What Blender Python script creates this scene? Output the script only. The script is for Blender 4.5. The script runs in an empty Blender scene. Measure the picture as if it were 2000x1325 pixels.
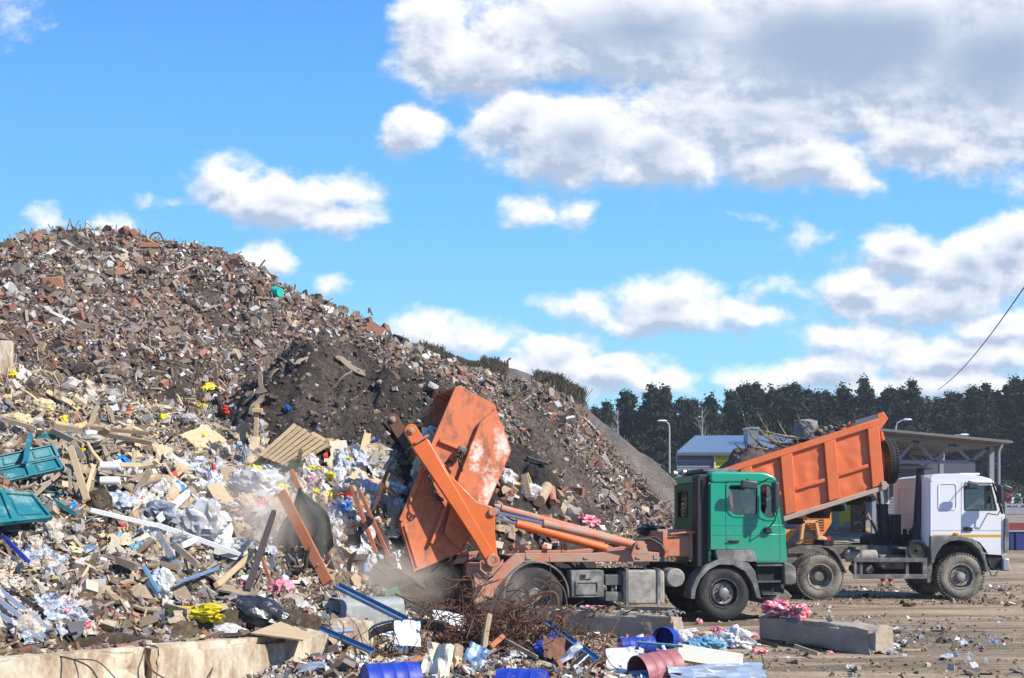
import bpy, bmesh, math, random
import numpy as np
from mathutils import Vector, Matrix, Euler, Quaternion
from mathutils.geometry import tessellate_polygon

# ------------------------------------------------------------------ camera
S = bpy.context.scene
C = S.collection
H0 = 2.05            # eye height (m)
F = 2200.0           # focal length in px of the 2000 px wide photograph
HY = 1008.0          # horizon row
cam = bpy.data.cameras.new('camera'); camo = bpy.data.objects.new('camera', cam); C.objects.link(camo)
camo.location = (0, 0, H0); camo.rotation_euler = (math.radians(90), 0, 0)
cam.lens = F/2000*36; cam.sensor_width = 36; cam.shift_y = (HY-662.5)/2000
cam.clip_start = 0.1; cam.clip_end = 3000
S.camera = camo
S.render.resolution_x = 1024; S.render.resolution_y = 678

# ------------------------------------------------------------------ light
SUNV = Vector((1.0, -0.55, 0.93)).normalized()          # towards the sun
SUN_EL = math.asin(SUNV.z); SUN_AZ = math.atan2(SUNV.x, SUNV.y)
sl = bpy.data.lights.new('sun', 'SUN'); sl.energy = 5.0; sl.angle = math.radians(0.5); sl.color = (1.0, 0.95, 0.87)
so = bpy.data.objects.new('sun', sl); C.objects.link(so)
so.rotation_euler = SUNV.to_track_quat('Z', 'Y').to_euler(); so.location = (30, -20, 40)
S.view_settings.view_transform = 'Standard'; S.view_settings.look = 'None'
S.view_settings.gamma = 1.0; S.view_settings.exposure = 0.7; S.view_settings.use_curve_mapping = False

# ------------------------------------------------------------------ sky with clouds (by world direction)
wd = bpy.data.worlds.new('World'); S.world = wd; wd.use_nodes = True
nt = wd.node_tree; nt.nodes.clear()
def node(tree, typ, **kw):
    n = tree.nodes.new(typ)
    for k, v in kw.items():
        if k == 'inp':
            for i, val in v.items(): n.inputs[i].default_value = val
        else: setattr(n, k, v)
    return n
# cloud blobs: bearing, height (in 1/2200 rad units offset like the view), radii, strength
CL = [(1250,60,420,130,.95),(1650,90,520,190,1.15),(1950,120,380,240,1.0),(1480,230,330,110,.8),(950,130,190,90,.75),
      (1040,50,200,90,.7),(850,60,90,105,.72),(835,140,55,50,.35),
      (1010,230,120,90,.72),(1130,270,220,110,.85),(1280,290,170,90,.8),(1200,330,220,55,.55),(1560,310,190,70,.75),(1640,350,110,50,.5),
      (1800,270,190,70,.7),(1960,250,100,70,.7),(800,258,72,52,.62),
      (440,350,75,60,.58),(560,395,170,62,.72),(690,380,70,50,.5),(640,425,130,40,.55),(300,393,48,26,.3),
      (1040,405,70,38,.48),(1130,412,65,34,.42),
      (1140,600,95,36,.42),(1290,600,130,62,.8),(1340,570,80,38,.5),(1450,612,110,40,.6),(1200,625,110,32,.5),
      (1510,560,60,30,.25),(1560,480,60,22,.22),(1480,425,50,20,.2),
      (1760,500,95,62,.8),(1690,560,120,60,.62),(1900,530,150,80,.85),(1990,480,110,70,.85),(1800,590,220,55,.7),
      (1950,640,160,50,.65),(1680,665,150,48,.6),(1880,700,210,50,.75),(1640,715,130,42,.6),(1560,740,100,38,.55),(1800,745,330,45,.6),
      (1440,745,62,36,.5),(1500,765,80,30,.5),
      (840,650,110,50,.6),(930,660,90,42,.55),(1080,705,130,56,.75),(1190,725,130,46,.62),(1010,720,80,45,.55),(1270,745,110,34,.5),
      (510,515,75,42,.5),(650,553,40,28,.3),(95,440,55,34,.34),(215,440,70,26,.3),(20,20,80,60,.25),(1000,765,400,35,.35),
      (-500,200,300,120,.7),(-700,520,300,90,.7),(2500,300,400,160,.8),(2900,600,500,100,.8),(-300,700,300,60,.5),(400,-400,500,120,.6),(1500,-300,600,200,.8)]
def cloud_group():
    g = bpy.data.node_groups.new('cloud_density', 'ShaderNodeTree')
    g.interface.new_socket('P', in_out='INPUT', socket_type='NodeSocketVector')
    g.interface.new_socket('D', in_out='OUTPUT', socket_type='NodeSocketFloat'); g.interface.new_socket('S', in_out='OUTPUT', socket_type='NodeSocketFloat')
    gi = g.nodes.new('NodeGroupInput'); go = g.nodes.new('NodeGroupOutput'); L = g.links.new
    # domain warp
    wn = node(g, 'ShaderNodeTexNoise', noise_dimensions='3D'); wn.inputs['Scale'].default_value = .011; wn.inputs['Detail'].default_value = 3
    L(gi.outputs[0], wn.inputs['Vector'])
    ws = node(g, 'ShaderNodeVectorMath', operation='MULTIPLY_ADD'); ws.inputs[1].default_value = (70, 55, 0); ws.inputs[2].default_value = (-35, -27, 0)
    L(wn.outputs['Color'], ws.inputs[0])
    wa = node(g, 'ShaderNodeVectorMath', operation='ADD'); L(gi.outputs[0], wa.inputs[0]); L(ws.outputs[0], wa.inputs[1])
    cur = None
    for cx, cy, rx, ry, a in CL:
        m = node(g, 'ShaderNodeVectorMath', operation='MULTIPLY_ADD'); m.inputs[1].default_value = (1/(rx*1.14), 1/(ry*1.14), 0); m.inputs[2].default_value = (-cx/(rx*1.14), -cy/(ry*1.14), 0)
        L(wa.outputs[0], m.inputs[0])
        ln = node(g, 'ShaderNodeVectorMath', operation='LENGTH'); L(m.outputs[0], ln.inputs[0])
        k = node(g, 'ShaderNodeMath', operation='MULTIPLY_ADD'); k.inputs[1].default_value = -a*1.15; k.inputs[2].default_value = a*1.15
        L(ln.outputs['Value'], k.inputs[0])
        if cur is None: cur = k
        else:
            s = node(g, 'ShaderNodeMath', operation='SMOOTH_MAX'); s.inputs[2].default_value = .12
            L(cur.outputs[0], s.inputs[0]); L(k.outputs[0], s.inputs[1]); cur = s
    n = node(g, 'ShaderNodeTexNoise', noise_dimensions='3D'); n.inputs['Scale'].default_value = .0105; n.inputs['Detail'].default_value = 9; n.inputs['Roughness'].default_value = .6
    sc = node(g, 'ShaderNodeVectorMath', operation='MULTIPLY'); sc.inputs[1].default_value = (1, 1.35, 1); L(gi.outputs[0], sc.inputs[0]); L(sc.outputs[0], n.inputs['Vector'])
    nm = node(g, 'ShaderNodeMath', operation='MULTIPLY_ADD'); nm.inputs[1].default_value = 1.1; nm.inputs[2].default_value = -.55-.12
    L(n.outputs[0], nm.inputs[0])
    ad = node(g, 'ShaderNodeMath', operation='ADD'); L(cur.outputs[0], ad.inputs[0]); L(nm.outputs[0], ad.inputs[1])
    L(ad.outputs[0], go.inputs[0]); L(cur.outputs[0], go.inputs[1])
    return g
cg = cloud_group(); L = nt.links.new
tc = node(nt, 'ShaderNodeTexCoord'); sx = node(nt, 'ShaderNodeSeparateXYZ'); L(tc.outputs['Generated'], sx.inputs[0])
def math_(op, a, b=None, c=None, clamp=False):
    m = node(nt, 'ShaderNodeMath', operation=op, use_clamp=clamp)
    for i, v in enumerate((a, b, c)):
        if v is None: continue
        if isinstance(v, (int, float)): m.inputs[i].default_value = v
        else: L(v, m.inputs[i])
    return m.outputs[0]
yy = math_('MAXIMUM', sx.outputs[1], .12)
u = math_('MULTIPLY_ADD', math_('DIVIDE', sx.outputs[0], yy), F, 1000.0)
v = math_('MULTIPLY_ADD', math_('DIVIDE', sx.outputs[2], yy), -F, HY)
cb = node(nt, 'ShaderNodeCombineXYZ'); L(u, cb.inputs[0]); L(v, cb.inputs[1])
def dens(off):
    a = node(nt, 'ShaderNodeVectorMath', operation='ADD'); a.inputs[1].default_value = off; L(cb.outputs[0], a.inputs[0])
    g = node(nt, 'ShaderNodeGroup', node_tree=cg); L(a.outputs[0], g.inputs[0]); return g
g0 = dens((0, 0, 0)); g1 = dens((14, -30, 0)); d0 = g0.outputs[0]; d1 = g1.outputs[0]; S0 = g0.outputs[1]
def sstep(v_, a, b):
    m = node(nt, 'ShaderNodeMapRange', interpolation_type='SMOOTHSTEP'); L(v_, m.inputs[0]); m.inputs[1].default_value = a; m.inputs[2].default_value = b
    return m.outputs[0]
mask = sstep(d0, -.12, .30)
lit = math_('MULTIPLY_ADD', math_('SUBTRACT', d0, d1), 2.0, .66)
thick = math_('SUBTRACT', 1.0, math_('MULTIPLY', math_('ADD', sstep(S0, .5, 1.08), math_('MULTIPLY', d0, .2)), .84), clamp=True)
lit = math_('MULTIPLY', math_('MINIMUM', math_('MAXIMUM', lit, .12), 1.0), thick, clamp=True)
ccol = node(nt, 'ShaderNodeMix', data_type='RGBA'); L(lit, ccol.inputs[0])
ccol.inputs[6].default_value = (.31, .39, .53, 1); ccol.inputs[7].default_value = (.90, .90, .92, 1)
sky = node(nt, 'ShaderNodeTexSky', sky_type='NISHITA', sun_disc=False, sun_elevation=SUN_EL, sun_rotation=SUN_AZ)
sky.air_density = 1.0; sky.dust_density = .4; sky.ozone_density = 2.0
hs = node(nt, 'ShaderNodeHueSaturation'); hs.inputs['Saturation'].default_value = 1.0; L(sky.outputs[0], hs.inputs['Color'])
elev = math_('DIVIDE', sx.outputs[2], yy, clamp=False)
rmp = node(nt, 'ShaderNodeValToRGB'); e = rmp.color_ramp.elements; L(elev, rmp.inputs[0])
e[0].position = .0; e[0].color = (.50, .80, 1.0, 1); e[1].position = .52; e[1].color = (.07, .32, .90, 1)
q = e.new(.12); q.color = (.26, .70, 1.0, 1); q = e.new(.26); q.color = (.155, .55, 1.0, 1)
sc10 = node(nt, 'ShaderNodeVectorMath', operation='SCALE'); L(rmp.outputs[0], sc10.inputs[0]); sc10.inputs['Scale'].default_value = 9.3
skm = node(nt, 'ShaderNodeMix', data_type='RGBA'); skm.inputs[0].default_value = .8; L(hs.outputs[0], skm.inputs[6]); L(sc10.outputs[0], skm.inputs[7])
STR = .1
cdiv = node(nt, 'ShaderNodeMix', data_type='RGBA', blend_type='DIVIDE'); cdiv.inputs[0].default_value = 1; L(ccol.outputs[2], cdiv.inputs[6]); cdiv.inputs[7].default_value = (STR, STR, STR, 1)
mx = node(nt, 'ShaderNodeMix', data_type='RGBA'); L(math_('MULTIPLY', mask, .97), mx.inputs[0]); L(skm.outputs[2], mx.inputs[6]); L(cdiv.outputs[2], mx.inputs[7])
bg = node(nt, 'ShaderNodeBackground'); L(mx.outputs[2], bg.inputs[0]); bg.inputs[1].default_value = .078
wo = node(nt, 'ShaderNodeOutputWorld'); L(bg.outputs[0], wo.inputs[0])
try: wd.cycles.sampling_method = 'MANUAL'; wd.cycles.sample_map_resolution = 512
except Exception: pass

# ------------------------------------------------------------------ helpers
random.seed(7); RNG = np.random.default_rng(11)
def W(px, py, Y): return Vector(((px-1000)/F*Y, Y, H0-(py-HY)/F*Y))
def tag(o, label=None, cat=None, group=None, kind=None):
    if label: o['label'] = label
    if cat: o['category'] = cat
    if group: o['group'] = group
    if kind: o['kind'] = kind
    return o
def empty(name, loc=(0,0,0), rz=0.0, label=None, cat=None, group=None):
    o = bpy.data.objects.new(name, None); C.objects.link(o); o.location = loc; o.rotation_euler = (0,0,rz)
    o.empty_display_size = .2
    return tag(o, label, cat, group)
KIDS = {}
def link_mesh(name, me, mat, parent=None, loc=None, rot=None):
    o = bpy.data.objects.new(name, me); C.objects.link(o)
    if mat is not None and not me.materials: me.materials.append(mat)
    if parent is not None: o.parent = parent; KIDS.setdefault(parent.name, []).append(o)
    if loc is not None: o.location = loc
    if rot is not None: o.rotation_euler = rot
    return o
def copy_tree(o, parent=None):
    c = o.copy(); C.objects.link(c); c.parent = parent
    if parent is not None: KIDS.setdefault(parent.name, []).append(c)
    for ch in list(KIDS.get(o.name, [])): copy_tree(ch, c)
    return c
SPLIT = set('rib canopy_side wheel_nut rear_glass side_glass window_seal mudguard rail_hook work_lamp rear_plate headlight tipping_hook windscreen_pillar gusset_plate pressed_panel battery_box tank_frame tank_strap hydraulic_hose arm_hose side_guard body_post body_rib chassis_rail brake_chamber hinge_plate cross_member air_hose body_crease cab_fender seat wall window door post diagonal roof yellow_panel gable mount tank_hose box_lid chassis_frame'.split())
class MB:
    def __init__(s): s.v = []; s.f = []
    def add(s, vs, fs):
        n = len(s.v); s.v += [tuple(p) for p in vs]; s.f += [tuple(i+n for i in f) for f in fs]; return s
    def box(s, c, d, R=None):
        x, y, z = d[0]/2, d[1]/2, d[2]/2
        vs = [Vector(p) for p in ((-x,-y,-z),(x,-y,-z),(x,y,-z),(-x,y,-z),(-x,-y,z),(x,-y,z),(x,y,z),(-x,y,z))]
        if R is not None:
            if not isinstance(R, Matrix): R = Euler(R).to_matrix()
            vs = [R @ p for p in vs]
        c = Vector(c); vs = [p+c for p in vs]
        return s.add(vs, [(0,3,2,1),(4,5,6,7),(0,1,5,4),(1,2,6,5),(2,3,7,6),(3,0,4,7)])
    def bb(s, x0, x1, y0, y1, z0, z1): return s.box(((x0+x1)/2,(y0+y1)/2,(z0+z1)/2), (abs(x1-x0),abs(y1-y0),abs(z1-z0)))
    def prism(s, pts, y0, y1, M=None): return s.plate(pts, [], y0, y1, M)
    def plate(s, outer, holes, t0, t1, M=None):
        def area(p): return sum(p[i][0]*p[(i+1)%len(p)][1]-p[(i+1)%len(p)][0]*p[i][1] for i in range(len(p)))
        outer = list(outer) if area(outer) > 0 else list(outer)[::-1]
        loops = [outer]+[list(h) if area(h) < 0 else list(h)[::-1] for h in holes]
        T = (lambda p: M @ Vector(p)) if M is not None else (lambda p: Vector(p))
        flat = [p for l in loops for p in l]; n = len(flat)
        vs = [T((p[0], t0, p[1])) for p in flat]+[T((p[0], t1, p[1])) for p in flat]
        fs = []
        if holes:
            tr = tessellate_polygon([[Vector((p[0], p[1], 0)) for p in l] for l in loops])
            for a, b, c in tr:
                A = (flat[b][0]-flat[a][0])*(flat[c][1]-flat[a][1])-(flat[c][0]-flat[a][0])*(flat[b][1]-flat[a][1])
                if A < 0: b, c = c, b
                fs.append((a, b, c)); fs.append((a+n, c+n, b+n))
        else:
            fs.append(tuple(range(n))); fs.append(tuple(range(2*n-1, n-1, -1)))
        i0 = 0
        for l in loops:
            m = len(l)
            for i in range(m):
                a = i0+i; b = i0+(i+1) % m
                fs.append((a, a+n, b+n, b))
            i0 += m
        return s.add(vs, fs)
    def cyl(s, p0, p1, r0, r1=None, n=16, caps=True):
        r1 = r0 if r1 is None else r1
        p0 = Vector(p0); p1 = Vector(p1); d = (p1-p0).normalized()
        a = d.orthogonal().normalized(); b = d.cross(a)
        vs = []
        for p, r in ((p0, r0), (p1, r1)):
            for i in range(n):
                t = 2*math.pi*i/n; vs.append(p+a*(r*math.cos(t))+b*(r*math.sin(t)))
        fs = [(i, (i+1) % n, n+(i+1) % n, n+i) for i in range(n)]
        if caps: fs += [tuple(range(n-1, -1, -1)), tuple(range(n, 2*n))]
        return s.add(vs, fs)
    def tube(s, pts, r, n=8, caps=True):
        pts = [Vector(p) for p in pts]; rs = r if isinstance(r, (list, tuple)) else [r]*len(pts)
        vs = []; prev = None
        for i, p in enumerate(pts):
            d = (pts[min(i+1, len(pts)-1)]-pts[max(i-1, 0)])
            d = d.normalized() if d.length > 1e-9 else Vector((0,0,1))
            a = d.orthogonal() if prev is None else prev-d*prev.dot(d)
            if a.length < 1e-5: a = d.orthogonal()
            a.normalize(); prev = a; b = d.cross(a)
            for k in range(n):
                t = 2*math.pi*k/n; vs.append(p+a*(rs[i]*math.cos(t))+b*(rs[i]*math.sin(t)))
        fs = []
        for i in range(len(pts)-1):
            for k in range(n): fs.append((i*n+k, i*n+(k+1) % n, (i+1)*n+(k+1) % n, (i+1)*n+k))
        if caps: fs += [tuple(range(n-1, -1, -1)), tuple(range((len(pts)-1)*n, len(pts)*n))]
        return s.add(vs, fs)
    def lathe(s, prof, c=(0,0,0), n=40, M=None):
        # prof: (t, r) along the local y axis
        vs = []; c = Vector(c)
        for t, r in prof:
            for k in range(n):
                a = 2*math.pi*k/n; p = Vector((r*math.cos(a), t, r*math.sin(a)))
                if M is not None: p = M @ p
                vs.append(p+c)
        fs = []
        for i in range(len(prof)-1):
            for k in range(n): fs.append((i*n+k, (i+1)*n+k, (i+1)*n+(k+1) % n, i*n+(k+1) % n))
        return s.add(vs, fs)
    def clusters(s):
        n = len(s.v); par = list(range(n))
        def fd(a):
            while par[a] != a: par[a] = par[par[a]]; a = par[a]
            return a
        for f in s.f:
            r = fd(f[0])
            for i in f[1:]: par[fd(i)] = r
        comp = {}
        for i in range(n): comp.setdefault(fd(i), []).append(i)
        cs = []
        for ids in comp.values():
            lo = [min(s.v[i][k] for i in ids)-.012 for k in range(3)]; hi = [max(s.v[i][k] for i in ids)+.012 for k in range(3)]; cs.append([set(ids), lo, hi])
        ch = True
        while ch:
            ch = False
            for a in range(len(cs)):
                for b in range(a+1, len(cs)):
                    if all(cs[a][1][k] <= cs[b][2][k] and cs[b][1][k] <= cs[a][2][k] for k in range(3)):
                        cs[a][0] |= cs[b][0]; cs[a][1] = [min(p, q) for p, q in zip(cs[a][1], cs[b][1])]; cs[a][2] = [max(p, q) for p, q in zip(cs[a][2], cs[b][2])]; del cs[b]; ch = True; break
                if ch: break
        return [c[0] for c in cs]
    def build(s, name, mat, parent=None, bevel=0, smooth=True, loc=None, rot=None, seg=2, ang=35):
        if name in SPLIT and parent is not None:
            cl = s.clusters()
            if len(cl) > 1:
                first = None
                for ids in cl:
                    mp = {i: k for k, i in enumerate(sorted(ids))}; q = MB(); q.v = [s.v[i] for i in sorted(ids)]; q.f = [tuple(mp[i] for i in f) for f in s.f if f[0] in mp]
                    o = q._build(name, mat, parent, bevel, smooth, loc, rot, seg, ang); first = first or o
                return first
        return s._build(name, mat, parent, bevel, smooth, loc, rot, seg, ang)
    def _build(s, name, mat, parent=None, bevel=0, smooth=True, loc=None, rot=None, seg=2, ang=35):
        me = bpy.data.meshes.new(name); me.from_pydata(s.v, [], s.f); me.update()
        bm = bmesh.new(); bm.from_mesh(me); bmesh.ops.recalc_face_normals(bm, faces=bm.faces); bm.to_mesh(me); bm.free()
        if smooth:
            me.polygons.foreach_set('use_smooth', [True]*len(me.polygons)); me.set_sharp_from_angle(angle=math.radians(ang))
        o = link_mesh(name, me, mat, parent, loc, rot)
        if bevel:
            m = o.modifiers.new('bevel', 'BEVEL'); m.width = bevel; m.segments = seg; m.limit_method = 'ANGLE'; m.angle_limit = math.radians(40)
            m.harden_normals = False
        return o
def rrect(x0, z0, x1, z1, r, n=4):
    pts = []
    for cx, cz, a0 in ((x1-r, z1-r, 0), (x0+r, z1-r, 90), (x0+r, z0+r, 180), (x1-r, z0+r, 270)):
        for i in range(n+1):
            a = math.radians(a0+90*i/n); pts.append((cx+r*math.cos(a), cz+r*math.sin(a)))
    return pts
def rpoly(pts, r, n=3):
    out = []; m = len(pts)
    for i in range(m):
        p = Vector(pts[i]).to_2d() if len(pts[i]) > 2 else Vector(pts[i]); a = Vector(pts[i-1]); b = Vector(pts[(i+1) % m])
        u = (a-p); w = (b-p); ru = min(r, u.length*.45); rw = min(r, w.length*.45)
        A = p+u.normalized()*ru; B = p+w.normalized()*rw
        for k in range(n+1):
            t = k/n; q = A*(1-t)**2+p*2*t*(1-t)+B*t*t; out.append((q.x, q.y))
    return out

# ------------------------------------------------------------------ materials
ALB = .84
def pmat(name, col, rough=.8, metal=0, var=.2, vs=3.0, bump=.25, bs=25, dirt=None, dscale=1.5, damt=.5, rnd=0, attr=None, spec=.4, trans=None, stretch=None, alpha=None, coat=0, dust_z=None):
    col = tuple(c*ALB for c in col)
    m = bpy.data.materials.new(name); m.use_nodes = True; t = m.node_tree; B = t.nodes['Principled BSDF']; K = t.links.new
    co = t.nodes.new('ShaderNodeTexCoord'); vec = co.outputs['Object']
    if stretch:
        mp = t.nodes.new('ShaderNodeMapping'); mp.inputs['Scale'].default_value = stretch; K(vec, mp.inputs[0]); vec = mp.outputs[0]
    if attr:
        a = t.nodes.new('ShaderNodeAttribute'); a.attribute_name = attr; base = a.outputs['Color']
    else:
        r = t.nodes.new('ShaderNodeRGB'); r.outputs[0].default_value = (*col, 1); base = r.outputs[0]
    n1 = t.nodes.new('ShaderNodeTexNoise'); n1.inputs['Scale'].default_value = vs; n1.inputs['Detail'].default_value = 6; n1.inputs['Roughness'].default_value = .65; K(vec, n1.inputs['Vector'])
    mr = t.nodes.new('ShaderNodeMapRange'); mr.inputs[1].default_value = .25; mr.inputs[2].default_value = .75; mr.inputs[3].default_value = 1-var; mr.inputs[4].default_value = 1+var; K(n1.outputs[0], mr.inputs[0])
    val = mr.outputs[0]
    if rnd:
        oi = t.nodes.new('ShaderNodeObjectInfo'); q = t.nodes.new('ShaderNodeMapRange'); q.inputs[3].default_value = 1-rnd; q.inputs[4].default_value = 1+rnd; K(oi.outputs['Random'], q.inputs[0])
        mm = t.nodes.new('ShaderNodeMath'); mm.operation = 'MULTIPLY'; K(val, mm.inputs[0]); K(q.outputs[0], mm.inputs[1]); val = mm.outputs[0]
    vm = t.nodes.new('ShaderNodeVectorMath'); vm.operation = 'SCALE'; K(base, vm.inputs[0]); K(val, vm.inputs['Scale']); base = vm.outputs[0]
    if dirt:
        n2 = t.nodes.new('ShaderNodeTexNoise'); n2.inputs['Scale'].default_value = dscale; n2.inputs['Detail'].default_value = 8; n2.inputs['Roughness'].default_value = .7; K(vec, n2.inputs['Vector'])
        d = t.nodes.new('ShaderNodeMapRange'); lo = .78-damt*.5; d.inputs[1].default_value = lo; d.inputs[2].default_value = lo+.16; K(n2.outputs[0], d.inputs[0]); fac = d.outputs[0]
        if dust_z:
            sp = t.nodes.new('ShaderNodeSeparateXYZ'); K(co.outputs['Object'], sp.inputs[0]); dz = t.nodes.new('ShaderNodeMapRange')
            dz.inputs[1].default_value = dust_z[0]; dz.inputs[2].default_value = dust_z[1]; dz.inputs[3].default_value = dust_z[2]; dz.inputs[4].default_value = 0; K(sp.outputs[2], dz.inputs[0])
            ad = t.nodes.new('ShaderNodeMath'); ad.operation = 'MULTIPLY_ADD'; K(n2.outputs[0], ad.inputs[0]); K(dz.outputs[0], ad.inputs[1]); K(fac, ad.inputs[2]); ad.use_clamp = True; fac = ad.outputs[0]
        mi = t.nodes.new('ShaderNodeMix'); mi.data_type = 'RGBA'; K(fac, mi.inputs[0]); K(base, mi.inputs[6]); mi.inputs[7].default_value = (*dirt, 1); base = mi.outputs[2]
        rr = t.nodes.new('ShaderNodeMapRange'); rr.inputs[3].default_value = rough; rr.inputs[4].default_value = .9; K(fac, rr.inputs[0]); K(rr.outputs[0], B.inputs['Roughness'])
        if metal:
            r2 = t.nodes.new('ShaderNodeMapRange'); r2.inputs[3].default_value = metal; r2.inputs[4].default_value = 0; K(fac, r2.inputs[0]); K(r2.outputs[0], B.inputs['Metallic'])
    else:
        B.inputs['Roughness'].default_value = rough; B.inputs['Metallic'].default_value = metal
    K(base, B.inputs['Base Color'])
    B.inputs['Specular IOR Level'].default_value = spec
    if coat: B.inputs['Coat Weight'].default_value = coat; B.inputs['Coat Roughness'].default_value = .15
    if bump:
        n3 = t.nodes.new('ShaderNodeTexNoise'); n3.inputs['Scale'].default_value = bs; n3.inputs['Detail'].default_value = 5; K(vec, n3.inputs['Vector'])
        b = t.nodes.new('ShaderNodeBump'); b.inputs['Strength'].default_value = bump; b.inputs['Distance'].default_value = .03; K(n3.outputs[0], b.inputs['Height']); K(b.outputs[0], B.inputs['Normal'])
    if trans:
        # thin translucent film
        out = t.nodes['Material Output']; tr = t.nodes.new('ShaderNodeBsdfTranslucent'); tr.inputs[0].default_value = (*col, 1)
        ms = t.nodes.new('ShaderNodeMixShader'); ms.inputs[0].default_value = trans; K(B.outputs[0], ms.inputs[1]); K(tr.outputs[0], ms.inputs[2]); K(ms.outputs[0], out.inputs[0])
    if alpha is not None: B.inputs['Alpha'].default_value = alpha
    return m
def glass_mat(name, tintc=(.86,.9,.88), a=.35):
    m = bpy.data.materials.new(name); m.use_nodes = True; t = m.node_tree; out = t.nodes['Material Output']; t.nodes.remove(t.nodes['Principled BSDF'])
    tr = t.nodes.new('ShaderNodeBsdfTransparent'); tr.inputs[0].default_value = (*tintc, 1)
    gl = t.nodes.new('ShaderNodeBsdfGlossy'); gl.inputs['Roughness'].default_value = .04
    fr = t.nodes.new('ShaderNodeFresnel'); fr.inputs[0].default_value = 1.5
    ad = t.nodes.new('ShaderNodeMath'); ad.operation = 'ADD'; ad.inputs[1].default_value = .05; t.links.new(fr.outputs[0], ad.inputs[0])
    mi = t.nodes.new('ShaderNodeMixShader'); t.links.new(ad.outputs[0], mi.inputs[0]); t.links.new(tr.outputs[0], mi.inputs[1]); t.links.new(gl.outputs[0], mi.inputs[2]); t.links.new(mi.outputs[0], out.inputs[0])
    return m
# ================================================================== terrain
def vnoise(x, y, seed=0):
    xi = np.floor(x).astype(np.int64); yi = np.floor(y).astype(np.int64); xf = x-xi; yf = y-yi
    def h(a, b):
        n = (a*374761393+b*668265263+seed*1442695041) & 0xFFFFFFFF
        n = ((n ^ (n >> 13))*1274126177) & 0xFFFFFFFF
        return ((n ^ (n >> 16)) & 0xFFFF)/65535.0
    u = xf*xf*(3-2*xf); v = yf*yf*(3-2*yf)
    return (h(xi,yi)*(1-u)+h(xi+1,yi)*u)*(1-v)+(h(xi,yi+1)*(1-u)+h(xi+1,yi+1)*u)*v-.5
def fbm(x, y, oct=5, seed=0, g=.5):
    s = 0; a = 1
    for i in range(oct): s = s+a*vnoise(x*2**i+17*i, y*2**i+31*i, seed+i); a *= g
    return s
CR = [(-900,760),(-600,690),(-400,640),(-200,585),(-60,530),(0,508),(60,478),(110,460),(170,452),(240,450),(330,468),(430,487),(500,520),(560,560),(640,588),(700,620),(770,655),(830,685),(900,708),(1000,736),(1070,748),(1120,782),(1160,826),(1200,870),(1260,932),(1320,1000),(1370,1050),(1450,1120),(1550,1200)]
CX = np.array([(p-1000)/F*38 for p, q in CR]); CZ = np.array([H0-.2-(q-HY)/F*38 for p, q in CR])
def h_main(x, y):
    zc = np.interp(x, CX, CZ)
    yc = 38+.6*vnoise(x*.25, x*0+3, 5)*2
    dy = np.sqrt((y-yc)**2+1.3**2)-1.3
    gul = 1.5*vnoise(x*.4+y*.12, y*.12, 9)+.8*vnoise(x*1.0+y*.2, y*.25, 19)
    w = np.clip(dy/4, 0, 1)
    return zc-.615*dy+w*gul*.75+(.5*fbm(x*.55, y*.55, 5, 3)+.38*fbm(x*1.5, y*1.3, 3, 33))*np.clip(dy/3, .25, 1)+.16*fbm(x*3, y*3, 3, 41)
HEAPC = [(665,688,25.9,.92),(735,716,26.5,.78),(795,765,26.9,.74),(600,762,25.9,.84),(835,830,27.4,.7)]
def h_dark(x, y):
    z = -9+0*x
    for px, py, Y, s in HEAPC:
        p = W(px, py, Y); r = np.sqrt((x-p.x)**2+((y-p.y)*.85)**2+.16)-.4
        z = np.maximum(z, p.z-s*r-.5*np.maximum(r-2.2, 0)**2)
    return z+.35+.75*fbm(x*.9, y*.7, 5, 77, .58)*1.0+.18*fbm(x*3.2, y*1.5, 3, 23)
WP = [(-400,1010,13),(-400,900,17),(-400,780,21),(-400,740,23),
 (0,1262,12.3),(0,1200,13),(0,1100,14),(0,1010,15.2),(0,960,17),(0,880,19),(0,800,20.6),(0,722,22.6),
 (130,1265,12.7),(150,1180,13.6),(150,1090,14.7),(130,1015,16),(160,930,18.6),(150,850,20.8),(140,760,23),
 (300,1262,12.9),(300,1200,14),(300,1120,15.2),(300,1060,16.4),(300,1000,18.3),(300,920,20.5),(300,860,22.4),(290,800,24.3),
 (430,1250,13.6),(430,1190,14.5),(420,1130,16.2),(430,1070,18.4),(430,1000,20.3),(430,930,21.8),(420,860,23.4),(420,815,25),
 (520,1235,14.3),(520,1190,15.2),(520,1150,16.8),(540,1100,18.8),(540,1040,20.2),(540,970,21.6),(540,900,22.9),(540,850,24.2),
 (620,1215,15),(620,1190,16.8),(640,1150,19),(640,1090,20.3),(640,1020,21.6),(640,950,22.8),(640,890,24),
 (700,1200,17),(700,1170,19.5),(720,1100,21.4),(720,1030,22.6),(720,960,23.6),(720,880,25),
 (780,1180,20.8),(790,1130,22.6),(800,1060,24.2),(800,990,25.4),(800,920,26.8),
 (860,1170,24.6),(900,1130,25.2),(900,1060,25.8),(900,990,27),(980,1075,25.8),(980,1020,26.6),(980,950,28.2),
 (1060,1085,26.3),(1060,1030,27),(1060,985,28),(1150,1085,27),(1150,1040,28),(1250,1085,28),(1250,1050,29)]
_w = [tuple(W(*p)) for p in WP]+[(1,21.4,-.7),(3,22,-.9),(6,24,-1),(-1,19.5,-.35),(-1.2,22,-.2),(-1.6,17,-.25),(-1,15,-.5),(8,28,-1),(4,27,-.3),(6,30,-.3),
     (-9,27,4.2),(-14,26,4.6),(-5,28,2.0),(-2,30,2.0),(0,30,1.5),(-14,30,3.5),(-14,18,1.4),(-13,12,.8),(-1,25,.45),(.2,24.2,-.1)]
_w = np.array(_w)
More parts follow.
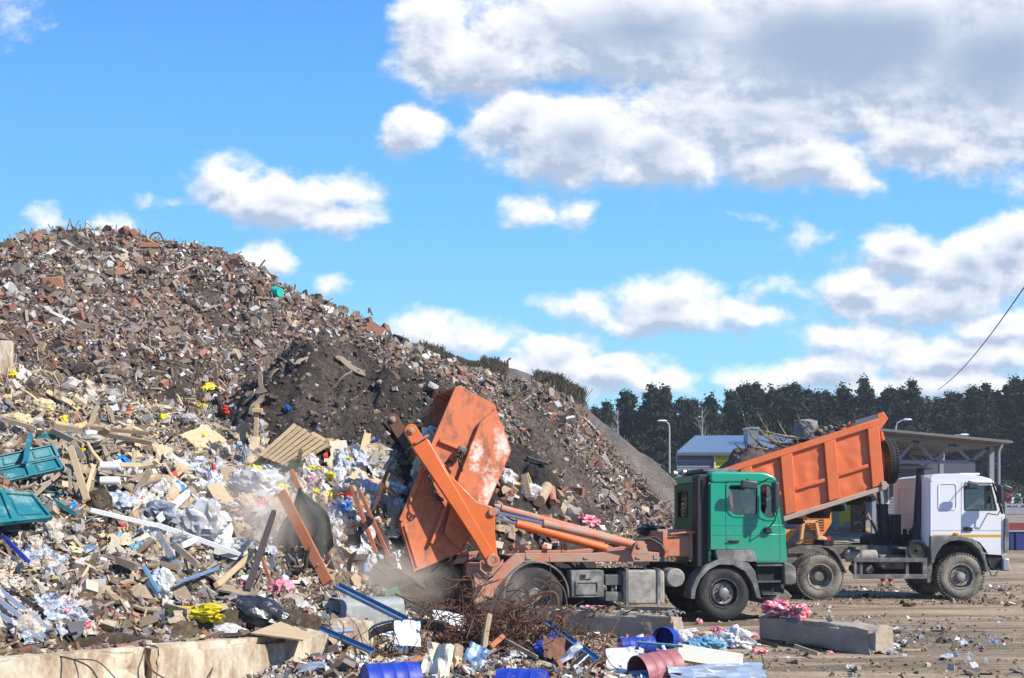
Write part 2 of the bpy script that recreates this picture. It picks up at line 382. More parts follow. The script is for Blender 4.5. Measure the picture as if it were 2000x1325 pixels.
def _tps(d2): return np.where(d2 > 1e-12, .5*d2*np.log(np.maximum(d2, 1e-12)), 0)
_n = len(_w); _d = ((_w[:, None, :2]-_w[None, :, :2])**2).sum(-1)
_A = np.zeros((_n+3, _n+3)); _A[:_n, :_n] = _tps(_d)+np.eye(_n)*.04; _A[:_n, _n] = 1; _A[:_n, _n+1:] = _w[:, :2]; _A[_n, :_n] = 1; _A[_n+1:, :_n] = _w[:, :2].T
_c = np.linalg.solve(_A, np.concatenate([_w[:, 2], [0, 0, 0]]))
WA = Vector((-6.4, 11.1)); WB = Vector((-1.95, 15.5)); _wd = (WB-WA).normalized(); WN = Vector((-_wd.y, _wd.x))      # WN points behind the block wall
def h_waste(x, y):
    x = np.asarray(x, float); y = np.asarray(y, float); sh = x.shape; xf = x.ravel(); yf = y.ravel(); z = np.empty_like(xf)
    for i in range(0, len(xf), 20000):
        a = xf[i:i+20000]; b = yf[i:i+20000]
        d = (a[:, None]-_w[None, :, 0])**2+(b[:, None]-_w[None, :, 1])**2
        z[i:i+20000] = _tps(d) @ _c[:_n]+_c[_n]+_c[_n+1]*a+_c[_n+2]*b
    z = z.reshape(sh)
    z = z+.42*fbm(x*.9, y*.9, 5, 55, .55)*np.clip(z, .25, 1)
    # nothing in front of the block wall; let it fade far back and right
    s = (x-WA.x)*WN.x+(y-WA.y)*WN.y
    z = np.where(s < .3, -.6, z)
    t = np.clip((y-28.5)/3, 0, 1); z = z*(1-t)-1.0*t
    t = np.clip((x-5)/3, 0, 1); z = z*(1-t)-1.0*t
    return z
SB = [(-.9,13.4,1.9,1.0,.34),(-.1,14.8,1.2,.9,.42),(1.3,12.9,1.5,.8,.22),(-2.6,14.0,1.1,.8,.28),(2.2,14.6,.8,.7,.12)]
def h_scrap(x, y):
    z = -.12+0*x
    for cx, cy, rx, ry, a in SB: z = z+a*np.exp(-((x-cx)/rx)**2-((y-cy)/ry)**2)
    return z+.10*fbm(x*2.2, y*2.2, 4, 61)
def h_ground(x, y):
    return (.035*fbm(x*.6, y*.6, 4, 90)+.03*fbm(x*.12, y*2.4, 3, 93))*np.clip((y-3)/8, 0, 1)-.02+np.interp(y, [34,38,45,55,80,110,200,2500], [0,.14,.56,1.52,1.95,2.2,2.6,3.0])
def HH(x, y): return np.maximum(np.maximum(np.maximum(h_main(x, y), h_dark(x, y)), np.maximum(h_waste(x, y), h_scrap(x, y))), h_ground(x, y))
GX = np.linspace(-30, 16, 461); GY = np.linspace(9, 50, 411)
_gx, _gy = np.meshgrid(GX, GY, indexing='ij'); HG = HH(_gx, _gy)
def Hq(x, y):      # fast bilinear height
    x = np.asarray(x, float); y = np.asarray(y, float)
    fx = np.clip((x-GX[0])/(GX[1]-GX[0]), 0, len(GX)-1.001); fy = np.clip((y-GY[0])/(GY[1]-GY[0]), 0, len(GY)-1.001)
    i = fx.astype(int); j = fy.astype(int); u = fx-i; v = fy-j
    return (HG[i,j]*(1-u)+HG[i+1,j]*u)*(1-v)+(HG[i,j+1]*(1-u)+HG[i+1,j+1]*u)*v
def Nq(x, y):
    e = .15; dx = (Hq(x+e, y)-Hq(x-e, y))/(2*e); dy = (Hq(x, y+e)-Hq(x, y-e))/(2*e)
    n = np.stack([-dx, -dy, np.ones_like(dx)], -1); return n/np.linalg.norm(n, axis=-1, keepdims=True)
def surf(px, py, y0=9.5):
    Y = np.arange(y0, 50, .03); X = (px-1000)/F*Y; Z = H0-(py-HY)/F*Y
    hit = np.nonzero(Hq(X, Y) >= Z)[0]
    if len(hit) == 0: return W(px, py, 38)
    k = hit[0]; return Vector((X[k], Y[k], Z[k]))
def nrm(p): return Vector(Nq(np.array([p.x]), np.array([p.y]))[0])
def grid_mesh(name, xs, ys, hf, other, mat, margin=.25, kind='structure', cut=True, smooth=True):
    gx, gy = np.meshgrid(xs, ys, indexing='ij'); z = hf(gx, gy); nx, ny = z.shape
    keep = np.ones_like(z, bool)
    if other is not None and cut: keep = z > other(gx, gy)-margin
    kq = keep[:-1,:-1]|keep[1:,:-1]|keep[:-1,1:]|keep[1:,1:]
    idx = np.arange(nx*ny).reshape(nx, ny)
    q = np.stack([idx[:-1,:-1], idx[1:,:-1], idx[1:,1:], idx[:-1,1:]], -1)[kq]
    used = np.zeros(nx*ny, bool); used[q.ravel()] = True; mp = np.cumsum(used)-1
    co = np.stack([gx.ravel(), gy.ravel(), z.ravel()], -1)[used]
    o = link_mesh(name, fast_mesh(name, co, mp[q], smooth=smooth), mat); o['kind'] = kind; return o
def fast_mesh(name, co, quads, cols=None, smooth=False):
    me = bpy.data.meshes.new(name); n = len(co); k = quads.shape[1]; m = len(quads)
    me.vertices.add(n); me.vertices.foreach_set('co', np.ascontiguousarray(co, dtype=np.float32).ravel())
    me.loops.add(m*k); me.loops.foreach_set('vertex_index', np.ascontiguousarray(quads, dtype=np.int32).ravel())
    me.polygons.add(m); me.polygons.foreach_set('loop_start', np.arange(0, m*k, k, dtype=np.int32)); me.polygons.foreach_set('loop_total', np.full(m, k, dtype=np.int32))
    me.polygons.foreach_set('use_smooth', np.full(m, smooth, dtype=bool))
    me.update(calc_edges=True)
    if cols is not None:
        a = me.color_attributes.new('Col', 'FLOAT_COLOR', 'POINT'); c = np.ones((n, 4), np.float32); c[:, :3] = cols; a.data.foreach_set('color', c.ravel())
    me.validate(); return me

def soil_mat(name, c1, c2, c3, sc=1.0, bump=.9):
    m = bpy.data.materials.new(name); m.use_nodes = True; t = m.node_tree; B = t.nodes['Principled BSDF']; K = t.links.new
    co = t.nodes.new('ShaderNodeTexCoord')
    n = t.nodes.new('ShaderNodeTexNoise'); n.inputs['Scale'].default_value = .55*sc; n.inputs['Detail'].default_value = 10; n.inputs['Roughness'].default_value = .68; K(co.outputs['Object'], n.inputs['Vector'])
    r = t.nodes.new('ShaderNodeValToRGB'); e = r.color_ramp.elements; e[0].position = .36; e[0].color = (*c1, 1); e[1].position = .66; e[1].color = (*c3, 1)
    x = e.new(.5); x.color = (*c2, 1); K(n.outputs[0], r.inputs[0])
    v = t.nodes.new('ShaderNodeTexVoronoi'); v.inputs['Scale'].default_value = 9*sc; K(co.outputs['Object'], v.inputs['Vector'])
    mr = t.nodes.new('ShaderNodeMapRange'); mr.inputs[1].default_value = 0; mr.inputs[2].default_value = .6; mr.inputs[3].default_value = 1.25; mr.inputs[4].default_value = .7; K(v.outputs['Distance'], mr.inputs[0])
    s = t.nodes.new('ShaderNodeVectorMath'); s.operation = 'SCALE'; K(r.outputs[0], s.inputs[0]); K(mr.outputs[0], s.inputs['Scale']); K(s.outputs[0], B.inputs['Base Color'])
    B.inputs['Roughness'].default_value = .95; B.inputs['Specular IOR Level'].default_value = .15
    n3 = t.nodes.new('ShaderNodeTexNoise'); n3.inputs['Scale'].default_value = 6*sc; n3.inputs['Detail'].default_value = 9; n3.inputs['Roughness'].default_value = .7; K(co.outputs['Object'], n3.inputs['Vector'])
    b = t.nodes.new('ShaderNodeBump'); b.inputs['Strength'].default_value = bump; b.inputs['Distance'].default_value = .12; K(n3.outputs[0], b.inputs['Height']); K(b.outputs[0], B.inputs['Normal'])
    return m
M_RUB = soil_mat('rubble_soil', (.055,.042,.032), (.10,.077,.059), (.165,.128,.098))
M_DARK = soil_mat('dark_soil', (.032,.026,.022), (.062,.05,.04), (.11,.088,.07), 1.2)
M_WASTE = soil_mat('waste_soil', (.07,.052,.034), (.135,.10,.066), (.22,.165,.11), 1.3)
M_GRAV = soil_mat('gravel', (.075,.064,.053), (.12,.103,.086), (.17,.147,.123), .8, .6)

# the dirt yard
def ground_mat():
    m = bpy.data.materials.new('yard_dirt'); m.use_nodes = True; t = m.node_tree; B = t.nodes['Principled BSDF']; K = t.links.new
    co = t.nodes.new('ShaderNodeTexCoord')
    mp = t.nodes.new('ShaderNodeMapping'); mp.inputs['Scale'].default_value = (.22, .8, 1); K(co.outputs['Object'], mp.inputs[0])
    n = t.nodes.new('ShaderNodeTexNoise'); n.inputs['Scale'].default_value = 1.0; n.inputs['Detail'].default_value = 9; n.inputs['Roughness'].default_value = .66; K(mp.outputs[0], n.inputs['Vector'])
    r = t.nodes.new('ShaderNodeValToRGB'); e = r.color_ramp.elements; e[0].position = .34; e[0].color = (.13,.095,.06,1); e[1].position = .66; e[1].color = (.43,.315,.20,1)
    x = e.new(.47); x.color = (.245,.18,.113,1); x = e.new(.56); x.color = (.335,.245,.155,1); K(n.outputs[0], r.inputs[0])
    mp2 = t.nodes.new('ShaderNodeMapping'); mp2.inputs['Scale'].default_value = (.07, 2.2, 1); K(co.outputs['Object'], mp2.inputs[0]); n5 = t.nodes.new('ShaderNodeTexNoise'); n5.inputs['Detail'].default_value = 6; n5.inputs['Roughness'].default_value = .6; K(mp2.outputs[0], n5.inputs['Vector']); m5 = t.nodes.new('ShaderNodeMapRange'); m5.inputs[1].default_value = .35; m5.inputs[2].default_value = .6; m5.inputs[3].default_value = .62; m5.inputs[4].default_value = 1.1; K(n5.outputs[0], m5.inputs[0])
    f = t.nodes.new('ShaderNodeTexNoise'); f.inputs['Scale'].default_value = 9; f.inputs['Detail'].default_value = 8; f.inputs['Roughness'].default_value = .8; K(co.outputs['Object'], f.inputs['Vector'])
    mr = t.nodes.new('ShaderNodeMapRange'); mr.inputs[1].default_value = .3; mr.inputs[2].default_value = .7; mr.inputs[3].default_value = .68; mr.inputs[4].default_value = 1.3; K(f.outputs[0], mr.inputs[0])
    s = t.nodes.new('ShaderNodeVectorMath'); s.operation = 'SCALE'; K(r.outputs[0], s.inputs[0]); K(mr.outputs[0], s.inputs['Scale']); s2 = t.nodes.new('ShaderNodeVectorMath'); s2.operation = 'SCALE'; K(s.outputs[0], s2.inputs[0]); K(m5.outputs[0], s2.inputs['Scale']); K(s2.outputs[0], B.inputs['Base Color'])
    B.inputs['Roughness'].default_value = .92; B.inputs['Specular IOR Level'].default_value = .2
    b = t.nodes.new('ShaderNodeBump'); b.inputs['Strength'].default_value = .7; b.inputs['Distance'].default_value = .05; K(f.outputs[0], b.inputs['Height']); K(b.outputs[0], B.inputs['Normal'])
    return m
M_GND = ground_mat()
xs = np.concatenate([[-1500,-400,-120,-60], np.linspace(-30, 40, 281), [60,120,400,1500]]); ys = np.concatenate([[-400,-60,-10], np.linspace(4, 60, 225), [75,100,160,400,2500]])
grid_mesh('ground', xs, ys, h_ground, None, M_GND)
grid_mesh('rubble_mound', np.linspace(-30, 12, 561), np.linspace(15, 52, 371), h_main, lambda a, b: np.maximum(h_ground(a, b), np.maximum(h_waste(a, b), h_dark(a, b))), M_RUB)
grid_mesh('dark_soil_heap', np.linspace(-11, 4, 301), np.linspace(20, 34, 281), h_dark, lambda a, b: np.maximum(h_main(a, b), h_waste(a, b)), M_DARK)
grid_mesh('waste_heap', np.linspace(-15, 8, 461), np.linspace(11, 32, 421), h_waste, lambda a, b: np.maximum(h_main(a, b), h_ground(a, b)), M_WASTE)
grid_mesh('scrap_ground', np.linspace(-5, 5, 201), np.linspace(10, 18, 161), h_scrap, lambda a, b: np.maximum(h_ground(a, b), h_waste(a, b)), M_WASTE, margin=.06)
# gravel hill and grassy bank behind the rubble mound
HC = [(700,760),(830,688),(900,700),(980,718),(1060,738),(1100,752),(1140,775),(1150,800),(1190,832),(1240,872),(1290,905),(1340,950),(1400,1000),(1480,1060)]
BX = np.array([(p-1000)/F*56 for p, q in HC]); BZ = np.array([H0-(q-HY)/F*56 for p, q in HC])
def h_back(x, y):
    zc = np.interp(x, BX, BZ, left=3); dy = np.sqrt((y-56)**2+.6)-.77
    return zc-.62*dy+.5*vnoise(x*.7+y*.2, y*.15, 4)*np.clip(dy/3, 0, 1)+.3*fbm(x*.8, y*.8, 4, 8)
grid_mesh('gravel_hill', np.linspace(-10, 16, 200), np.linspace(40, 70, 180), h_back, h_ground, M_GRAV)
BK = lambda a, b: h_back(a, b)

# ================================================================== loose rubble, masses nobody could count
_cube = np.array([(-1,-1,-1),(1,-1,-1),(1,1,-1),(-1,1,-1),(-1,-1,1),(1,-1,1),(1,1,1),(-1,1,1)], float)*.5
_cf = np.array([(0,3,2,1),(4,5,6,7),(0,1,5,4),(1,2,6,5),(2,3,7,6),(3,0,4,7)])
def rand_rot(n, rng, tilt=None):
    q = rng.normal(size=(n, 4))
    if tilt is not None:       # mostly yaw, small tilt
        a = rng.uniform(0, 2*np.pi, n)/2; q = np.stack([np.cos(a), rng.normal(size=n)*tilt, rng.normal(size=n)*tilt, np.sin(a)], -1)
    q /= np.linalg.norm(q, axis=1, keepdims=True); w, x, y, z = q.T
    return np.stack([np.stack([1-2*(y*y+z*z), 2*(x*y-z*w), 2*(x*z+y*w)], -1), np.stack([2*(x*y+z*w), 1-2*(x*x+z*z), 2*(y*z-x*w)], -1), np.stack([2*(x*z-y*w), 2*(y*z+x*w), 1-2*(x*x+y*y)], -1)], 1)
def pal(n, rng, cols, wts, var=.25):
    c = np.array(cols)[rng.choice(len(cols), n, p=np.array(wts)/sum(wts))]*.86
    return c*(1+rng.uniform(-var, var, (n, 1)))
def mass(name, pts, dims, cols, R, jit, rng, mat, label, cat, lift=.3, parent=None, top=True):
    n = len(pts); V = _cube[None]*(1+rng.uniform(-jit, jit, (n, 8, 3)))+rng.uniform(-jit, jit, (n, 8, 3))*.3
    V = V*dims[:, None, :]; V = np.einsum('nij,nkj->nki', R, V)
    V = V+pts[:, None, :]; V[..., 2] += (dims.min(1)*lift)[:, None]
    Fq = _cf[None]+(np.arange(n)*8)[:, None, None]
    me = fast_mesh(name, V.reshape(-1, 3), Fq.reshape(-1, 4), np.repeat(cols, 8, 0))
    o = link_mesh(name, me, mat, parent)
    if top: tag(o, label, cat, kind='stuff')
    return o
M_CHIP = pmat('rubble_chips', (1,1,1), .9, attr='Col', var=.22, vs=9, bump=.4, bs=18, spec=.2)
CON = (.36,.325,.285); CON2 = (.23,.205,.18); BRK = (.31,.145,.09); BRK2 = (.27,.13,.085); WHT = (.66,.65,.62); TAN = (.42,.33,.22); DKB = (.07,.055,.045); BRN = (.17,.12,.08); YEL = (.55,.45,.22); GRY = (.15,.15,.155)
def scat(n, x0, x1, y0, y1, rng, cond):
    P = np.zeros((0, 2))
    while len(P) < n:
        x = rng.uniform(x0, x1, n*2); y = rng.uniform(y0, y1, n*2); k = cond(x, y); P = np.concatenate([P, np.stack([x[k], y[k]], -1)])
    P = P[:n]; return np.column_stack([P, Hq(P[:, 0], P[:, 1])])
def is_main(x, y): return (h_main(x, y) >= Hq(x, y)-.08) & (Hq(x, y) > .05) & (y < 39.2)
def is_dark(x, y): return (h_dark(x, y) >= Hq(x, y)-.05)
def is_waste(x, y): return (h_waste(x, y) >= Hq(x, y)-.05) & (Hq(x, y) > .02)
def sizes(n, rng, m, s, lo, hi): return np.clip(rng.lognormal(math.log(m), s, n), lo, hi)
def chips(name, P, m, s, lo, hi, cols, wts, seed, label, flat=.38, jit=.17, cat='rubble'):
    rng = np.random.default_rng(seed); n = len(P); d = sizes(n, rng, m, s, lo, hi)[:, None]*np.stack([rng.uniform(.8, 1.5, n), rng.uniform(.55, 1, n), rng.uniform(flat*.6, flat*1.6, n)], -1)
    return mass(name, P, d, pal(n, rng, cols, wts), rand_rot(n, rng), jit, rng, M_CHIP, label, cat)
r1 = np.random.default_rng(1)
# patchy: bare soil shows between bands of stones
P = scat(135000, -20, 8, 17, 39.2, r1, lambda x, y: is_main(x, y) & (1.3*fbm(x*.5+y*.25, y*.22, 4, 31)+r1.uniform(-.5, .5, len(x)) > np.interp(x, [-6, -1, 6], [-.30, .10, .16])))
chips('rubble_stones', P, .047, .66, .018, .42, [CON, CON2, BRK, BRK2, WHT, TAN, DKB, BRN, (.20,.155,.12)], [11,15,4,7,3,7,17,28,26], 2, 'countless broken stones and brick bits covering the big rubble mound')
P = scat(3000, -20, 8, 17, 39.2, r1, is_main); rg = np.random.default_rng(5); n = len(P)
mass('rubble_sticks', P, np.stack([rg.uniform(.2, .8, n), rg.uniform(.012, .035, n), rg.uniform(.012, .03, n)], -1), pal(n, rg, [TAN, BRN, DKB, (.22,.1,.05), CON], [3,4,2,3,2]), rand_rot(n, rg), .1, rg, M_CHIP, 'countless sticks and rusty wire ends poking from the big rubble mound', 'sticks')
P = scat(4200, -9, 0, 22, 30, r1, is_dark)
chips('soil_clods', P, .045, .5, .02, .2, [DKB, BRN, CON2, CON, BRK2], [16,12,3,1,1], 6, 'countless clods and small stones on the dark soil heap', cat='clods')
WC = [CON, CON2, BRK, WHT, TAN, BRN, YEL, GRY, (.5,.44,.34), (.75,.75,.75), (.1,.22,.45), (.45,.08,.06)]
P = scat(60000, -14, 6, 11.4, 31, r1, is_waste)
chips('waste_crumbs', P, .038, .65, .015, .26, WC, [9,13,6,2.5,13,30,1,9,10,1.5,.4,.4], 7, 'countless crumbs of rubble, wood and litter covering the waste heap', cat='waste')
P = scat(5000, -14, 2.5, 11.6, 30, r1, is_waste); rg = np.random.default_rng(8); n = len(P)
mass('wood_splinters', P, np.stack([rg.uniform(.1, .55, n), rg.uniform(.012, .05, n), rg.uniform(.01, .03, n)], -1), pal(n, rg, [TAN, (.5,.4,.26), BRN, (.3,.26,.21), DKB], [4,4,3,3,2]), rand_rot(n, rg, .35), .1, rg, M_CHIP, 'countless wood splinters and laths strewn over the waste heap', 'splinters')
# litter of the scrap strip and the yard
P = scat(9000, -4.2, 4.2, 10.2, 17, r1, lambda x, y: (h_scrap(x, y) >= Hq(x, y)-.03))
chips('scrap_crumbs', P, .035, .55, .015, .16, WC, [12,10,8,9,10,16,4,8,12,6,1.5,1], 9, 'countless crumbs of wood, rust and rubble around the scrap pile', cat='scrap litter', flat=.3)
def yard(x, y): return (Hq(x, y) < .05) & (y > 8)
P = scat(16000, -6, 16, 9, 34, r1, lambda x, y: yard(x, y) & (fbm(x*.3, y*.9, 4, 71)+r1.uniform(-.35, .35, len(x)) > .05))
chips('yard_pebbles', P, .024, .6, .01, .15, [CON, CON2, BRN, TAN, DKB, WHT, BRK], [6,8,18,8,7,1.5,2], 10, 'countless pebbles and scraps trodden into the dirt yard', cat='pebbles', flat=.3)
# ================================================================== vehicles
ORG = (.62,.135,.035); ORG2 = (.52,.17,.09)
M_ORANGE = pmat('orange_paint', (.72,.155,.03), .45, var=.12, vs=2.5, bump=.06, bs=8, dirt=(.30,.15,.10), dscale=5, damt=.42, coat=.15)
M_CHASSIS = pmat('dusty_orange_paint', (.55,.16,.075), .6, var=.2, vs=3, bump=.1, bs=20, dirt=(.36,.235,.17), dscale=2.2, damt=.75)
M_SKIP = pmat('skip_paint', (.62,.175,.065), .5, var=.16, vs=1.6, bump=.12, bs=6, dirt=(.24,.10,.06), dscale=5, damt=.6, stretch=(1,1,.55))
M_GREEN = pmat('green_paint', (.006,.31,.185), .32, var=.06, vs=2, bump=.02, bs=6, dirt=(.11,.17,.11), dscale=5, damt=.38, coat=.5, dust_z=(1.0, 1.9, .7))
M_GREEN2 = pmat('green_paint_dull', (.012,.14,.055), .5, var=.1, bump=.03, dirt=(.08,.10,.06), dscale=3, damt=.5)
M_WHITE = pmat('white_paint', (.80,.80,.80), .35, var=.03, vs=2, bump=.02, bs=6, dirt=(.45,.38,.30), dscale=3, damt=.12, coat=.4, dust_z=(1.0, 1.7, .35))
M_BLK = pmat('black_plastic', (.022,.022,.024), .55, var=.2, bump=.05, dirt=(.13,.12,.11), dscale=3, damt=.35)
M_GREYP = pmat('grey_plastic', (.11,.11,.105), .7, var=.15, bump=.06, dirt=(.27,.25,.22), dscale=2, damt=.6)
M_TANK = pmat('dusty_metal_tank', (.22,.21,.19), .6, metal=.3, var=.15, bump=.05, dirt=(.33,.30,.25), dscale=2.5, damt=.8)
M_FRAME = pmat('chassis_black', (.018,.017,.016), .8, var=.3, bump=.15, dirt=(.07,.06,.048), dscale=3, damt=.45)
M_FRAMED = pmat('muddy_chassis', (.16,.14,.115), .9, var=.3, bump=.4, dirt=(.26,.23,.185), dscale=3, damt=.6)
M_TYRE = pmat('tyre_rubber', (.034,.033,.032), .85, var=.2, bump=.1, dirt=(.11,.10,.085), dscale=2.5, damt=.5)
M_TYRED = pmat('muddy_tyre_rubber', (.075,.068,.057), .9, var=.2, bump=.15, dirt=(.22,.19,.145), dscale=2.5, damt=.8)
M_RIM = pmat('dark_wheel_rim', (.06,.057,.052), .6, metal=.2, var=.2, bump=.05, dirt=(.20,.18,.15), dscale=6, damt=.5)
M_RIMD = pmat('muddy_wheel_rim', (.22,.20,.17), .8, var=.2, bump=.1, dirt=(.33,.30,.25), dscale=6, damt=.7)
M_HUB = pmat('hub_metal', (.24,.23,.22), .5, metal=.4, var=.2, bump=.05, dirt=(.25,.22,.18), dscale=8, damt=.4)
M_CHROME = pmat('chrome_rod', (.75,.76,.80), .12, metal=1, var=.02, bump=0)
M_STEEL = pmat('galvanised_steel', (.42,.44,.47), .45, metal=.6, var=.12, bump=.04)
M_INT = pmat('cab_interior', (.05,.05,.055), .8, var=.1, bump=0)
M_GLASS = glass_mat('window_glass'); M_GLASSD = glass_mat('dusty_window_glass', (.42,.42,.38))
M_RUBBER = pmat('black_hose_rubber', (.02,.02,.02), .6, var=.1, bump=0)
M_RUST = pmat('rusty_steel', (.19,.085,.045), .85, var=.35, vs=6, bump=.3, bs=40, dirt=(.09,.045,.03), dscale=6, damt=.6)
M_AMBER = pmat('amber_lens', (.8,.25,.02), .25, var=0, bump=0)
M_RED = pmat('red_lens', (.6,.02,.02), .25, var=0, bump=0)
M_MIRROR = pmat('mirror_shell', (.045,.048,.055), .45, var=.1, bump=0, dirt=(.15,.15,.15), dscale=5, damt=.3)

class Fr:
    def __init__(s, loc, yaw): s.loc = Vector(loc); s.yaw = yaw; s.R = Matrix.Rotation(-yaw, 3, 'Z')
    def L(s, px, py, yl=0.0):          # point of the vehicle's own plane y = yl seen along a line of sight
        o = s.R @ (Vector((0, 0, H0))-s.loc); d = s.R @ Vector(((px-1000)/F, 1, -(py-HY)/F))
        t = (yl-o.y)/d.y; p = o+d*t; return (p.x, p.z)
    def P(s, pts, yl=0.0): return [s.L(a, b, yl) for a, b in pts]
    def V(s, px, py, yl=0.0): a = s.L(px, py, yl); return Vector((a[0], yl, a[1]))

def wheel(root, x, z, y0, r, width, tyre_m, rim_m, hub_m, front, lugs=0, side=-1, nuts=10, rimr=.29):
    # side -1: outer face towards -y
    s = -side
    def Y(t): return y0+s*t
    hub = MB()
    if front:
        prof = [(.02,.001),(.02,.085),(.03,.10),(.10,.11),(.10,.17),(.085,.20),(.10,.225),(.16,.235),(.20,rimr)]
    else:
        prof = [(.10,.001),(.10,.10),(.12,.125),(.19,.135),(.21,.16),(.20,.20),(.17,.235),(.15,.25),(.15,rimr)]
    hub.lathe([(Y(t), q*r/.53) for t, q in prof], (x, 0, z), 36)
    w = hub.build('wheel', hub_m, root)
    t = MB(); k = r
    prof = [(.035,rimr*r/.53),(.02,.33*r/.53),(.0,.38*k/.53),(.0,.43*k/.53),(.02,.49*k/.53),(.04,.515*k/.53),(.055,k-.012),(.075,k),(width-.075,k),(width-.055,k-.012),(width,.43*k/.53),(width,.38*k/.53),(width-.03,rimr*r/.53)]
    t.lathe([(Y(a), b) for a, b in prof], (x, 0, z), 64)
    if lugs:
        for i in range(lugs):
            for j, (ya, yb) in enumerate(((.015, .11), (width-.11, width-.015))):
                a = 2*math.pi*(i+.5*j)/lugs
                c = Vector((x+math.cos(a)*(k+.002), Y((ya+yb)/2), z+math.sin(a)*(k+.002)))
                t.box(c, (.036, yb-ya, .035), Matrix.Rotation(-a, 3, 'Y') @ Matrix.Rotation(math.pi/2, 3, 'Y'))
    t.build('tyre', tyre_m, w)
    rm = MB(); R1 = rimr*r/.53
    rm.lathe([(Y(.035),R1+.008),(Y(.02),R1+.004),(Y(.02),R1-.016),(Y(.05),R1-.02),(Y(.15),R1-.035),(Y(.16),R1-.06),(Y(.17),R1-.08)], (x, 0, z), 40)
    rm.build('rim', rim_m, w)
    nt_ = MB(); rn = (.145 if front else .17)*r/.53; yn = .085 if front else .16
    for i in range(nuts):
        a = 2*math.pi*i/nuts; c = (x+rn*math.cos(a), Y(yn+.02), z+rn*math.sin(a)); nt_.cyl(c, (c[0], Y(yn-.025), c[2]), .017, .013, 6)
    nt_.build('wheel_nut', M_FRAME if front else hub_m, w, smooth=False)
    return w

def chain(name, pts, mat, parent, link=.07, r=.011):
    m = MB(); pts = [Vector(p) for p in pts]; L_ = sum((pts[i+1]-pts[i]).length for i in range(len(pts)-1)); n = max(3, int(L_/(link*.72)))
    def at(s):
        s *= L_
        for i in range(len(pts)-1):
            d = (pts[i+1]-pts[i]).length
            if s <= d or i == len(pts)-2: return pts[i].lerp(pts[i+1], min(1, s/d)), (pts[i+1]-pts[i]).normalized()
            s -= d
    for k in range(n):
        c, d = at((k+.5)/n); a = d.orthogonal().normalized(); b = d.cross(a)
        if k % 2: a = b
        ring = [c+d*(link/2*math.cos(t))+a*(link*.33*math.sin(t)) for t in [2*math.pi*i/10 for i in range(11)]]
        m.tube(ring, r, 5, False)
    return m.build(name, mat, parent)

# ------------------------------------------------------------------ green skip loader truck
GL = Vector((4.15, 22.0, 0)); G = Fr(GL, math.radians(9)); CW = 2.3
truck = empty('skip_loader_truck', GL, math.radians(9), 'green cab skip loader truck with orange lifting arms tipping a skip', 'truck')
def g(px, py, yl=0): return G.L(px, py, yl)
zt = g(1420, 921)[1]
# cab shell: rear x, front line
xr = g(1388, 1000)[0]; 
xf_top = g(1519, 932)[0]; xf_belt = g(1533, 1030)[0]; zb = g(1535, 1030)[1]; xf_low = g(1538, 1098)[0]; zl = g(1530, 1099)[1]; zfl = g(1400, 1074)[1]
z_eave = g(1400, 944)[1]
outer = [(xr, zfl), (xr, z_eave), (xf_top-.02, z_eave), (xf_belt, zb), (xf_low, zl+.05), (xf_low-.03, zl), (g(1478,1099)[0], zl), (g(1466,1079)[0], zfl+.0)]
w1 = rpoly(G.P([(1422.5,948),(1479,948),(1479,1006),(1434,1006),(1424,996)]), .06)
w2 = rpoly(G.P([(1484,947),(1503,946),(1510,962),(1513,1011),(1497,1012),(1485,998)]), .06)
for ya, yb, nm in ((0, .05, 1), (CW-.05, CW, 0)):
    m = MB(); m.plate(outer, [w1, w2], ya, yb)
    cs = m.build('cab_side', M_GREEN, truck, bevel=.012)
    gm = MB()
    for h in (w1, w2): gm.plate(h, [], ya+.02, ya+.026)
    gm.build('side_glass', M_GLASS, cs, smooth=False)
    rb = MB()
    for h in (w1, w2):
        c = (sum(p[0] for p in h)/len(h), sum(p[1] for p in h)/len(h)); inn = [(c[0]+(p[0]-c[0])*.955, c[1]+(p[1]-c[1])*.965) for p in h]
        rb.plate(h, [inn], ya-.004, ya+.03)
    rb.build('window_seal', M_BLK, cs, smooth=False)
    if nm:
        # door outline and belt creases as real grooves: dark rubber strips in the gap
        dz = MB(); e = .006
        door = rpoly(G.P([(1416,940),(1505,940),(1523,1025),(1524,1097),(1478,1097),(1466,1075),(1418,1074)]), .07, 4)
        c = (sum(p[0] for p in door)/len(door), sum(p[1] for p in door)/len(door)); inn = [(c[0]+(p[0]-c[0])*.986, c[1]+(p[1]-c[1])*.988) for p in door]
        dz.plate(door, [inn], -.002, .01); dz.build('door_gap', M_BLK, cs, smooth=False)
        cr = MB(); 
        for py in (1026.5, 1045):
            cr.bb(g(1391,py)[0], g(1532,py)[0], -.006, .01, g(1400,py)[1]-.006, g(1400,py)[1]+.006)
        cr.build('body_crease', M_GREEN, cs, bevel=.004)
        fr = MB()
        o2 = [(c_[0], c_[1]) for c_ in rpoly(G.P([(1418,943),(1502,942),(1514,962),(1519,1016),(1494,1017),(1482,1010),(1430,1010),(1419,998)]), .07)]
        fr.plate(o2, [w1, w2], -.016, .0)
        fr.build('door_window_frame', M_GREEN, cs, bevel=.006)
        hd = MB(); a = g(1424,1060); b = g(1441,1055); hd.bb(a[0], b[0]+.02, -.03, .0, a[1], b[1]); hd.bb(a[0]-.05, a[0]+.12, -.045, -.03, a[1]+.015, b[1]-.01)
        hd.build('door_handle', M_BLK, cs, bevel=.008)
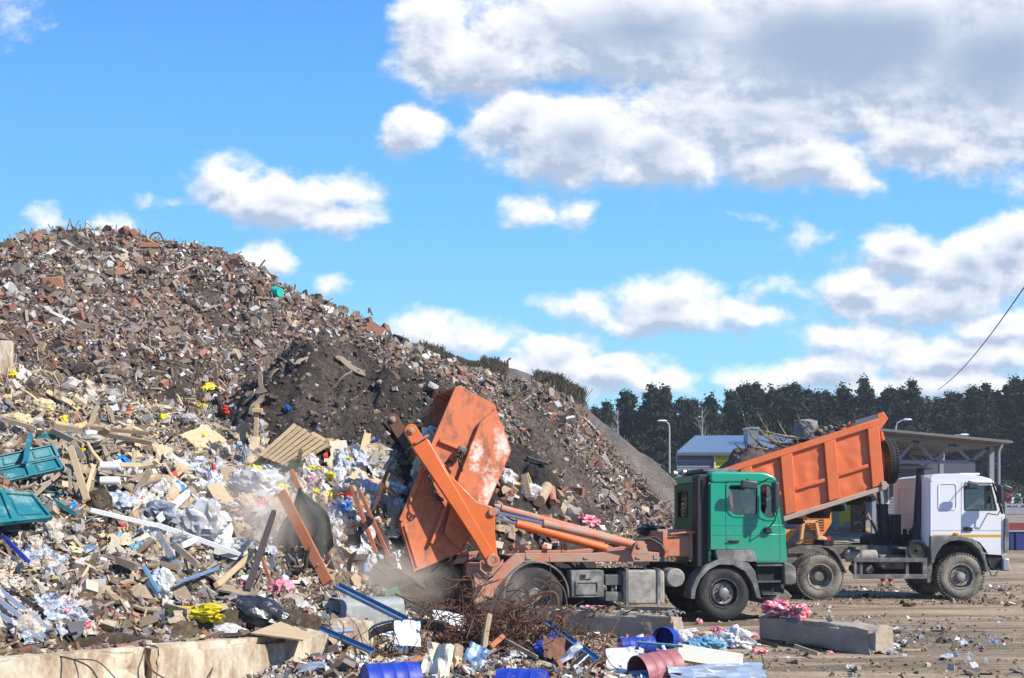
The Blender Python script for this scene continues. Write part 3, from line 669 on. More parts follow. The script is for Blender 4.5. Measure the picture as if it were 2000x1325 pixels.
# roof: rounded crown
rf = MB(); xt = xf_top
prof = rpoly([(xr-.0, z_eave), (xr+.0, zt-.02), (xr+.10, zt), (xt-.25, zt-.01), (xt-.02, zt-.10), (xt+.0, z_eave)], .1, 4)
rf.prism(prof, .02, CW-.02); roof = rf.build('cab_roof', M_GREEN, truck, bevel=.07, seg=4)
gt = MB(); a = g(1374, 918, .3); b = g(1441, 912, .3); gt.bb(a[0], b[0], .35, CW-.35, zt-.005, zt+.07); gt.build('roof_hatch', M_GREYP, roof, bevel=.02)
fn = MB(); a = g(1470,921)[0]; fn.prism([(a, zt-.02), (a+.02, zt+.07), (a+.07, zt+.01), (a+.1, zt-.03)], .5, .53); fn.build('roof_fin', M_GREEN, roof)
rl = MB()
for px, yl in ((1336, CW-.25), (1357, CW-.9)):
    q = xr-.06; rl.cyl((q, yl, zt-.1), (q, yl, zt+.03), .012, n=8); rl.cyl((q-.06, yl, zt+.03), (q+.02, yl, zt+.03), .07, .05, 16)
rl.build('work_lamp', M_STEEL, roof)
# rear wall with two windows
Mr = Matrix(((0,1,0),(1,0,0),(0,0,1)))     # (a,t,b) -> (x=t, y=a, z=b)
zs = zfl-.25
ro = rpoly([(0.03, zs), (CW-.03, zs), (CW-.03, z_eave+.02), (.03, z_eave+.02)], .03)
hw = [rrect(CW-.95, z_eave-.68, CW-.28, z_eave-.12, .07), rrect(.30, z_eave-.68, .95, z_eave-.12, .07)]
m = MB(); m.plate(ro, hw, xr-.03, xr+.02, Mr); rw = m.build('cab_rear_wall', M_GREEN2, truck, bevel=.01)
m = MB(); 
for h in hw: m.plate(h, [], xr-.005, xr+.0, Mr)
m.build('rear_glass', M_GLASSD, rw, smooth=False)
m = MB()
for h in hw:
    c = (sum(p[0] for p in h)/len(h), sum(p[1] for p in h)/len(h)); inn = [(c[0]+(p[0]-c[0])*.93, c[1]+(p[1]-c[1])*.93) for p in h]; m.plate(h, [inn], xr-.045, xr-.028, Mr)
m.build('window_seal', M_BLK, rw, smooth=False)
m = MB()
for k in range(4):
    for y0, y1 in ((.25, 1.05), (1.25, 2.1)):
        z = z_eave-.92-k*.21; m.plate(rrect(y0, z-.14, y1, z, .03), [], xr-.055, xr-.028, Mr)
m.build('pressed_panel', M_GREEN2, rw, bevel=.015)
# front wall, windscreen, floor, inside
m = MB(); nx = Vector((xf_belt-xf_top, 0, zb-z_eave)).normalized()
m.bb(xf_belt-.06, xf_low-.01, .03, CW-.03, zl+.02, zb); fw = m.build('cab_front', M_GREEN, truck, bevel=.04)
m = MB(); m.prism([(xf_top-.05, z_eave), (xf_top-.03, z_eave), (xf_belt-.02, zb), (xf_belt-.04, zb)], .06, CW-.06); m.build('windscreen', M_GLASS, fw, smooth=False)
m = MB(); m.prism([(xf_top-.045, z_eave+.01), (xf_top+.015, z_eave+.01), (xf_belt+.02, zb-.02), (xf_belt-.06, zb-.02)], .0, .07); m.prism([(xf_top-.045, z_eave+.01), (xf_top+.015, z_eave+.01), (xf_belt+.02, zb-.02), (xf_belt-.06, zb-.02)], CW-.07, CW); m.build('windscreen_pillar', M_BLK, fw, bevel=.01)
m = MB(); m.bb(xr+.02, xf_low-.1, .06, CW-.06, zfl+.0, zfl+.05); m.bb(xf_belt-.45, xf_belt-.06, .1, CW-.1, zb-.35, zb-.02)
m.build('dashboard', M_INT, truck, bevel=.03)
for yc in (.55, 1.7):
    m = MB(); xs_ = xr+.45; m.bb(xs_, xs_+.5, yc-.25, yc+.25, zfl+.35, zfl+.5); m.box((xs_+.02, yc, zfl+.8), (.13, .46, .75), (0,-.12,0)); m.box((xs_-.03, yc, zfl+1.22), (.09, .26, .2)); m.build('seat', M_INT, truck, bevel=.04)
m = MB(); ring = [Vector((xf_belt-.62+.09*math.sin(t), 1.7+.22*math.cos(t), zb-.02+.2*math.sin(t))) for t in [2*math.pi*i/24 for i in range(25)]]; m.tube(ring, .016, 6, False); m.cyl((xf_belt-.62,1.7,zb-.02), (xf_belt-.3,1.7,zb-.25), .03); m.build('steering_wheel', M_BLK, truck)
# snorkel / exhaust stack with grille
m = MB(); a = g(1361, 928, .12); b = g(1386, 928, .12)
m.prism(rpoly([(a[0], zfl-.35), (a[0], a[1]-.04), (a[0]+.05, a[1]+.02), (b[0], b[1]), (b[0]-.005, zfl-.35)], .03), .12, .42); st = m.build('air_intake_stack', M_BLK, truck, bevel=.03)
m = MB()
for k in range(13): z = a[1]-.10-k*.03; m.bb(b[0]-.16, b[0]-.005, .095, .12, z-.007, z+.007)
m.build('intake_grille', M_BLK, st, smooth=False)
# mirrors
def mirror(cx, cz, y, w_, h_, arm, nm='mirror', tilt=0):
    q = MB(); q.box((cx, y, cz), (w_, .09, h_), (0, tilt, 0)); o = q.build(nm, M_MIRROR, truck, bevel=.03, seg=3)
    t = MB(); t.tube(arm, .014, 6); t.build('mirror_arm', M_BLK, o); return o
p = g(1463, 947, -.30); mirror(p[0], p[1], -.30, .33, .16, [Vector((p[0],-.3,p[1]+.05)), Vector((p[0]+.0,-.2,p[1]+.12)), Vector((p[0]+.1,.0,z_eave-.02))], 'wide_angle_mirror', .1)
p = g(1514, 968, -.30); q = g(1500,1033, -.04)
m = MB(); m.box((p[0], -.30, p[1]), (.10, .20, .52)); o = m.build('main_mirror', M_MIRROR, truck, bevel=.03, seg=3)
p2 = g(1513, 993, -.3); m = MB(); m.box((p2[0]+.0, -.30, p2[1]), (.09, .18, .18)); m.build('lower_mirror', M_MIRROR, o, bevel=.03)
m = MB(); m.tube([Vector((p[0]-.32,-.02,z_eave-.06)), Vector((p[0]-.1,-.22,p[1]+.33)), Vector((p[0]+.02,-.3,p[1]+.27)), Vector((p[0]+.04,-.33,p[1]-.3)), Vector((p[0]-.02,-.3,p[1]-.5)), Vector((q[0],-.05,q[1]))], .013, 6); m.build('mirror_bracket', M_BLK, o)
m = MB(); m.box((q[0], -.04, q[1]-.03), (.14, .08, .12)); m.build('bracket_foot', M_BLK, o, bevel=.02)
m = MB(); v = G.V(1520, 1180, -.05)
# grey corner panel, wheel arch, steps, bumper
m = MB(); m.prism(rpoly(G.P([(1396,1076),(1402,1075),(1467,1074),(1474,1080),(1478,1098),(1402,1096)], -.03), .04), -.05, .35); m.build('fender_top', M_GREYP, truck, bevel=.02)
arch_o = [(1349,1170),(1351,1150),(1360,1128),(1378,1106),(1402,1093),(1440,1096),(1462,1100),(1475,1116),(1486,1168),(1492,1170)]
arch_i = [(1478,1168),(1470,1140),(1455,1116),(1432,1104),(1405,1103),(1385,1113),(1368,1131),(1359,1152),(1357,1170)]
m = MB(); m.prism(G.P(arch_o, -.05)+G.P(arch_i, -.05), -.05, .42); m.build('wheel_arch', M_GREYP, truck, bevel=.01)
m = MB(); m.prism(G.P([(1474,1100),(1524,1100),(1528,1160),(1487,1168)], .1), .1, .6); sb = m.build('step_box', M_FRAME, truck, bevel=.02)
for py in (1104, 1136, 1160):
    m = MB(); a = g(1478 if py<1150 else 1490, py, -.02); b = g(1528 if py<1120 else 1525, py, -.02); m.bb(a[0], b[0], -.03, .15, a[1]-.02, a[1]+.012)
    for k in range(12):
        x = a[0]+(b[0]-a[0])*(k+.5)/12; m.bb(x-.008, x+.008, -.04, .12, a[1]+.012, a[1]+.022)
    m.build('step', M_GREYP, sb, smooth=False)
m = MB(); m.prism(rpoly(G.P([(1530,1098),(1541,1099),(1554,1108),(1555,1140),(1545,1144),(1531,1143)], -.02), .05), -.04, CW+.04); bp = m.build('front_bumper', M_GREYP, truck, bevel=.04, seg=3)
m = MB(); a = g(1548,1120,-.05); m.bb(xf_low+.02, xf_low+.16, .25, .7, a[1]-.08, a[1]+.08); m.bb(xf_low+.02, xf_low+.16, CW-.7, CW-.25, a[1]-.08, a[1]+.08); m.build('headlight', M_STEEL, bp, bevel=.02)
m = MB(); a = g(1502,1150,.2); m.prism(G.P([(1490,1165),(1530,1160),(1532,1150),(1548,1165),(1540,1172),(1500,1182)], .3), .3, 1.9); m.build('sump_guard', M_FRAMED, truck, bevel=.02)
# wheels (front pair, rear twin pair)
c = g(1415, 1160.5); wheel(truck, c[0], .535, 0.0, .535, .30, M_TYRE, M_RIM, M_HUB, True, 0, -1)
wheel(truck, c[0], .535, CW, .535, .30, M_TYRE, M_RIM, M_HUB, True, 0, 1)
c2 = g(1047, 1160); xR = c2[0]
wheel(truck, xR, .55, .0, .55, .60, M_TYRE, M_RIM, M_HUB, False, 0, -1, nuts=10)
wheel(truck, xR, .55, CW, .55, .60, M_TYRE, M_RIM, M_HUB, False, 0, 1, nuts=10)
m = MB()
ao = [(xR+.64*math.cos(math.radians(a)), .55+.64*math.sin(math.radians(a))) for a in range(-5, 186, 10)]; ai = [(xR+.605*math.cos(math.radians(a)), .55+.605*math.sin(math.radians(a))) for a in range(185, -6, -10)]
m.prism(ao+ai, -.04, .62); m.prism(ao+ai, CW-.62, CW+.04); m.build('mudguard', M_GREYP, truck, bevel=.008)
m = MB(); m.bb(xR-.8, xf_low-.2, .7, .79, .72, .98); m.bb(xR-.8, xf_low-.2, CW-.79, CW-.7, .72, .98); m.bb(xR-.1, xR+.1, .6, CW-.6, .42, .68); m.bb(c[0]-.09, c[0]+.09, .3, CW-.3, .42, .62); m.bb(c[0]-.7, c[0]+.7, .65, CW-.65, .55, 1.05); m.bb(c[0]-1.2, c[0]-.6, .75, CW-.75, .5, 1.1); m.build('chassis_frame', M_FRAME, truck, bevel=.01)
# underside equipment
m = MB(); m.prism(rpoly(G.P([(1115,1115),(1179,1114),(1180,1167),(1116,1168)], .05), .03), .05, .5); bx = m.build('tool_box', M_GREYP, truck, bevel=.015)
m = MB(); m.plate(rrect(*g(1124,1162,.04), *g(1170,1134,.04), .03), [rrect(g(1128,1158,.04)[0], g(1128,1158,.04)[1], g(1166,1138,.04)[0], g(1166,1138,.04)[1], .02)], .03, .05); a = g(1145,1126,.04); m.bb(a[0]-.1, a[0]+.1, .025, .05, a[1]-.05, a[1]+.05); m.build('box_lid', M_GREYP, bx, bevel=.006)
m = MB(); a = g(1141,1124,.03); m.bb(a[0]-.03, a[0]+.03, .0, .03, a[1]-.04, a[1]+.02); m.build('latch', M_BLK, bx, bevel=.005)
m = MB()
for y0_, y1_ in ((1123,1144),(1156,1175)): a = g(1182,y1_,.1); b = g(1215,y0_,.1); m.bb(a[0], b[0], .1, .6, a[1], b[1])
a = g(1194,1160,.12); b = g(1203,1140,.12); m.bb(a[0], b[0], .15, .5, a[1], b[1]); m.build('battery_box', M_GREYP, truck, bevel=.015)
m = MB(); m.prism(rpoly(G.P([(1219,1114),(1298,1114),(1299,1180),(1220,1181)], .02), .09, 5), .02, .65); ft = m.build('fuel_tank', M_TANK, truck, bevel=.035, seg=3)
for px in (1225, 1287):
    m = MB(); a = g(px-3,1183,0); b = g(px+3,1112,0); m.bb(a[0], b[0], -.005, .02, a[1]-.03, b[1]+.015); m.bb(a[0], b[0], -.005, .66, b[1]+.0, b[1]+.012); m.build('tank_strap', M_GREYP, ft, bevel=.004)
m = MB(); a = g(1258,1113,.2); m.cyl((a[0],.2,a[1]), (a[0],.2,a[1]+.05), .05, n=14); m.build('tank_cap', M_BLK, ft)
m = MB(); a = g(1320,1129,.1); m.cyl((a[0],.1,a[1]), (a[0],.9,a[1]), .185, n=28); m.build('air_tank', M_TANK, truck, bevel=.02)
m = MB(); a = g(1252,1101,.1); m.bb(a[0]-.16, a[0]+.16, .05, .09, a[1]-.03, a[1]+.03); m.bb(a[0]-.08, a[0]+.08, .03, .05, a[1]-.06, a[1]-.02); m.build('rail_bracket', M_FRAME, truck, bevel=.008)
# orange superstructure rails
zr1 = g(1150,1080.5,.15)[1]; zr0 = g(1150,1098,.15)[1]; x1 = g(1288,1090,.15)[0]; x0 = g(1004,1090,.15)[0]
for ya, yb in ((.15, .42), (CW-.42, CW-.15)):
    m = MB(); m.prism([(x0-.05, zr0), (x1, zr0), (x1, zr1+.0), (g(1225,1070,.15)[0], zr1+.06), (g(1160,1081,.15)[0], zr1), (x0+.03, zr1)], ya, yb); r_ = m.build('sub_frame_rail', M_CHASSIS, truck, bevel=.012)
    m = MB()
    for px in (1032, 1144, 1246): a = g(px,1091,.15)[0]; m.bb(a-.04, a+.05, ya-.02, ya, zr0+.06, zr0+.075); m.bb(a-.04, a-.025, ya-.02, ya, zr0+.06, zr0+.1)
    m.build('rail_hook', M_CHASSIS, r_, smooth=False)
m = MB(); a = g(1280,1085,.14); m.bb(a[0]-.03, a[0]+.05, .135, .15, zr0+.05, zr0+.13); m.build('data_plate', M_STEEL, truck, smooth=False)
m = MB()
m.prism(G.P([(1008,1080),(1022,1098),(1004,1112),(984,1140),(966,1166),(930,1180),(925,1178),(946,1140),(962,1128),(985,1100)], .12), .12, .16)
m.prism(G.P([(1008,1080),(1022,1098),(1004,1112),(984,1140),(966,1166),(930,1180),(925,1178),(946,1140),(962,1128),(985,1100)], .12), CW-.16, CW-.12)
m.bb(x0-.9, x0-.05, .2, CW-.2, zr0-.28, zr0-.02); m.build('rear_plate', M_CHASSIS, truck, bevel=.008)
m = MB(); m.bb(g(925,1170,.5)[0], g(960,1170,.5)[0], .25, CW-.25, .25, 1.0); m.build('stabiliser_housing', M_FRAMED, truck, bevel=.02)
m = MB(); m.prism(G.P([(924,1119),(932,1120),(947,1134),(940,1148),(928,1148)], .05), .05, .3); m.build('stabiliser_foot', M_CHASSIS, truck, bevel=.01)
m = MB(); m.prism(G.P([(884,1101),(900,1080),(935,1076),(932,1084),(907,1100),(890,1102)], .5), .5, .56); m.prism(G.P([(884,1101),(900,1080),(935,1076),(932,1084),(907,1100),(890,1102)], 1.6), 1.6, 1.66); m.bb(g(895,1090,.5)[0], g(930,1090,.5)[0], .5, 1.66, g(900,1086,.5)[1]-.03, g(900,1086,.5)[1]+.03); m.build('tipping_hook', M_CHASSIS, truck, bevel=.008)
# arms
ARM = [(803,870),(832,856),(838,860),(877,925),(900,948),(932,981),(962,990),(968,1003),(967,1040),(972,1082),(975,1098),(966,1108),(954,1104),(930,1062),(902,1018),(866,933)]
for ya, yb, dx in ((-.05, .20, 0), (CW-.20, CW+.05, 0)):
    far = ya > 1
    pts = G.P(ARM, -.05)
    m = MB(); m.prism(pts, ya+.03, yb-.03); arm = m.build('lifting_arm', M_ORANGE if not far else M_CHASSIS, truck, bevel=.012)
    m = MB(); bp_ = G.P([(803,870),(833,855),(975,1098),(966,1108),(954,1104),(930,1062),(902,1018)], -.05); m.prism(bp_, ya, yb); m.build('arm_beam', M_ORANGE if not far else M_CHASSIS, arm, bevel=.014)
    # telescopic inner arm with eye
    a = G.V(803.5, 841, -.05); b = G.V(860, 935, -.05); d = (b-a).normalized(); ext = -.45*d if far else Vector((0,0,0)); n_ = Vector((d.z, 0, -d.x)); hw_ = .125
    A = a+ext; pl = [A+n_*hw_, b+n_*hw_, b-n_*hw_, A-n_*hw_]; arc = [A+(-n_*math.cos(t)-d*math.sin(t))*hw_ for t in [math.pi*i/8 for i in range(1, 8)]]
    m = MB(); m.prism([(p.x, p.z) for p in pl+arc], ya+.035, yb-.035); m.build('telescopic_arm', M_ORANGE if not far else M_RUST, arm, bevel=.01)
    m = MB(); m.cyl((A.x, ya-.0, A.z), (A.x, yb, A.z), .065, n=20); m.cyl((A.x, ya-.02, A.z), (A.x, ya, A.z), .035, n=14); m.build('arm_tip_pin', M_CHASSIS, arm, bevel=.006)
    m = MB(); c_ = G.V(838, 862, -.05); m.box((c_+n_*.0-d*.04+Vector((-.12,ya+.12,.0))), (.04, .27, .30), Matrix.Rotation(math.atan2(d.x, d.z)+math.pi/2, 3, 'Y')); m.build('collar', M_CHASSIS, arm, bevel=.006)
    a = G.V(963, 1095, -.05); m = MB(); m.lathe([(ya-.03,.06),(ya-.035,.115),(ya-.01,.13),(yb+.01,.13),(yb+.035,.115),(yb+.03,.06)], (a.x, 0, a.z), 28); m.lathe([(ya-.025,.001),(ya-.02,.058)], (a.x,0,a.z), 20); m.build('pivot_boss', M_CHASSIS, arm)
    a = G.V(955, 998, -.05); m = MB(); m.cyl((a.x+.07, ya-.02, a.z-.02), (a.x+.07, yb+.02, a.z-.02), .08, n=20); m.build('cylinder_pin', M_CHASSIS, arm, bevel=.008)
    # cylinders
    yc = (ya+yb)/2
    A = G.V(968, 1001, .07); A = Vector((A.x, yc, A.z)); B = G.V(1245, 1066, .07); B = Vector((B.x, yc, B.z)); K_ = A.lerp(B, .335)
    m = MB(); m.cyl(A, K_, .034, n=16); m.build('piston_rod', M_CHROME, arm)
    m = MB(); m.cyl(K_, B, .078, n=24); m.cyl(K_-(B-A).normalized()*.02, K_+(B-A).normalized()*.05, .088, n=24); m.build('lift_cylinder', M_CHASSIS, arm, bevel=.01)
    m = MB(); m.prism([(B.x-.16, zr1-.02), (B.x+.2, zr1-.02), (B.x+.10, B.z+.09), (B.x-.06, B.z+.09)], yc-.13, yc-.09); m.prism([(B.x-.16, zr1-.02), (B.x+.2, zr1-.02), (B.x+.10, B.z+.09), (B.x-.06, B.z+.09)], yc+.09, yc+.13); m.cyl((B.x, yc-.16, B.z), (B.x, yc+.16, B.z), .05, n=18); m.build('cylinder_lug', M_CHASSIS, truck, bevel=.008)
A = G.V(968, 1012, .4); K_ = G.V(1008, 1023, .4); B = G.V(1185, 1072, .4)
m = MB(); m.cyl(A, K_, .03, n=14); sc_ = m.build('tilt_piston_rod', M_CHROME, truck)
m = MB(); m.cyl(K_, B, .085, n=22); m.build('tilt_cylinder', M_ORANGE, truck, bevel=.01)
A = G.V(978, 993, 1.0); B = G.V(1236, 1062, 1.0); m = MB(); m.cyl(A, B, .075, n=20); m.build('hydraulic_tube', M_CHASSIS, truck, bevel=.01)
m = MB(); m.prism(G.P([(1158,1078),(1172,1058),(1200,1070),(1262,1063),(1292,1082),(1240,1084),(1160,1084)], .5), .5, .56); m.prism(G.P([(1158,1078),(1172,1058),(1200,1070),(1262,1063),(1292,1082),(1240,1084),(1160,1084)], 1.6), 1.6, 1.66); m.build('gusset_plate', M_CHASSIS, truck, bevel=.008)
for px in (1020, 1064, 1102):
    m = MB(); a = g(px,1074,.45); m.bb(a[0]-.055, a[0]+.055, .45, .52, zr1-.02, a[1]+.1); m.build('side_stop', M_CHASSIS, truck, bevel=.01)
m = MB(); m.bb(x0, x1, .5, CW-.5, zr1-.1, zr1-.06); m.build('deck_plate', M_CHASSIS, truck, bevel=.005)
# hydraulic tank and pipes behind the cab
m = MB(); m.prism(rpoly(G.P([(1298,1049),(1352,1046),(1357,1087),(1300,1089)], .35), .04), .35, 1.9); ht = m.build('hydraulic_tank', M_CHASSIS, truck, bevel=.03)
m = MB(); a = g(1294,1038,.3); b = g(1303,1090,.3); m.bb(a[0], b[0], .28, 2.0, b[1], a[1]); a = g(1347,1042,.3); b = g(1353,1093,.3); m.bb(a[0], b[0], .28, .36, b[1], a[1]); a = g(1285,1034,.5); b = g(1350,1040,.5); m.bb(a[0], b[0], .5, .62, b[1], a[1]); a = g(1287,1012,.8); m.bb(a[0]-.015, a[0]+.015, .8, .85, a[1]-.3, a[1]); m.build('tank_frame', M_CHASSIS, ht, bevel=.01)
m = MB(); m.tube([G.V(1310,1044,.3), G.V(1340,1040,.28), G.V(1362,1040,.25), G.V(1371,1050,.22), G.V(1371,1065,.22), G.V(1368,1078,.25)], .022, 8); m.build('tank_hose', M_CHASSIS, ht)
m = MB(); m.tube([G.V(1240,1055,.3), G.V(1270,1053,.28), G.V(1290,1064,.25), G.V(1298,1078,.22), G.V(1293,1092,.2), G.V(1286,1097,.2)], .03, 8); m.tube([G.V(1245,1052,.34), G.V(1280,1049,.3), G.V(1299,1062,.3), G.V(1303,1080,.3)], .02, 8); m.build('hydraulic_hose', M_RUBBER, truck)
m = MB(); m.tube([G.V(950,1092,.0), G.V(938,1098,-.02), G.V(938,1112,-.02), G.V(948,1121,-.02), G.V(964,1118,-.02), G.V(976,1106,-.0), G.V(982,1094,.05)], .017, 7); m.tube([G.V(948,1088,.0), G.V(941,1098,.02), G.V(942,1114,.02), G.V(955,1122,.0), G.V(970,1112,.0)], .014, 7); m.build('arm_hose', M_CHASSIS, truck)
# bundled black tarpaulin on the deck
# (a thing of its own, built with the cloth helpers below)

# ------------------------------------------------------------------ tipped skip
skc = G.V(895, 930, 1.2); skl = Matrix.Translation(GL) @ Matrix.Rotation(math.radians(9), 4, 'Z') @ skc.to_4d()
SKL = Vector((skl.x, skl.y, 0)); SKF = Fr(SKL, math.radians(9+10)); y_n = -.72; y_f = .95
skip = empty('skip_container', SKL, SKF.yaw, 'dented orange steel skip tipped on its end with white scuffs', 'skip')
POLY = [(895,753),(966,789),(999,880),(952,989),(902,1078),(809,1117),(782,1021)]
def white_scuff(base, c, rad):
    m = base.copy(); m.name = 'scuffed_skip_paint'; t = m.node_tree; B = t.nodes['Principled BSDF']; K = t.links.new
    src = B.inputs['Base Color'].links[0].from_socket
    co = t.nodes.new('ShaderNodeTexCoord'); fac = None
    for cc, rr in zip(c, rad):
        d = t.nodes.new('ShaderNodeMapping'); d.inputs['Location'].default_value = tuple(-a/b for a, b in zip(cc, rr)); d.inputs['Scale'].default_value = tuple(1/b for b in rr); K(co.outputs['Object'], d.inputs[0])
        l = t.nodes.new('ShaderNodeVectorMath'); l.operation = 'LENGTH'; K(d.outputs[0], l.inputs[0])
        k = t.nodes.new('ShaderNodeMath'); k.operation = 'SUBTRACT'; k.inputs[0].default_value = 1; K(l.outputs['Value'], k.inputs[1])
        if fac is None: fac = k.outputs[0]
        else:
            x = t.nodes.new('ShaderNodeMath'); x.operation = 'MAXIMUM'; K(fac, x.inputs[0]); K(k.outputs[0], x.inputs[1]); fac = x.outputs[0]
    n = t.nodes.new('ShaderNodeTexNoise'); n.inputs['Scale'].default_value = 7; n.inputs['Detail'].default_value = 9; n.inputs['Roughness'].default_value = .75; K(co.outputs['Object'], n.inputs['Vector'])
    a = t.nodes.new('ShaderNodeMath'); a.operation = 'MULTIPLY_ADD'; a.inputs[1].default_value = 3.0; a.inputs[2].default_value = -1.78; K(n.outputs[0], a.inputs[0])
    b = t.nodes.new('ShaderNodeMath'); b.operation = 'ADD'; K(fac, b.inputs[0]); K(a.outputs[0], b.inputs[1])
    s = t.nodes.new('ShaderNodeMapRange'); s.inputs[1].default_value = .0; s.inputs[2].default_value = .6; K(b.outputs[0], s.inputs[0])
    mi = t.nodes.new('ShaderNodeMix'); mi.data_type = 'RGBA'; K(s.outputs[0], mi.inputs[0]); K(src, mi.inputs[6]); mi.inputs[7].default_value = (.60,.54,.46,1); K(mi.outputs[2], B.inputs['Base Color'])
    return m
yn2 = y_n-.12
cA = SKF.V(983, 868, yn2); cB = SKF.V(958, 960, yn2); cC = SKF.V(930, 890, yn2)
M_SCUFF = white_scuff(M_SKIP, [cA, cB, cC], [(.28,1,.52),(.3,1,.7),(.22,1,.5)])
P2 = SKF.P(POLY, y_n)
for ya, yb in ((y_n, y_n+.02), (y_f-.02, y_f)):
    m = MB(); m.prism(P2, ya, yb); sd = m.build('side_plate', M_SKIP, skip, bevel=0)
th = .03; cen = (sum(p[0] for p in P2)/7, sum(p[1] for p in P2)/7)
m = MB()
for i in range(6):
    a = P2[i]; b = P2[i+1]
    ai_ = (a[0]+(cen[0]-a[0])*.02, a[1]+(cen[1]-a[1])*.02); bi_ = (b[0]+(cen[0]-b[0])*.02, b[1]+(cen[1]-b[1])*.02)
    m.prism([a, b, bi_, ai_], y_n+.0205, y_f-.0205)
m.build('floor_plate', M_SKIP, skip)
m = MB(); m.prism(rpoly(SKF.P([(938,825),(968,800),(997,880),(951,988),(900,1074),(868,1042),(895,937)], yn2), .02), yn2, y_n-.001); m.build('proud_side_panel', M_SCUFF, skip, bevel=.012)
def rail(p0, p1, w_, t_, nm='stiffening_rib', yb=None):
    yb = y_n if yb is None else yb
    a = SKF.V(*p0, yb); b = SKF.V(*p1, yb); d = (b-a); L_ = d.length; q = MB(); R = Matrix.Rotation(-math.atan2(d.z, d.x), 3, 'Y'); q.box((a+b)/2+Vector((0,-t_/2-.001,0)), (L_, t_, w_), R); return q.build(nm, M_SKIP, skip, bevel=.01)
rail((893,757),(782,1018), .09, .05, 'top_rim'); rail((857,861),(903,880), .06, .07); rail((815,966),(866,977), .05, .04); rail((868,990),(840,1062), .06, .12); rail((790,1026),(815,1108), .05, .03)
m = MB(); a = SKF.V(893,757,y_f); b = SKF.V(782,1018,y_f); d = b-a; m.box((a+b)/2+Vector((0,.025,0)), (d.length, .05, .09), Matrix.Rotation(-math.atan2(d.z, d.x), 3, 'Y')); m.build('top_rim', M_SKIP, skip, bevel=.01)
a = SKF.V(902, 880, y_n-.16); m = MB(); m.box(a, (.16,.12,.14), (0,.4,0)); m.cyl(a+Vector((0,-.1,0)), a+Vector((0,.16,0)), .05, n=14); m.build('chain_lug', M_FRAMED, skip, bevel=.02)
a = SKF.V(857, 977, y_n-.06); m = MB(); m.box(a, (.12,.1,.12)); m.build('chain_lug', M_FRAMED, skip, bevel=.02)
ar = G.V(826, 900, .3); 
def tw(fr, v): return fr.loc+Matrix.Rotation(fr.yaw, 3, 'Z') @ v
def W2(fr, v): return Matrix.Rotation(-fr.yaw, 3, 'Z') @ (v-fr.loc)
ch1 = empty('lifting_chain', tw(SKF, SKF.V(857,977,y_n-.1)), 0, 'dark chain hanging slack between the near lifting arm and the skip', 'chain')
pts = [tw(G, G.V(829,912,-.07)), tw(G, G.V(838,930,-.07)), tw(G, G.V(845,950,-.07)), tw(G, G.V(852,964,-.07)), tw(SKF, SKF.V(858,977,y_n-.12))]
chain('chain_links', [p-ch1.location for p in pts], M_FRAME, ch1, .10, .016)
ch2 = empty('lifting_chain', tw(SKF, SKF.V(902,880,y_n-.2)), 0, 'short bunched chain at the lug high on the skip side', 'chain')
pts = [tw(SKF, SKF.V(870,905,y_n-.1)), tw(SKF, SKF.V(884,899,y_n-.2)), tw(SKF, SKF.V(900,886,y_n-.22)), tw(SKF, SKF.V(898,905,y_n-.2)), tw(SKF, SKF.V(901,920,y_n-.18))]
chain('chain_links', [p-ch2.location for p in pts], M_FRAME, ch2, .10, .018)
# ------------------------------------------------------------------ white tipper truck
TL = Vector((10.975, 27.5, 0)); T = Fr(TL, 0.0); TWD = 2.45
tip = empty('dump_truck', TL, 0, 'white cab dump truck with raised orange body full of branches', 'truck')
def tl(px, py, yl=0): return T.L(px, py, yl)
M_STRIPE = pmat('yellow_stripe', (.75,.36,.01), .4, var=.03, bump=0)
M_BODY = pmat('dump_body_paint', (.74,.17,.05), .42, var=.10, vs=2, bump=.10, bs=2.2, dirt=(.34,.19,.14), dscale=3.5, damt=.34, coat=.1)
M_BODYD = pmat('dusty_dump_rail', (.50,.25,.17), .7, var=.15, bump=.08, dirt=(.40,.30,.24), dscale=3, damt=.9)
xr = tl(1819,1000)[0]-.02; zt = tl(1860,926)[1]; z_eave = tl(1860,941)[1]; xt = tl(1940,940)[0]; xb = tl(1961,1002)[0]; zb = tl(1960,1003)[1]; xl = tl(1965,1083)[0]; zl = tl(1960,1084)[1]
zf = tl(1820,1052)[1]
wn = rpoly(T.P([(1882,948),(1936,948),(1948,998),(1883,998)]), .04)
outer = [(xr, zf), (xr, z_eave), (xt, z_eave), (xb, zb), (xl, zb-.3), (xl, zl)]+T.P([(1930,1083),(1926,1075),(1914,1060),(1895,1051),(1870,1049),(1840,1051)])
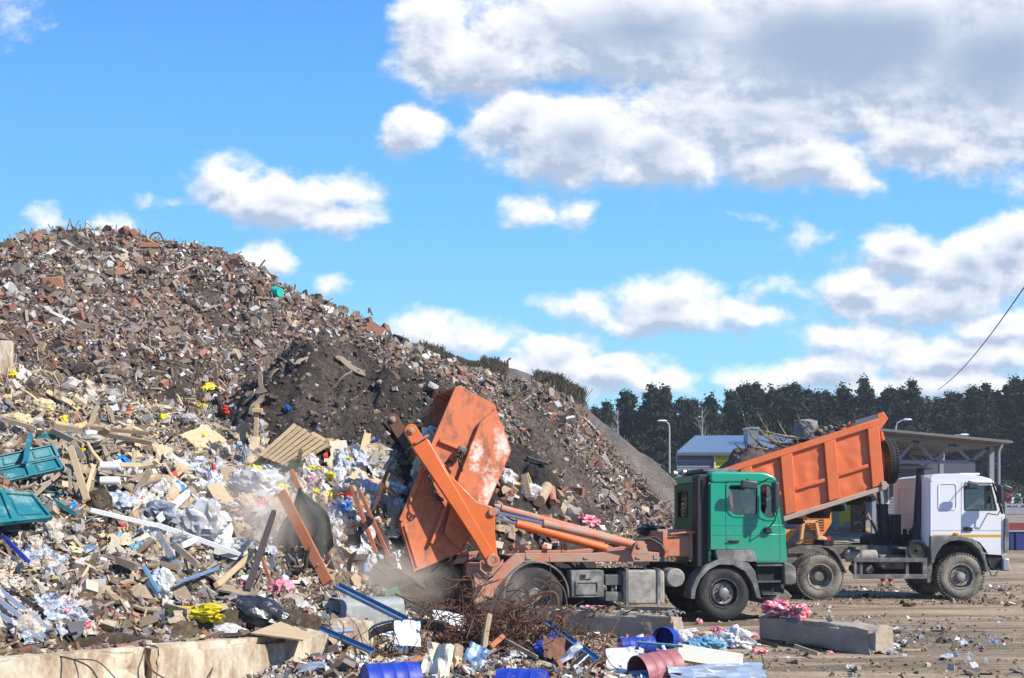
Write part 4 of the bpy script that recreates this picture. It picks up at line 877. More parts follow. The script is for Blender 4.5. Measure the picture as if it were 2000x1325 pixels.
for ya, yb, near in ((0, .05, 1), (TWD-.05, TWD, 0)):
    m = MB(); m.plate(outer, [wn], ya, yb); cs = m.build('cab_side', M_WHITE, tip, bevel=.012)
    m = MB(); m.plate(wn, [], ya+.02, ya+.026); m.build('side_glass', M_GLASS, cs, smooth=False)
    c = (sum(p[0] for p in wn)/len(wn), sum(p[1] for p in wn)/len(wn)); inn = [(c[0]+(p[0]-c[0])*.93, c[1]+(p[1]-c[1])*.93) for p in wn]
    m = MB(); m.plate(wn, [inn], ya-.004, ya+.03); a = tl(1926,948)[0]; m.bb(a-.02, a+.02, ya-.002, ya+.028, c[1]-.27, c[1]+.28); m.build('window_frame', M_BLK, cs, smooth=False)
    if near:
        m = MB(); o2 = rrect(*tl(1832,997), *tl(1869,944), .08); i2 = rrect(tl(1834,995)[0], tl(1834,995)[1], tl(1867,946)[0], tl(1867,946)[1], .07); m.plate(o2, [i2], -.012, .0); m.build('panel_moulding', M_WHITE, cs, bevel=.006)
        m = MB(); a = tl(1877.5,944); b = tl(1878.5,1050); m.bb(a[0]-.005, a[0]+.005, -.002, .01, b[1], a[1]); a = tl(1879,1037); b = tl(1956,1039); m.bb(tl(1819,1037)[0], b[0], -.002, .01, a[1]-.004, a[1]+.006); m.bb(b[0]-.004, b[0]+.004, -.002, .01, zl, zb-.1); m.build('door_gap', M_GREYP, cs, smooth=False)
        m = MB(); a = tl(1822,1051); b = tl(1956,1047); m.bb(a[0], b[0], -.003, .0, b[1]-.03, b[1]+.03); m.build('yellow_stripe', M_STRIPE, cs, smooth=False)
        m = MB(); a = tl(1881,1038); b = tl(1899,1030); m.bb(a[0], b[0], -.035, -.008, a[1]-.0, b[1]); m.build('door_handle', M_BLK, cs, bevel=.012)
        m = MB(); a = tl(1867,1043); m.box((a[0], -.02, a[1]), (.10,.05,.06)); m.build('marker_lamp', M_AMBER, cs, bevel=.01)
        m = MB(); a = tl(1886,941)[0]; m.bb(a, xt-.02, -.03, .0, z_eave-.03, z_eave+.0); m.build('drip_rail', M_WHITE, cs, bevel=.006)
m = MB(); prof = rpoly([(xr, z_eave), (xr+.01, zt-.06), (xr+.12, zt), (xr+.8, zt+.01), (xt-.25, zt-.06), (xt-.03, zt-.13), (xt, z_eave)], .1, 4); m.prism(prof, .02, TWD-.02); roof = m.build('cab_roof', M_WHITE, tip, bevel=.08, seg=4)
m = MB(); a = tl(1927,938); m.box((a[0], .1, a[1]+.02), (.09,.09,.09)); m.build('roof_lamp', M_BLK, roof, bevel=.02)
m = MB(); m.bb(xr+1.0, xr+1.5, .7, 1.7, zt+.0, zt+.05); m.build('roof_vent', M_WHITE, roof, bevel=.02)
# rounded rear wall
m = MB(); pl = []
Mz = Matrix(((1,0,0),(0,0,1),(0,1,0)))     # (a,t,b)->(x=a,y=b,z=t)
pl = rpoly([(xr+.05, .0), (xr-.14, .12), (xr-.18, .5), (xr-.18, TWD-.5), (xr-.14, TWD-.12), (xr+.05, TWD)], .15, 4)
m.plate(pl, [], zf-.2, z_eave+.12, Mz); rw = m.build('cab_rear_wall', M_WHITE, tip, bevel=.05, seg=3)
Mr = Matrix(((0,1,0),(1,0,0),(0,0,1)))
m = MB(); o2 = rrect(.7, z_eave-.8, 1.75, z_eave-.1, .08); m.plate(o2, [rrect(.73, z_eave-.77, 1.72, z_eave-.13, .07)], xr-.19, xr-.178, Mr); m.build('rear_moulding', M_WHITE, rw, bevel=.005)
m = MB(); m.bb(xl-.10, xl, .03, TWD-.03, zl+.02, zb); fw = m.build('cab_front', M_WHITE, tip, bevel=.05)
m = MB(); m.prism([(xt-.04, z_eave), (xt-.02, z_eave), (xb-.01, zb), (xb-.03, zb)], .06, TWD-.06); m.build('windscreen', M_GLASS, fw, smooth=False)
m = MB()
for ya, yb in ((0,.07),(TWD-.07,TWD)): m.prism([(xt-.06, z_eave+.01), (xt+.01, z_eave+.01), (xb+.01, zb-.02), (xb-.08, zb-.02)], ya, yb)
m.build('windscreen_pillar', M_WHITE, fw, bevel=.01)
m = MB(); m.bb(xr+.02, xl-.1, .06, TWD-.06, zf-.0, zf+.06); m.bb(xb-.45, xb-.06, .1, TWD-.1, zb-.3, zb-.02); m.build('dashboard', M_INT, tip, bevel=.03)
for yc in (.6, 1.8):
    m = MB(); xs_ = xr+.85; m.bb(xs_, xs_+.45, yc-.25, yc+.25, zf+.3, zf+.45); m.box((xs_+.0, yc, zf+.65), (.13,.46,.6), (0,-.12,0)); m.build('seat', M_INT, tip, bevel=.04)
m = MB(); ring = [Vector((xb-.6+.08*math.sin(t), 1.8+.22*math.cos(t), zb+.02+.18*math.sin(t))) for t in [2*math.pi*i/20 for i in range(21)]]; m.tube(ring, .016, 6, False); m.cyl((xb-.6,1.8,zb+.02), (xb-.3,1.8,zb-.2), .03); m.build('steering_wheel', M_BLK, tip)
# deflector, bumper, arch
m = MB(); m.prism(rpoly(T.P([(1962,1011),(1969,1013),(1971,1030),(1970,1078),(1961,1080),(1960,1060)], -.02), .05), -.04, .12); m.build('air_deflector', M_GREYP, tip, bevel=.03)
m = MB(); m.prism(T.P([(1924,1084),(1959,1085),(1957,1112),(1940,1115),(1933,1110)], .05), .05, TWD-.05); bp = m.build('front_bumper', M_FRAME, tip, bevel=.03)
m = MB(); a = tl(1959,1116,-.05); b = tl(1972,1091,-.05); m.bb(a[0], b[0], -.05, .4, a[1], b[1]); m.build('headlight', M_STEEL, bp, bevel=.03)
m = MB(); m.tube([T.V(1930,1108,.0), T.V(1936,1124,.0), T.V(1943,1125,.0), T.V(1948,1117,.0), T.V(1950,1110,.05)], .02, 7); m.build('step_loop', M_GREYP, bp)
ao = [(1817,1050),(1819,1047),(1845,1046),(1880,1047),(1900,1052),(1916,1066),(1924,1084),(1932,1113),(1929,1118)]; ai = [(1925,1118),(1920,1094),(1911,1073),(1897,1061),(1876,1056),(1856,1058),(1841,1066),(1829,1084),(1824,1101),(1818,1101)]
m = MB(); m.prism(T.P(ao+ai, -.04), -.04, .5); m.build('wheel_arch', M_GREYP, tip, bevel=.02)
m = MB(); m.prism(T.P([(1811,1050),(1818,1050),(1821,1100),(1820,1138),(1811,1139)], .1), .1, .55); m.build('mud_flap', M_FRAMED, tip, bevel=.005)
# mirrors
def mir(cx, cz, y, d, arm, nm):
    m = MB(); m.box((cx, y, cz), d); o = m.build(nm, M_MIRROR, tip, bevel=.04, seg=3); m = MB(); m.tube(arm, .014, 6); m.build('mirror_arm', M_BLK, o)
p = tl(1900,949,-.3); mir(p[0], p[1], -.3, (.27,.08,.17), [Vector((p[0],-.3,p[1])), Vector((p[0]+.02,-.15,p[1]+.1)), Vector((p[0]+.02,0,p[1]+.12))], 'side_mirror')
p = tl(1952,966,-.3); mir(p[0], p[1], -.32, (.09,.22,.44), [Vector((p[0]-.1,0,p[1]+.2)), Vector((p[0]+.04,-.25,p[1]+.22)), Vector((p[0]+.07,-.3,p[1]-.3)), Vector((p[0]-.0,-.2,p[1]-.5)), Vector((p[0]-.16,.0,p[1]-.46))], 'main_mirror')
p = tl(1965,954,-.35); m = MB(); m.box((p[0],-.38,p[1]), (.26,.09,.14), (0,.35,0)); o = m.build('front_mirror', M_MIRROR, tip, bevel=.035, seg=3); m = MB(); m.tube([Vector((p[0],-.38,p[1]+.04)), Vector((p[0]-.25,-.25,p[1]+.1)), Vector((xt-.03,0,z_eave-.02))], .014, 6); m.build('mirror_arm', M_BLK, o)
# wheels
a = tl(1878,1127); wheel(tip, a[0], .565, 0, .565, .34, M_TYRED, M_RIMD, M_RIMD, True, 50, -1); wheel(tip, a[0], .565, TWD, .565, .34, M_TYRED, M_RIMD, M_RIMD, True, 50, 1)
b = tl(1602.5,1126); wheel(tip, b[0], .565, 0, .565, .66, M_TYRED, M_RIMD, M_FRAMED, False, 54, -1); wheel(tip, b[0], .565, TWD, .565, .66, M_TYRED, M_RIMD, M_FRAMED, False, 54, 1)
b2 = b[0]-1.42; wheel(tip, b2, .565, 0, .565, .66, M_TYRED, M_RIMD, M_FRAMED, False, 54, -1); wheel(tip, b2, .565, TWD, .565, .66, M_TYRED, M_RIMD, M_FRAMED, False, 54, 1)
# chassis
zc1 = tl(1650,1065,.75)[1]; zc0 = tl(1650,1092,.75)[1]; xe = tl(1470,1070,.75)[0]
m = MB()
for ya in (.72, 1.64): m.bb(xe, xl-.3, ya, ya+.09, zc0, zc1)
m.build('chassis_rail', M_FRAMED, tip, bevel=.01)
m = MB()
for px in (1490,1560,1640,1700,1760,1800): x = tl(px,1080,.8)[0]; m.bb(x, x+.08, .81, 1.64, zc0+.05, zc1-.05)
m.build('cross_member', M_FRAME, tip, bevel=.01)
m = MB(); m.bb(a[0]-.07, a[0]+.07, .35, TWD-.35, .45, .68); m.bb(b[0]-.1, b[0]+.1, .6, TWD-.6, .42, .72); m.bb(b2-.1, b2+.1, .6, TWD-.6, .42, .72); m.cyl((b[0], 1.22, .57), (b[0]-.3, 1.22, .57), .28, .2); m.build('axle', M_FRAMED, tip, bevel=.02)
m = MB(); m.prism(T.P([(1538,1060),(1560,1064),(1595,1072),(1598,1082),(1538,1082)], .68), .66, .72); m.bb(b2-.2, b[0]+.1, .66, .74, .62, .98); m.build('suspension_bracket', M_FRAMED, tip, bevel=.01)
m = MB(); m.bb(a[0]-.9, a[0]+.5, .9, 1.6, .55, zf-.05); m.build('engine_block', M_FRAME, tip, bevel=.03)
m = MB(); m.bb(xr-1.5, xr-.2, 1.0, 1.5, .55, zc1+.05); m.build('gearbox', M_FRAME, tip, bevel=.05)
# mudguard behind the rear wheel
m = MB(); cx_, cz_ = T.L(1580,1128,.0)
pts = T.P([(1619,1070),(1632,1074),(1645,1094),(1655,1118),(1653,1120),(1649,1112),(1638,1090),(1628,1077),(1619,1072)], -.02); m.prism(pts, -.02, .66); m.build('rear_mudguard', M_FRAMED, tip, bevel=.005)
# side guard
m = MB(); 
def bar(x0, y0, x1, y1, ya, yb): p = tl(x0, y1, ya); q = tl(x1, y0, ya); m.bb(p[0], q[0], ya, yb, p[1], q[1])
bar(1667,1090,1811,1098.5,0,.05); bar(1668,1122,1811,1131,0,.05); bar(1668.5,1098.5,1673,1122,.003,.047); bar(1680,1074,1685,1122,.051,.1); bar(1769,1072,1775,1122,.051,.1); bar(1802,1098.5,1811,1122,.003,.047); bar(1672,1069,1690,1074,.051,.7); bar(1755,1069,1775,1073,.051,.7); m.build('side_guard', M_GREYP, tip, bevel=.008)
m = MB(); p = tl(1652,1086,.3); q = tl(1712,1086,.3); m.cyl((p[0],.32,p[1]), (q[0],.32,q[1]), .15, n=22); m.build('air_cylinder', M_TANK, tip, bevel=.04)
for px in (1677, 1699): m = MB(); p = tl(px,1112,.4); m.cyl((p[0],.4,p[1]), (p[0],.9,p[1]), .11, n=20); m.build('brake_chamber', M_FRAMED, tip, bevel=.02)
m = MB(); p = tl(1720,1112,.3); q = tl(1768,1084,.3); m.prism(rpoly([(p[0],p[1]+.04),(p[0]+.1,p[1]),(q[0],p[1]),(q[0],q[1]),(p[0]-.05,q[1])],.06), .3, .75); m.build('battery_case', M_FRAMED, tip, bevel=.04)
m = MB(); p = tl(1791,1074,.05); m.lathe([(.05,.001),(.05,.15),(.04,.16),(.03,.2),(.03,.235),(.06,.245),(.5,.245),(.5,.001)], (p[0],0,p[1]), 30); m.lathe([(.02,.001),(.03,.03),(.045,.05)], (p[0],0,p[1]), 16); m.build('air_filter', M_FRAME, tip)
m = MB(); a_ = tl(1787,1056,.3); b_ = tl(1800,915,.3); m.tube([Vector((a_[0]+.05,.3,a_[1]-.1)), Vector((a_[0]-.0,.3,a_[1]+.15)), Vector((a_[0]+.06,.3,a_[1]+.4)), Vector((b_[0]-.03,.3,b_[1]))], [.13,.12,.10,.095], 16); st = m.build('air_intake_stack', M_BLK, tip)
m = MB(); m.lathe([(-.0,.001),(.0,.17),(.03,.2),(.06,.17),(.08,.09)], (0,0,0), 24, Matrix.Rotation(math.pi/2, 3, 'X') @ Matrix.Scale(1,3,(1,0,0)))
m.v = [(p_[0]*1.15+b_[0]+.07, p_[1]+.3, p_[2]+b_[1]-.04) for p_ in m.v]; m.build('intake_cap', M_BLK, st)
m = MB()
for k in range(7): z = a_[1]+.0+k*.045; m.cyl((a_[0]+.0,.3,z), (a_[0],.3,z+.025), .135, n=18)
m.build('bellows', M_RUBBER, st)
m = MB(); p = tl(1741,1005,.9); q = tl(1758,1075,.9); m.bb(p[0], q[0], .8, 1.4, zc1+.0, p[1]); m.build('oil_tank', M_BLK, tip, bevel=.03)
m = MB(); p = tl(1770,1035,.5); m.bb(p[0]-.12, p[0]+.5, .5, .9, zc1, p[1]-.12); m.cyl((p[0],.6,p[1]-.2), (p[0],.6,p[1]+.02), .05, n=10); m.cyl((p[0]+.2,.7,p[1]-.2), (p[0]+.2,.7,p[1]-.02), .07, n=10); m.build('gear_linkage', M_FRAME, tip, bevel=.02)
# lifting ram
A = T.V(1728,1066,1.0); B = T.V(1723,985,1.0); D = T.V(1719,950,1.0)
m = MB(); m.cyl(A, B, .15, .13, 24); m.cyl(B-Vector((0,0,.1)), B, .15, n=24); rm_ = m.build('lift_ram', M_BLK, tip, bevel=.01)
m = MB(); m.cyl(B, D, .095, n=22); m.build('ram_rod', M_CHROME, rm_)
m = MB(); m.tube([T.V(1708,1065,.8), T.V(1706,1050,.8), T.V(1712,1038,.8), T.V(1720,1048,.75), T.V(1722,1064,.8)], .03, 8); m.tube([T.V(1735,1068,.7), T.V(1746,1050,.7), T.V(1752,1040,.7), T.V(1748,1066,.75)], .025, 8); m.build('air_hose', M_RUBBER, rm_)
m = MB(); p = tl(1712,1058,.85); m.cyl((p[0],.8,p[1]), (p[0],1.6,p[1]), .2, n=20); m.build('ram_cradle', M_FRAME, rm_, bevel=.02)
# dump body
BD = T.P
sl_ = -.3195
def tpx(x): return 817.5+(1715.5-x)*.3226
def bpx(x): return 957.3+(1727.5-x)*.315
side = T.P([(1390,tpx(1390)),(1715.5,817.5),(1727.5,957.3),(1462,bpx(1462))])
bw = 2.4
# grid of slightly dented plate for the side: real dents pressed in
def dented(pts4, y, n1=60, n2=26, seed=3, sgn=-1):
    a, b, c, d = [Vector((p[0], p[1])) for p in pts4]; m = MB(); r = random.Random(seed); dn = [(r.random(), r.uniform(.2, .9), r.uniform(.02, .07), r.uniform(.01, .03)) for _ in range(46)]
    vs = []
    for i in range(n1+1):
        for j in range(n2+1):
            u = i/n1; v = j/n2; p = (a*(1-u)+b*u)*(1-v)+(d*(1-u)+c*u)*v
            h = sum(dd[3]*math.exp(-((u-dd[0])**2*4+(v-dd[1])**2)/(dd[2]**2)) for dd in dn)*.8+.012*math.sin(u*math.pi*9)**2*math.sin(v*math.pi)
            vs.append((p.x, y+sgn*h, p.y))
    fs = [(i*(n2+1)+j, (i+1)*(n2+1)+j, (i+1)*(n2+1)+j+1, i*(n2+1)+j+1) for i in range(n1) for j in range(n2)]
    m.add(vs, fs); return m
body = dented(side, .06).build('body_side', M_BODY, tip)
m = MB(); m.prism(side, .065, .09); m.build('inner_side', M_BODY, body, smooth=False)
m = MB(); m.prism(side, bw-.05, bw); m.build('body_side', M_BODY, tip, bevel=.01)
m = MB(); q = T.P([(1462,bpx(1462)-3),(1727,bpx(1727)-3),(1727.5,bpx(1727.5)),(1462,bpx(1462))]); m.prism(q, .0905, bw-.051); m.build('body_floor', M_BODY, tip, bevel=.005)
m = MB(); q = T.P([(1712,820),(1715.5,818),(1727.5,957),(1724,956)]); m.prism(q, .0905, bw-.051); m.build('body_front', M_BODY, tip, bevel=.005)
m = MB(); q = T.P([(1390,tpx(1390)),(1396,tpx(1396)),(1468,bpx(1468)),(1462,bpx(1462))]); m.prism(q, .0905, bw-.051); m.build('tailgate', M_BODY, tip, bevel=.005)
for ya, yb in ((-.03,.058),(bw+.001,bw+.08)):
    m = MB(); m.prism(T.P([(1388,tpx(1388)),(1716,tpx(1716)),(1717,tpx(1716)+13),(1388,tpx(1388)+13)], -.03), ya, yb); m.build('top_rail', M_BODY, tip, bevel=.012)
    m = MB(); m.prism(T.P([(1466,bpx(1466)-11),(1727,bpx(1727)-9),(1728,bpx(1728)),(1462,bpx(1462))], -.04), ya-.01, yb); m.build('bottom_rail', M_BODYD, tip, bevel=.012)
m = MB()
for (x0,x1),(x2,x3) in (((1446,1468),(1458,1480)),((1524,1547),(1534,1556)),((1609,1631.5),(1618.5,1641.5)),((1694,1716.5),(1703.5,1727))):
    m.prism(T.P([(x0,tpx(x0)+13.5),(x1,tpx(x1)+13.5),(x3,bpx(x3)-11.5),(x2,bpx(x2)-11.5)], -.02), -.045, .058)
m.build('body_post', M_BODY, tip, bevel=.015)
m = MB()
for (x0,y0),(x1,y1) in (((1553,951.5),(1612,934)),((1638,924),(1697.5,905.5)),((1480,974),(1525,960))): m.prism(T.P([(x0,y0),(x1,y1),(x1+.3,y1+7),(x0+.3,y0+7)], -.0), -.015, .058)
m.build('body_rib', M_BODY, tip, bevel=.012)
m = MB(); q = T.P([(1715,821),(1713,809),(1725,805),(1734.5,817.5),(1722,836),(1718,842)], .0); m.prism(q, -.02, .03); m.prism(q, bw-.03, bw+.02); cp = m.build('canopy_side', M_BODY, tip, bevel=.01)
m = MB(); q = T.P([(1714,819),(1724.5,806),(1726,808),(1716,821)], .03); m.prism(q, .031, bw-.031); q = T.P([(1724.5,806),(1734,817),(1733,818.5),(1725.5,808)], .03); m.prism(q, .031, bw-.031); m.build('cab_shield', M_BODY, cp)
m = MB(); q = T.P([(1721,840),(1725,845),(1729,858),(1726,862),(1721,855)], .3); m.prism(q, .3, 1.4); m.build('spare_bracket', M_BODY, tip, bevel=.01)
m = MB()
for px in (1560,1600,1640,1680,1700): x = tl(px, 1000, .8)[0]; z = tl(px, bpx(px)+2, .8)[1]; m.box((x,1.2,z-.08), (.12,1.3,.14), (0,math.atan(sl_),0))
m.build('cross_member', M_FRAME, tip, bevel=.01)
m = MB(); m.box((tl(1610,1005,.8)[0],1.2,tl(1610,1001,.8)[1]), (.30,.9,.26), (0,.2,0)); m.box((tl(1697,970,.8)[0],1.0,tl(1697,968,.8)[1]), (.2,.5,.25), (0,-.3,0)); m.build('mount', M_RUST, tip, bevel=.01)
m = MB(); x = tl(1470,1060,.8)[0]; m.prism([(x-.2, zc1-.1), (x+.3, zc1-.1), (x+.15, tl(1480,1026,.8)[1]), (x-.05, tl(1480,1026,.8)[1])], .75, .85); m.prism([(x-.2, zc1-.1), (x+.3, zc1-.1), (x+.15, tl(1480,1026,.8)[1]), (x-.05, tl(1480,1026,.8)[1])], 1.6, 1.7); m.build('hinge_plate', M_FRAMED, tip, bevel=.01)
m = MB(); p = tl(1617,1065,.7); m.bb(p[0]-.1, p[0]+.15, .7, 1.7, zc1, zc1+.12); m.build('body_rest', M_FRAME, tip, bevel=.01)
m = MB(); p = tl(1730,949,-.02); m.cyl((p[0],-.06,p[1]), (p[0],.3,p[1]), .06, n=14); m.box((p[0]-.06,-.04,p[1]), (.12,.08,.2)); m.build('body_lock', M_BODYD, tip, bevel=.01)
# spare wheel on the body's front wall
ang = math.atan(.315*.98)
sp = MB(); cxy = tl(1734.5,902,.9); rr = .545; wdh = .33; Msp = Matrix.Rotation(-math.pi/2, 3, 'Z'); Mt = Matrix.Rotation(math.radians(-2)-.02, 3, 'Y') @ Msp
prof = [(.0,.30),(.0,.42),(.03,.50),(.06,rr-.012),(.08,rr),(wdh-.08,rr),(wdh-.06,rr-.012),(wdh-.03,.50),(wdh,.42),(wdh,.30)]
sp.lathe([(t-wdh/2, r_) for t, r_ in prof], (cxy[0],.9,cxy[1]), 56, Mt)
for i in range(46):
    for j in range(3):
        aa = 2*math.pi*(i+.5*(j % 2))/46; tt = (-.085,0,.085)[j]; c = Vector((math.cos(aa)*(rr+.002), tt, math.sin(aa)*(rr+.002))); sp.box(Mt @ c+Vector((cxy[0],.9,cxy[1])), (.046,.07,.03), Mt @ Matrix.Rotation(-aa, 3, 'Y') @ Matrix.Rotation(math.pi/2, 3, 'Y') @ Matrix.Rotation(.5*(1 if j%2 else -1), 3, 'Z'))
spw = sp.build('spare_wheel', M_TYRE, tip)
m = MB(); m.lathe([(-.1,.001),(-.1,.22),(-.15,.30)], (cxy[0],.9,cxy[1]), 30, Mt); m.build('spare_rim', M_RIMD, spw)
# ------------------------------------------------------------------ load in the dump body
M_BARK = pmat('bark', (.11,.075,.05), .95, var=.4, vs=8, bump=.6, bs=30)
M_BARK2 = pmat('dry_branch', (.33,.26,.15), .9, var=.3, vs=8, bump=.4, bs=30)
M_BOULD = pmat('broken_concrete', (.27,.25,.22), .95, var=.35, vs=4, bump=.9, bs=9, dirt=(.12,.10,.085), dscale=3, damt=.6)
def bline(px, off): return tpx(px)-off
rr_ = random.Random(12)
n1, n2 = 40, 12; vs = []
for i in range(n1+1):
    for j in range(n2+1):
        u = i/n1; v = j/n2; px = 1402+u*(1712-1402); edge = min(1, u*6, (1-u)*5)*math.sin(math.pi*min(1, v*1.0))**.5
        p = T.L(px, tpx(px), .09+v*2.25); h = (.2+.26*math.exp(-((px-1472)/40)**2)-.05*math.exp(-((px-1520)/30)**2)-.1*math.exp(-((px-1690)/50)**2))*edge+rr_.uniform(-.12,.12)*edge
        q = T.L(px, tpx(px), 0); vs.append((q[0], .09+v*2.25, q[1]-.14+h))
m = MB(); m.add(vs, [(i*(n2+1)+j, (i+1)*(n2+1)+j, (i+1)*(n2+1)+j+1, i*(n2+1)+j+1) for i in range(n1) for j in range(n2)]); m.v = [(a+TL.x, b+TL.y, c+TL.z) for a, b, c in m.v]
o = m.build('soil_load', M_BARK, smooth=True); tag(o, 'dark soil and root waste heaped inside the raised dump body', 'soil load')
def rock_me(name, seed, n=26, flat=(1,1,1), sub=True):
    r = random.Random(seed); bm = bmesh.new()
    for _ in range(n):
        v = Vector((r.gauss(0,1), r.gauss(0,1), r.gauss(0,1))).normalized()*r.uniform(.8,1.0); v = Vector([max(-.72, min(.72, c)) for c in v]); bm.verts.new((v.x*.7*flat[0], v.y*.7*flat[1], v.z*.7*flat[2]))
    g_ = bmesh.ops.convex_hull(bm, input=bm.verts); bmesh.ops.delete(bm, geom=[e for e in g_['geom_interior'] if isinstance(e, bmesh.types.BMVert)], context='VERTS')
    me = bpy.data.meshes.new(name); bm.to_mesh(me); bm.free(); return me
def subrock(o, lv=3, st=.05, sc=.35):
    m = o.modifiers.new('sub', 'SUBSURF'); m.subdivision_type = 'SIMPLE'; m.levels = lv; m.render_levels = lv
    t = bpy.data.textures.new('rough', 'CLOUDS'); t.noise_scale = sc; t.noise_depth = 4; d = o.modifiers.new('disp', 'DISPLACE'); d.texture = t; d.strength = st; d.mid_level = .5
bo = link_mesh('boulder', rock_me('boulder', 4, 40), M_BOULD, loc=TL+T.V(1572,842,1.0)); bo.scale = (.62,.55,.56); subrock(bo, 3, .18, .4); tag(bo, 'big grey concrete boulder riding on top of the dump body load', 'boulder')
for i, (px, py, s) in enumerate(((1600,843,.13),(1612,838,.11),(1590,850,.14),(1622,835,.1),(1632,838,.12),(1606,848,.12),(1648,832,.08))):
    o = link_mesh('rock', rock_me('rock', 20+i), M_BOULD if i%2 else pmat('load_stone', (.26,.15,.11), .95, var=.3, bump=.5), loc=TL+T.V(px,py,.8+.2*(i%3))); o.scale = (s*1.3,s*1.3,s*1.1); tag(o, 'small rock heaped beside the boulder in the dump body', 'rock', 'rocks beside the boulder')
def branch(m, p, d, L_, r, dep, rnd, curl=.25):
    pts = [Vector(p)]; rs = [r]; n = max(3, int(L_/.14)); d = Vector(d).normalized()
    for i in range(n):
        d = (d+Vector((rnd.uniform(-1,1), rnd.uniform(-1,1), rnd.uniform(-1,1)))*curl).normalized(); pts.append(pts[-1]+d*L_/n); rs.append(r*(1-.8*(i+1)/n))
        if dep and rnd.random() < .5: branch(m, pts[-1], (d+Vector((rnd.uniform(-1,1), rnd.uniform(-1,1), rnd.uniform(-.4,1)))*.8), L_*.45, rs[-1]*.6, dep-1, rnd, curl)
    m.tube(pts, rs, 5)
def bthing(name, specs, mat, label, cat, group=None, seed=1):
    rnd = random.Random(seed); m = MB(); base = TL+T.V(*specs[0][0])
    for (a, b, L_, r, dep) in specs:
        A = TL+T.V(*a)-base; B = TL+T.V(*b)-base; branch(m, A, B-A, (B-A).length*L_, r, dep, rnd, .13)
    o = m.build(name, mat, loc=base); tag(o, label, cat, group); return o
bthing('branch', [((1500,885,1.0),(1461,836,1.0),1.0,.045,1),((1466,842,1.0),(1452,838,.9),1,.02,0)], M_BARK2, 'long bare forked branch rising above the back of the dump load', 'branch', seed=3)
bthing('branch', [((1530,872,.8),(1480,842,.8),1.1,.035,1),((1510,858,.9),(1478,806,1.1),1.0,.014,0)], M_BARK2, 'thin branch with a high curving twig over the dump load', 'branch', seed=4)
bthing('branch', [((1560,858,.7),(1480,845,.7),1.1,.05,2),((1550,866,.6),(1478,866,.6),1,.04,1)], M_BARK2, 'pale dry branch lying across the dump load', 'branch', seed=5)
bthing('branch', [((1545,880,.5),(1500,862,.5),1.2,.04,2),((1590,858,.5),(1530,852,.6),1,.03,2),((1560,870,1.2),(1490,880,1.2),1,.04,1)], M_BARK, 'tangle of dark branches in the middle of the dump load', 'branch', seed=6)
bthing('tree_root', [((1466,895,.8),(1455,872,.7),1.2,.06,2),((1470,894,.9),(1485,866,.8),1,.05,2),((1462,898,.8),(1440,890,.7),1,.04,2),((1466,892,.8),(1432,868,.6),1,.045,1),((1476,896,.7),(1466,868,.6),1,.04,2),((1480,896,.7),(1492,870,.6),1,.04,2),((1450,900,.6),(1425,905,.6),1,.03,2)], M_BARK, 'upturned tree root ball at the rear of the dump load', 'tree root', seed=7)
for i, (px, dx, up) in enumerate(((1500,-34,14),(1528,-30,-6),(1548,28,-20),(1600,-36,-14),(1640,-26,-14),(1520,22,-24),(1662,20,-18))):
    y0 = tpx(px)-8; bthing('branch', [((px,y0,.5+.2*(i%4)),(px+dx,y0-abs(up)*.6-4,.6),1.1,.035,2),((px+8,y0,.9),(px+dx*.4,y0-14,.7),1,.025,2)], M_BARK if i % 3 else M_BARK2, ('short dark branch just right of the tree root','low dark branch left of the boulder','pale twig leaning toward the boulder','dark twig among the small rocks','dark twig near the upper end of the dump load','upright twig right of the tree root','pale twig by the upper rim of the dump body')[i], 'branch', seed=30+i)
o = link_mesh('root_clod', rock_me('root_clod', 9), M_BARK, loc=TL+T.V(1465,900,1.0)); o.scale = (.5,.5,.4); subrock(o, 3, .25, .3); tag(o, 'dark earthy clod under the tree root in the dump load', 'clod')
# ------------------------------------------------------------------ the person behind the dump truck
PP = W(1732, 1145, 32.9); PP.z = 0
person = empty('person', PP, 0, 'person in red trousers behind the dump truck raising one arm', 'person')
M_SKIN = pmat('skin', (.52,.30,.21), .55, var=.05, bump=0); M_JKT = pmat('dark_jacket', (.05,.065,.07), .85, var=.25, vs=10, bump=.6, bs=14); M_TRS = pmat('red_trousers', (.42,.02,.025), .8, var=.15, bump=.3); M_SHO = pmat('grey_shoe', (.22,.20,.18), .8, var=.2, bump=.1); M_HAIR = pmat('dark_hair', (.03,.02,.015), .8, var=.2, bump=.4)
def skin(name, verts, edges, rad, mat, parent, root=0, sub=2):
    me = bpy.data.meshes.new(name); me.from_pydata(verts, edges, []); o = link_mesh(name, me, mat, parent); s_ = o.modifiers.new('skin', 'SKIN'); s_.use_smooth_shade = True
    me.skin_vertices[0].data[0].use_root = False
    for i, r in enumerate(rad): me.skin_vertices[0].data[i].radius = (r, r) if not isinstance(r, tuple) else r
    me.skin_vertices[0].data[root].use_root = True
    q = o.modifiers.new('sub', 'SUBSURF'); q.levels = sub; q.render_levels = sub; return o
hand = Vector((-.55, -.08, 2.05-(1010-HY)/F*32.9))      # raised hand left of the ram
sh = Vector((-.17, 0, 1.42)); el = Vector((-.32, -.04, 1.66)); 
V0 = [(0,0,.95),(0,0,1.15),(0,0,1.38),(0,0,1.50),(0,-.01,1.58),(0,-.01,1.68),(0,0,1.76), (.17,0,1.42),(.22,0,1.15),(.23,-.05,.9),(.23,-.06,.82),
      (-.1,0,.92),(-.11,-.01,.5),(-.11,.02,.08),(-.12,-.12,.04), (.1,0,.92),(.11,-.01,.5),(.11,.02,.08),(.12,-.12,.04), tuple(sh), tuple(el), tuple(hand+Vector((.03,0,-.05))), tuple(hand+Vector((-.01,0,.02)))]
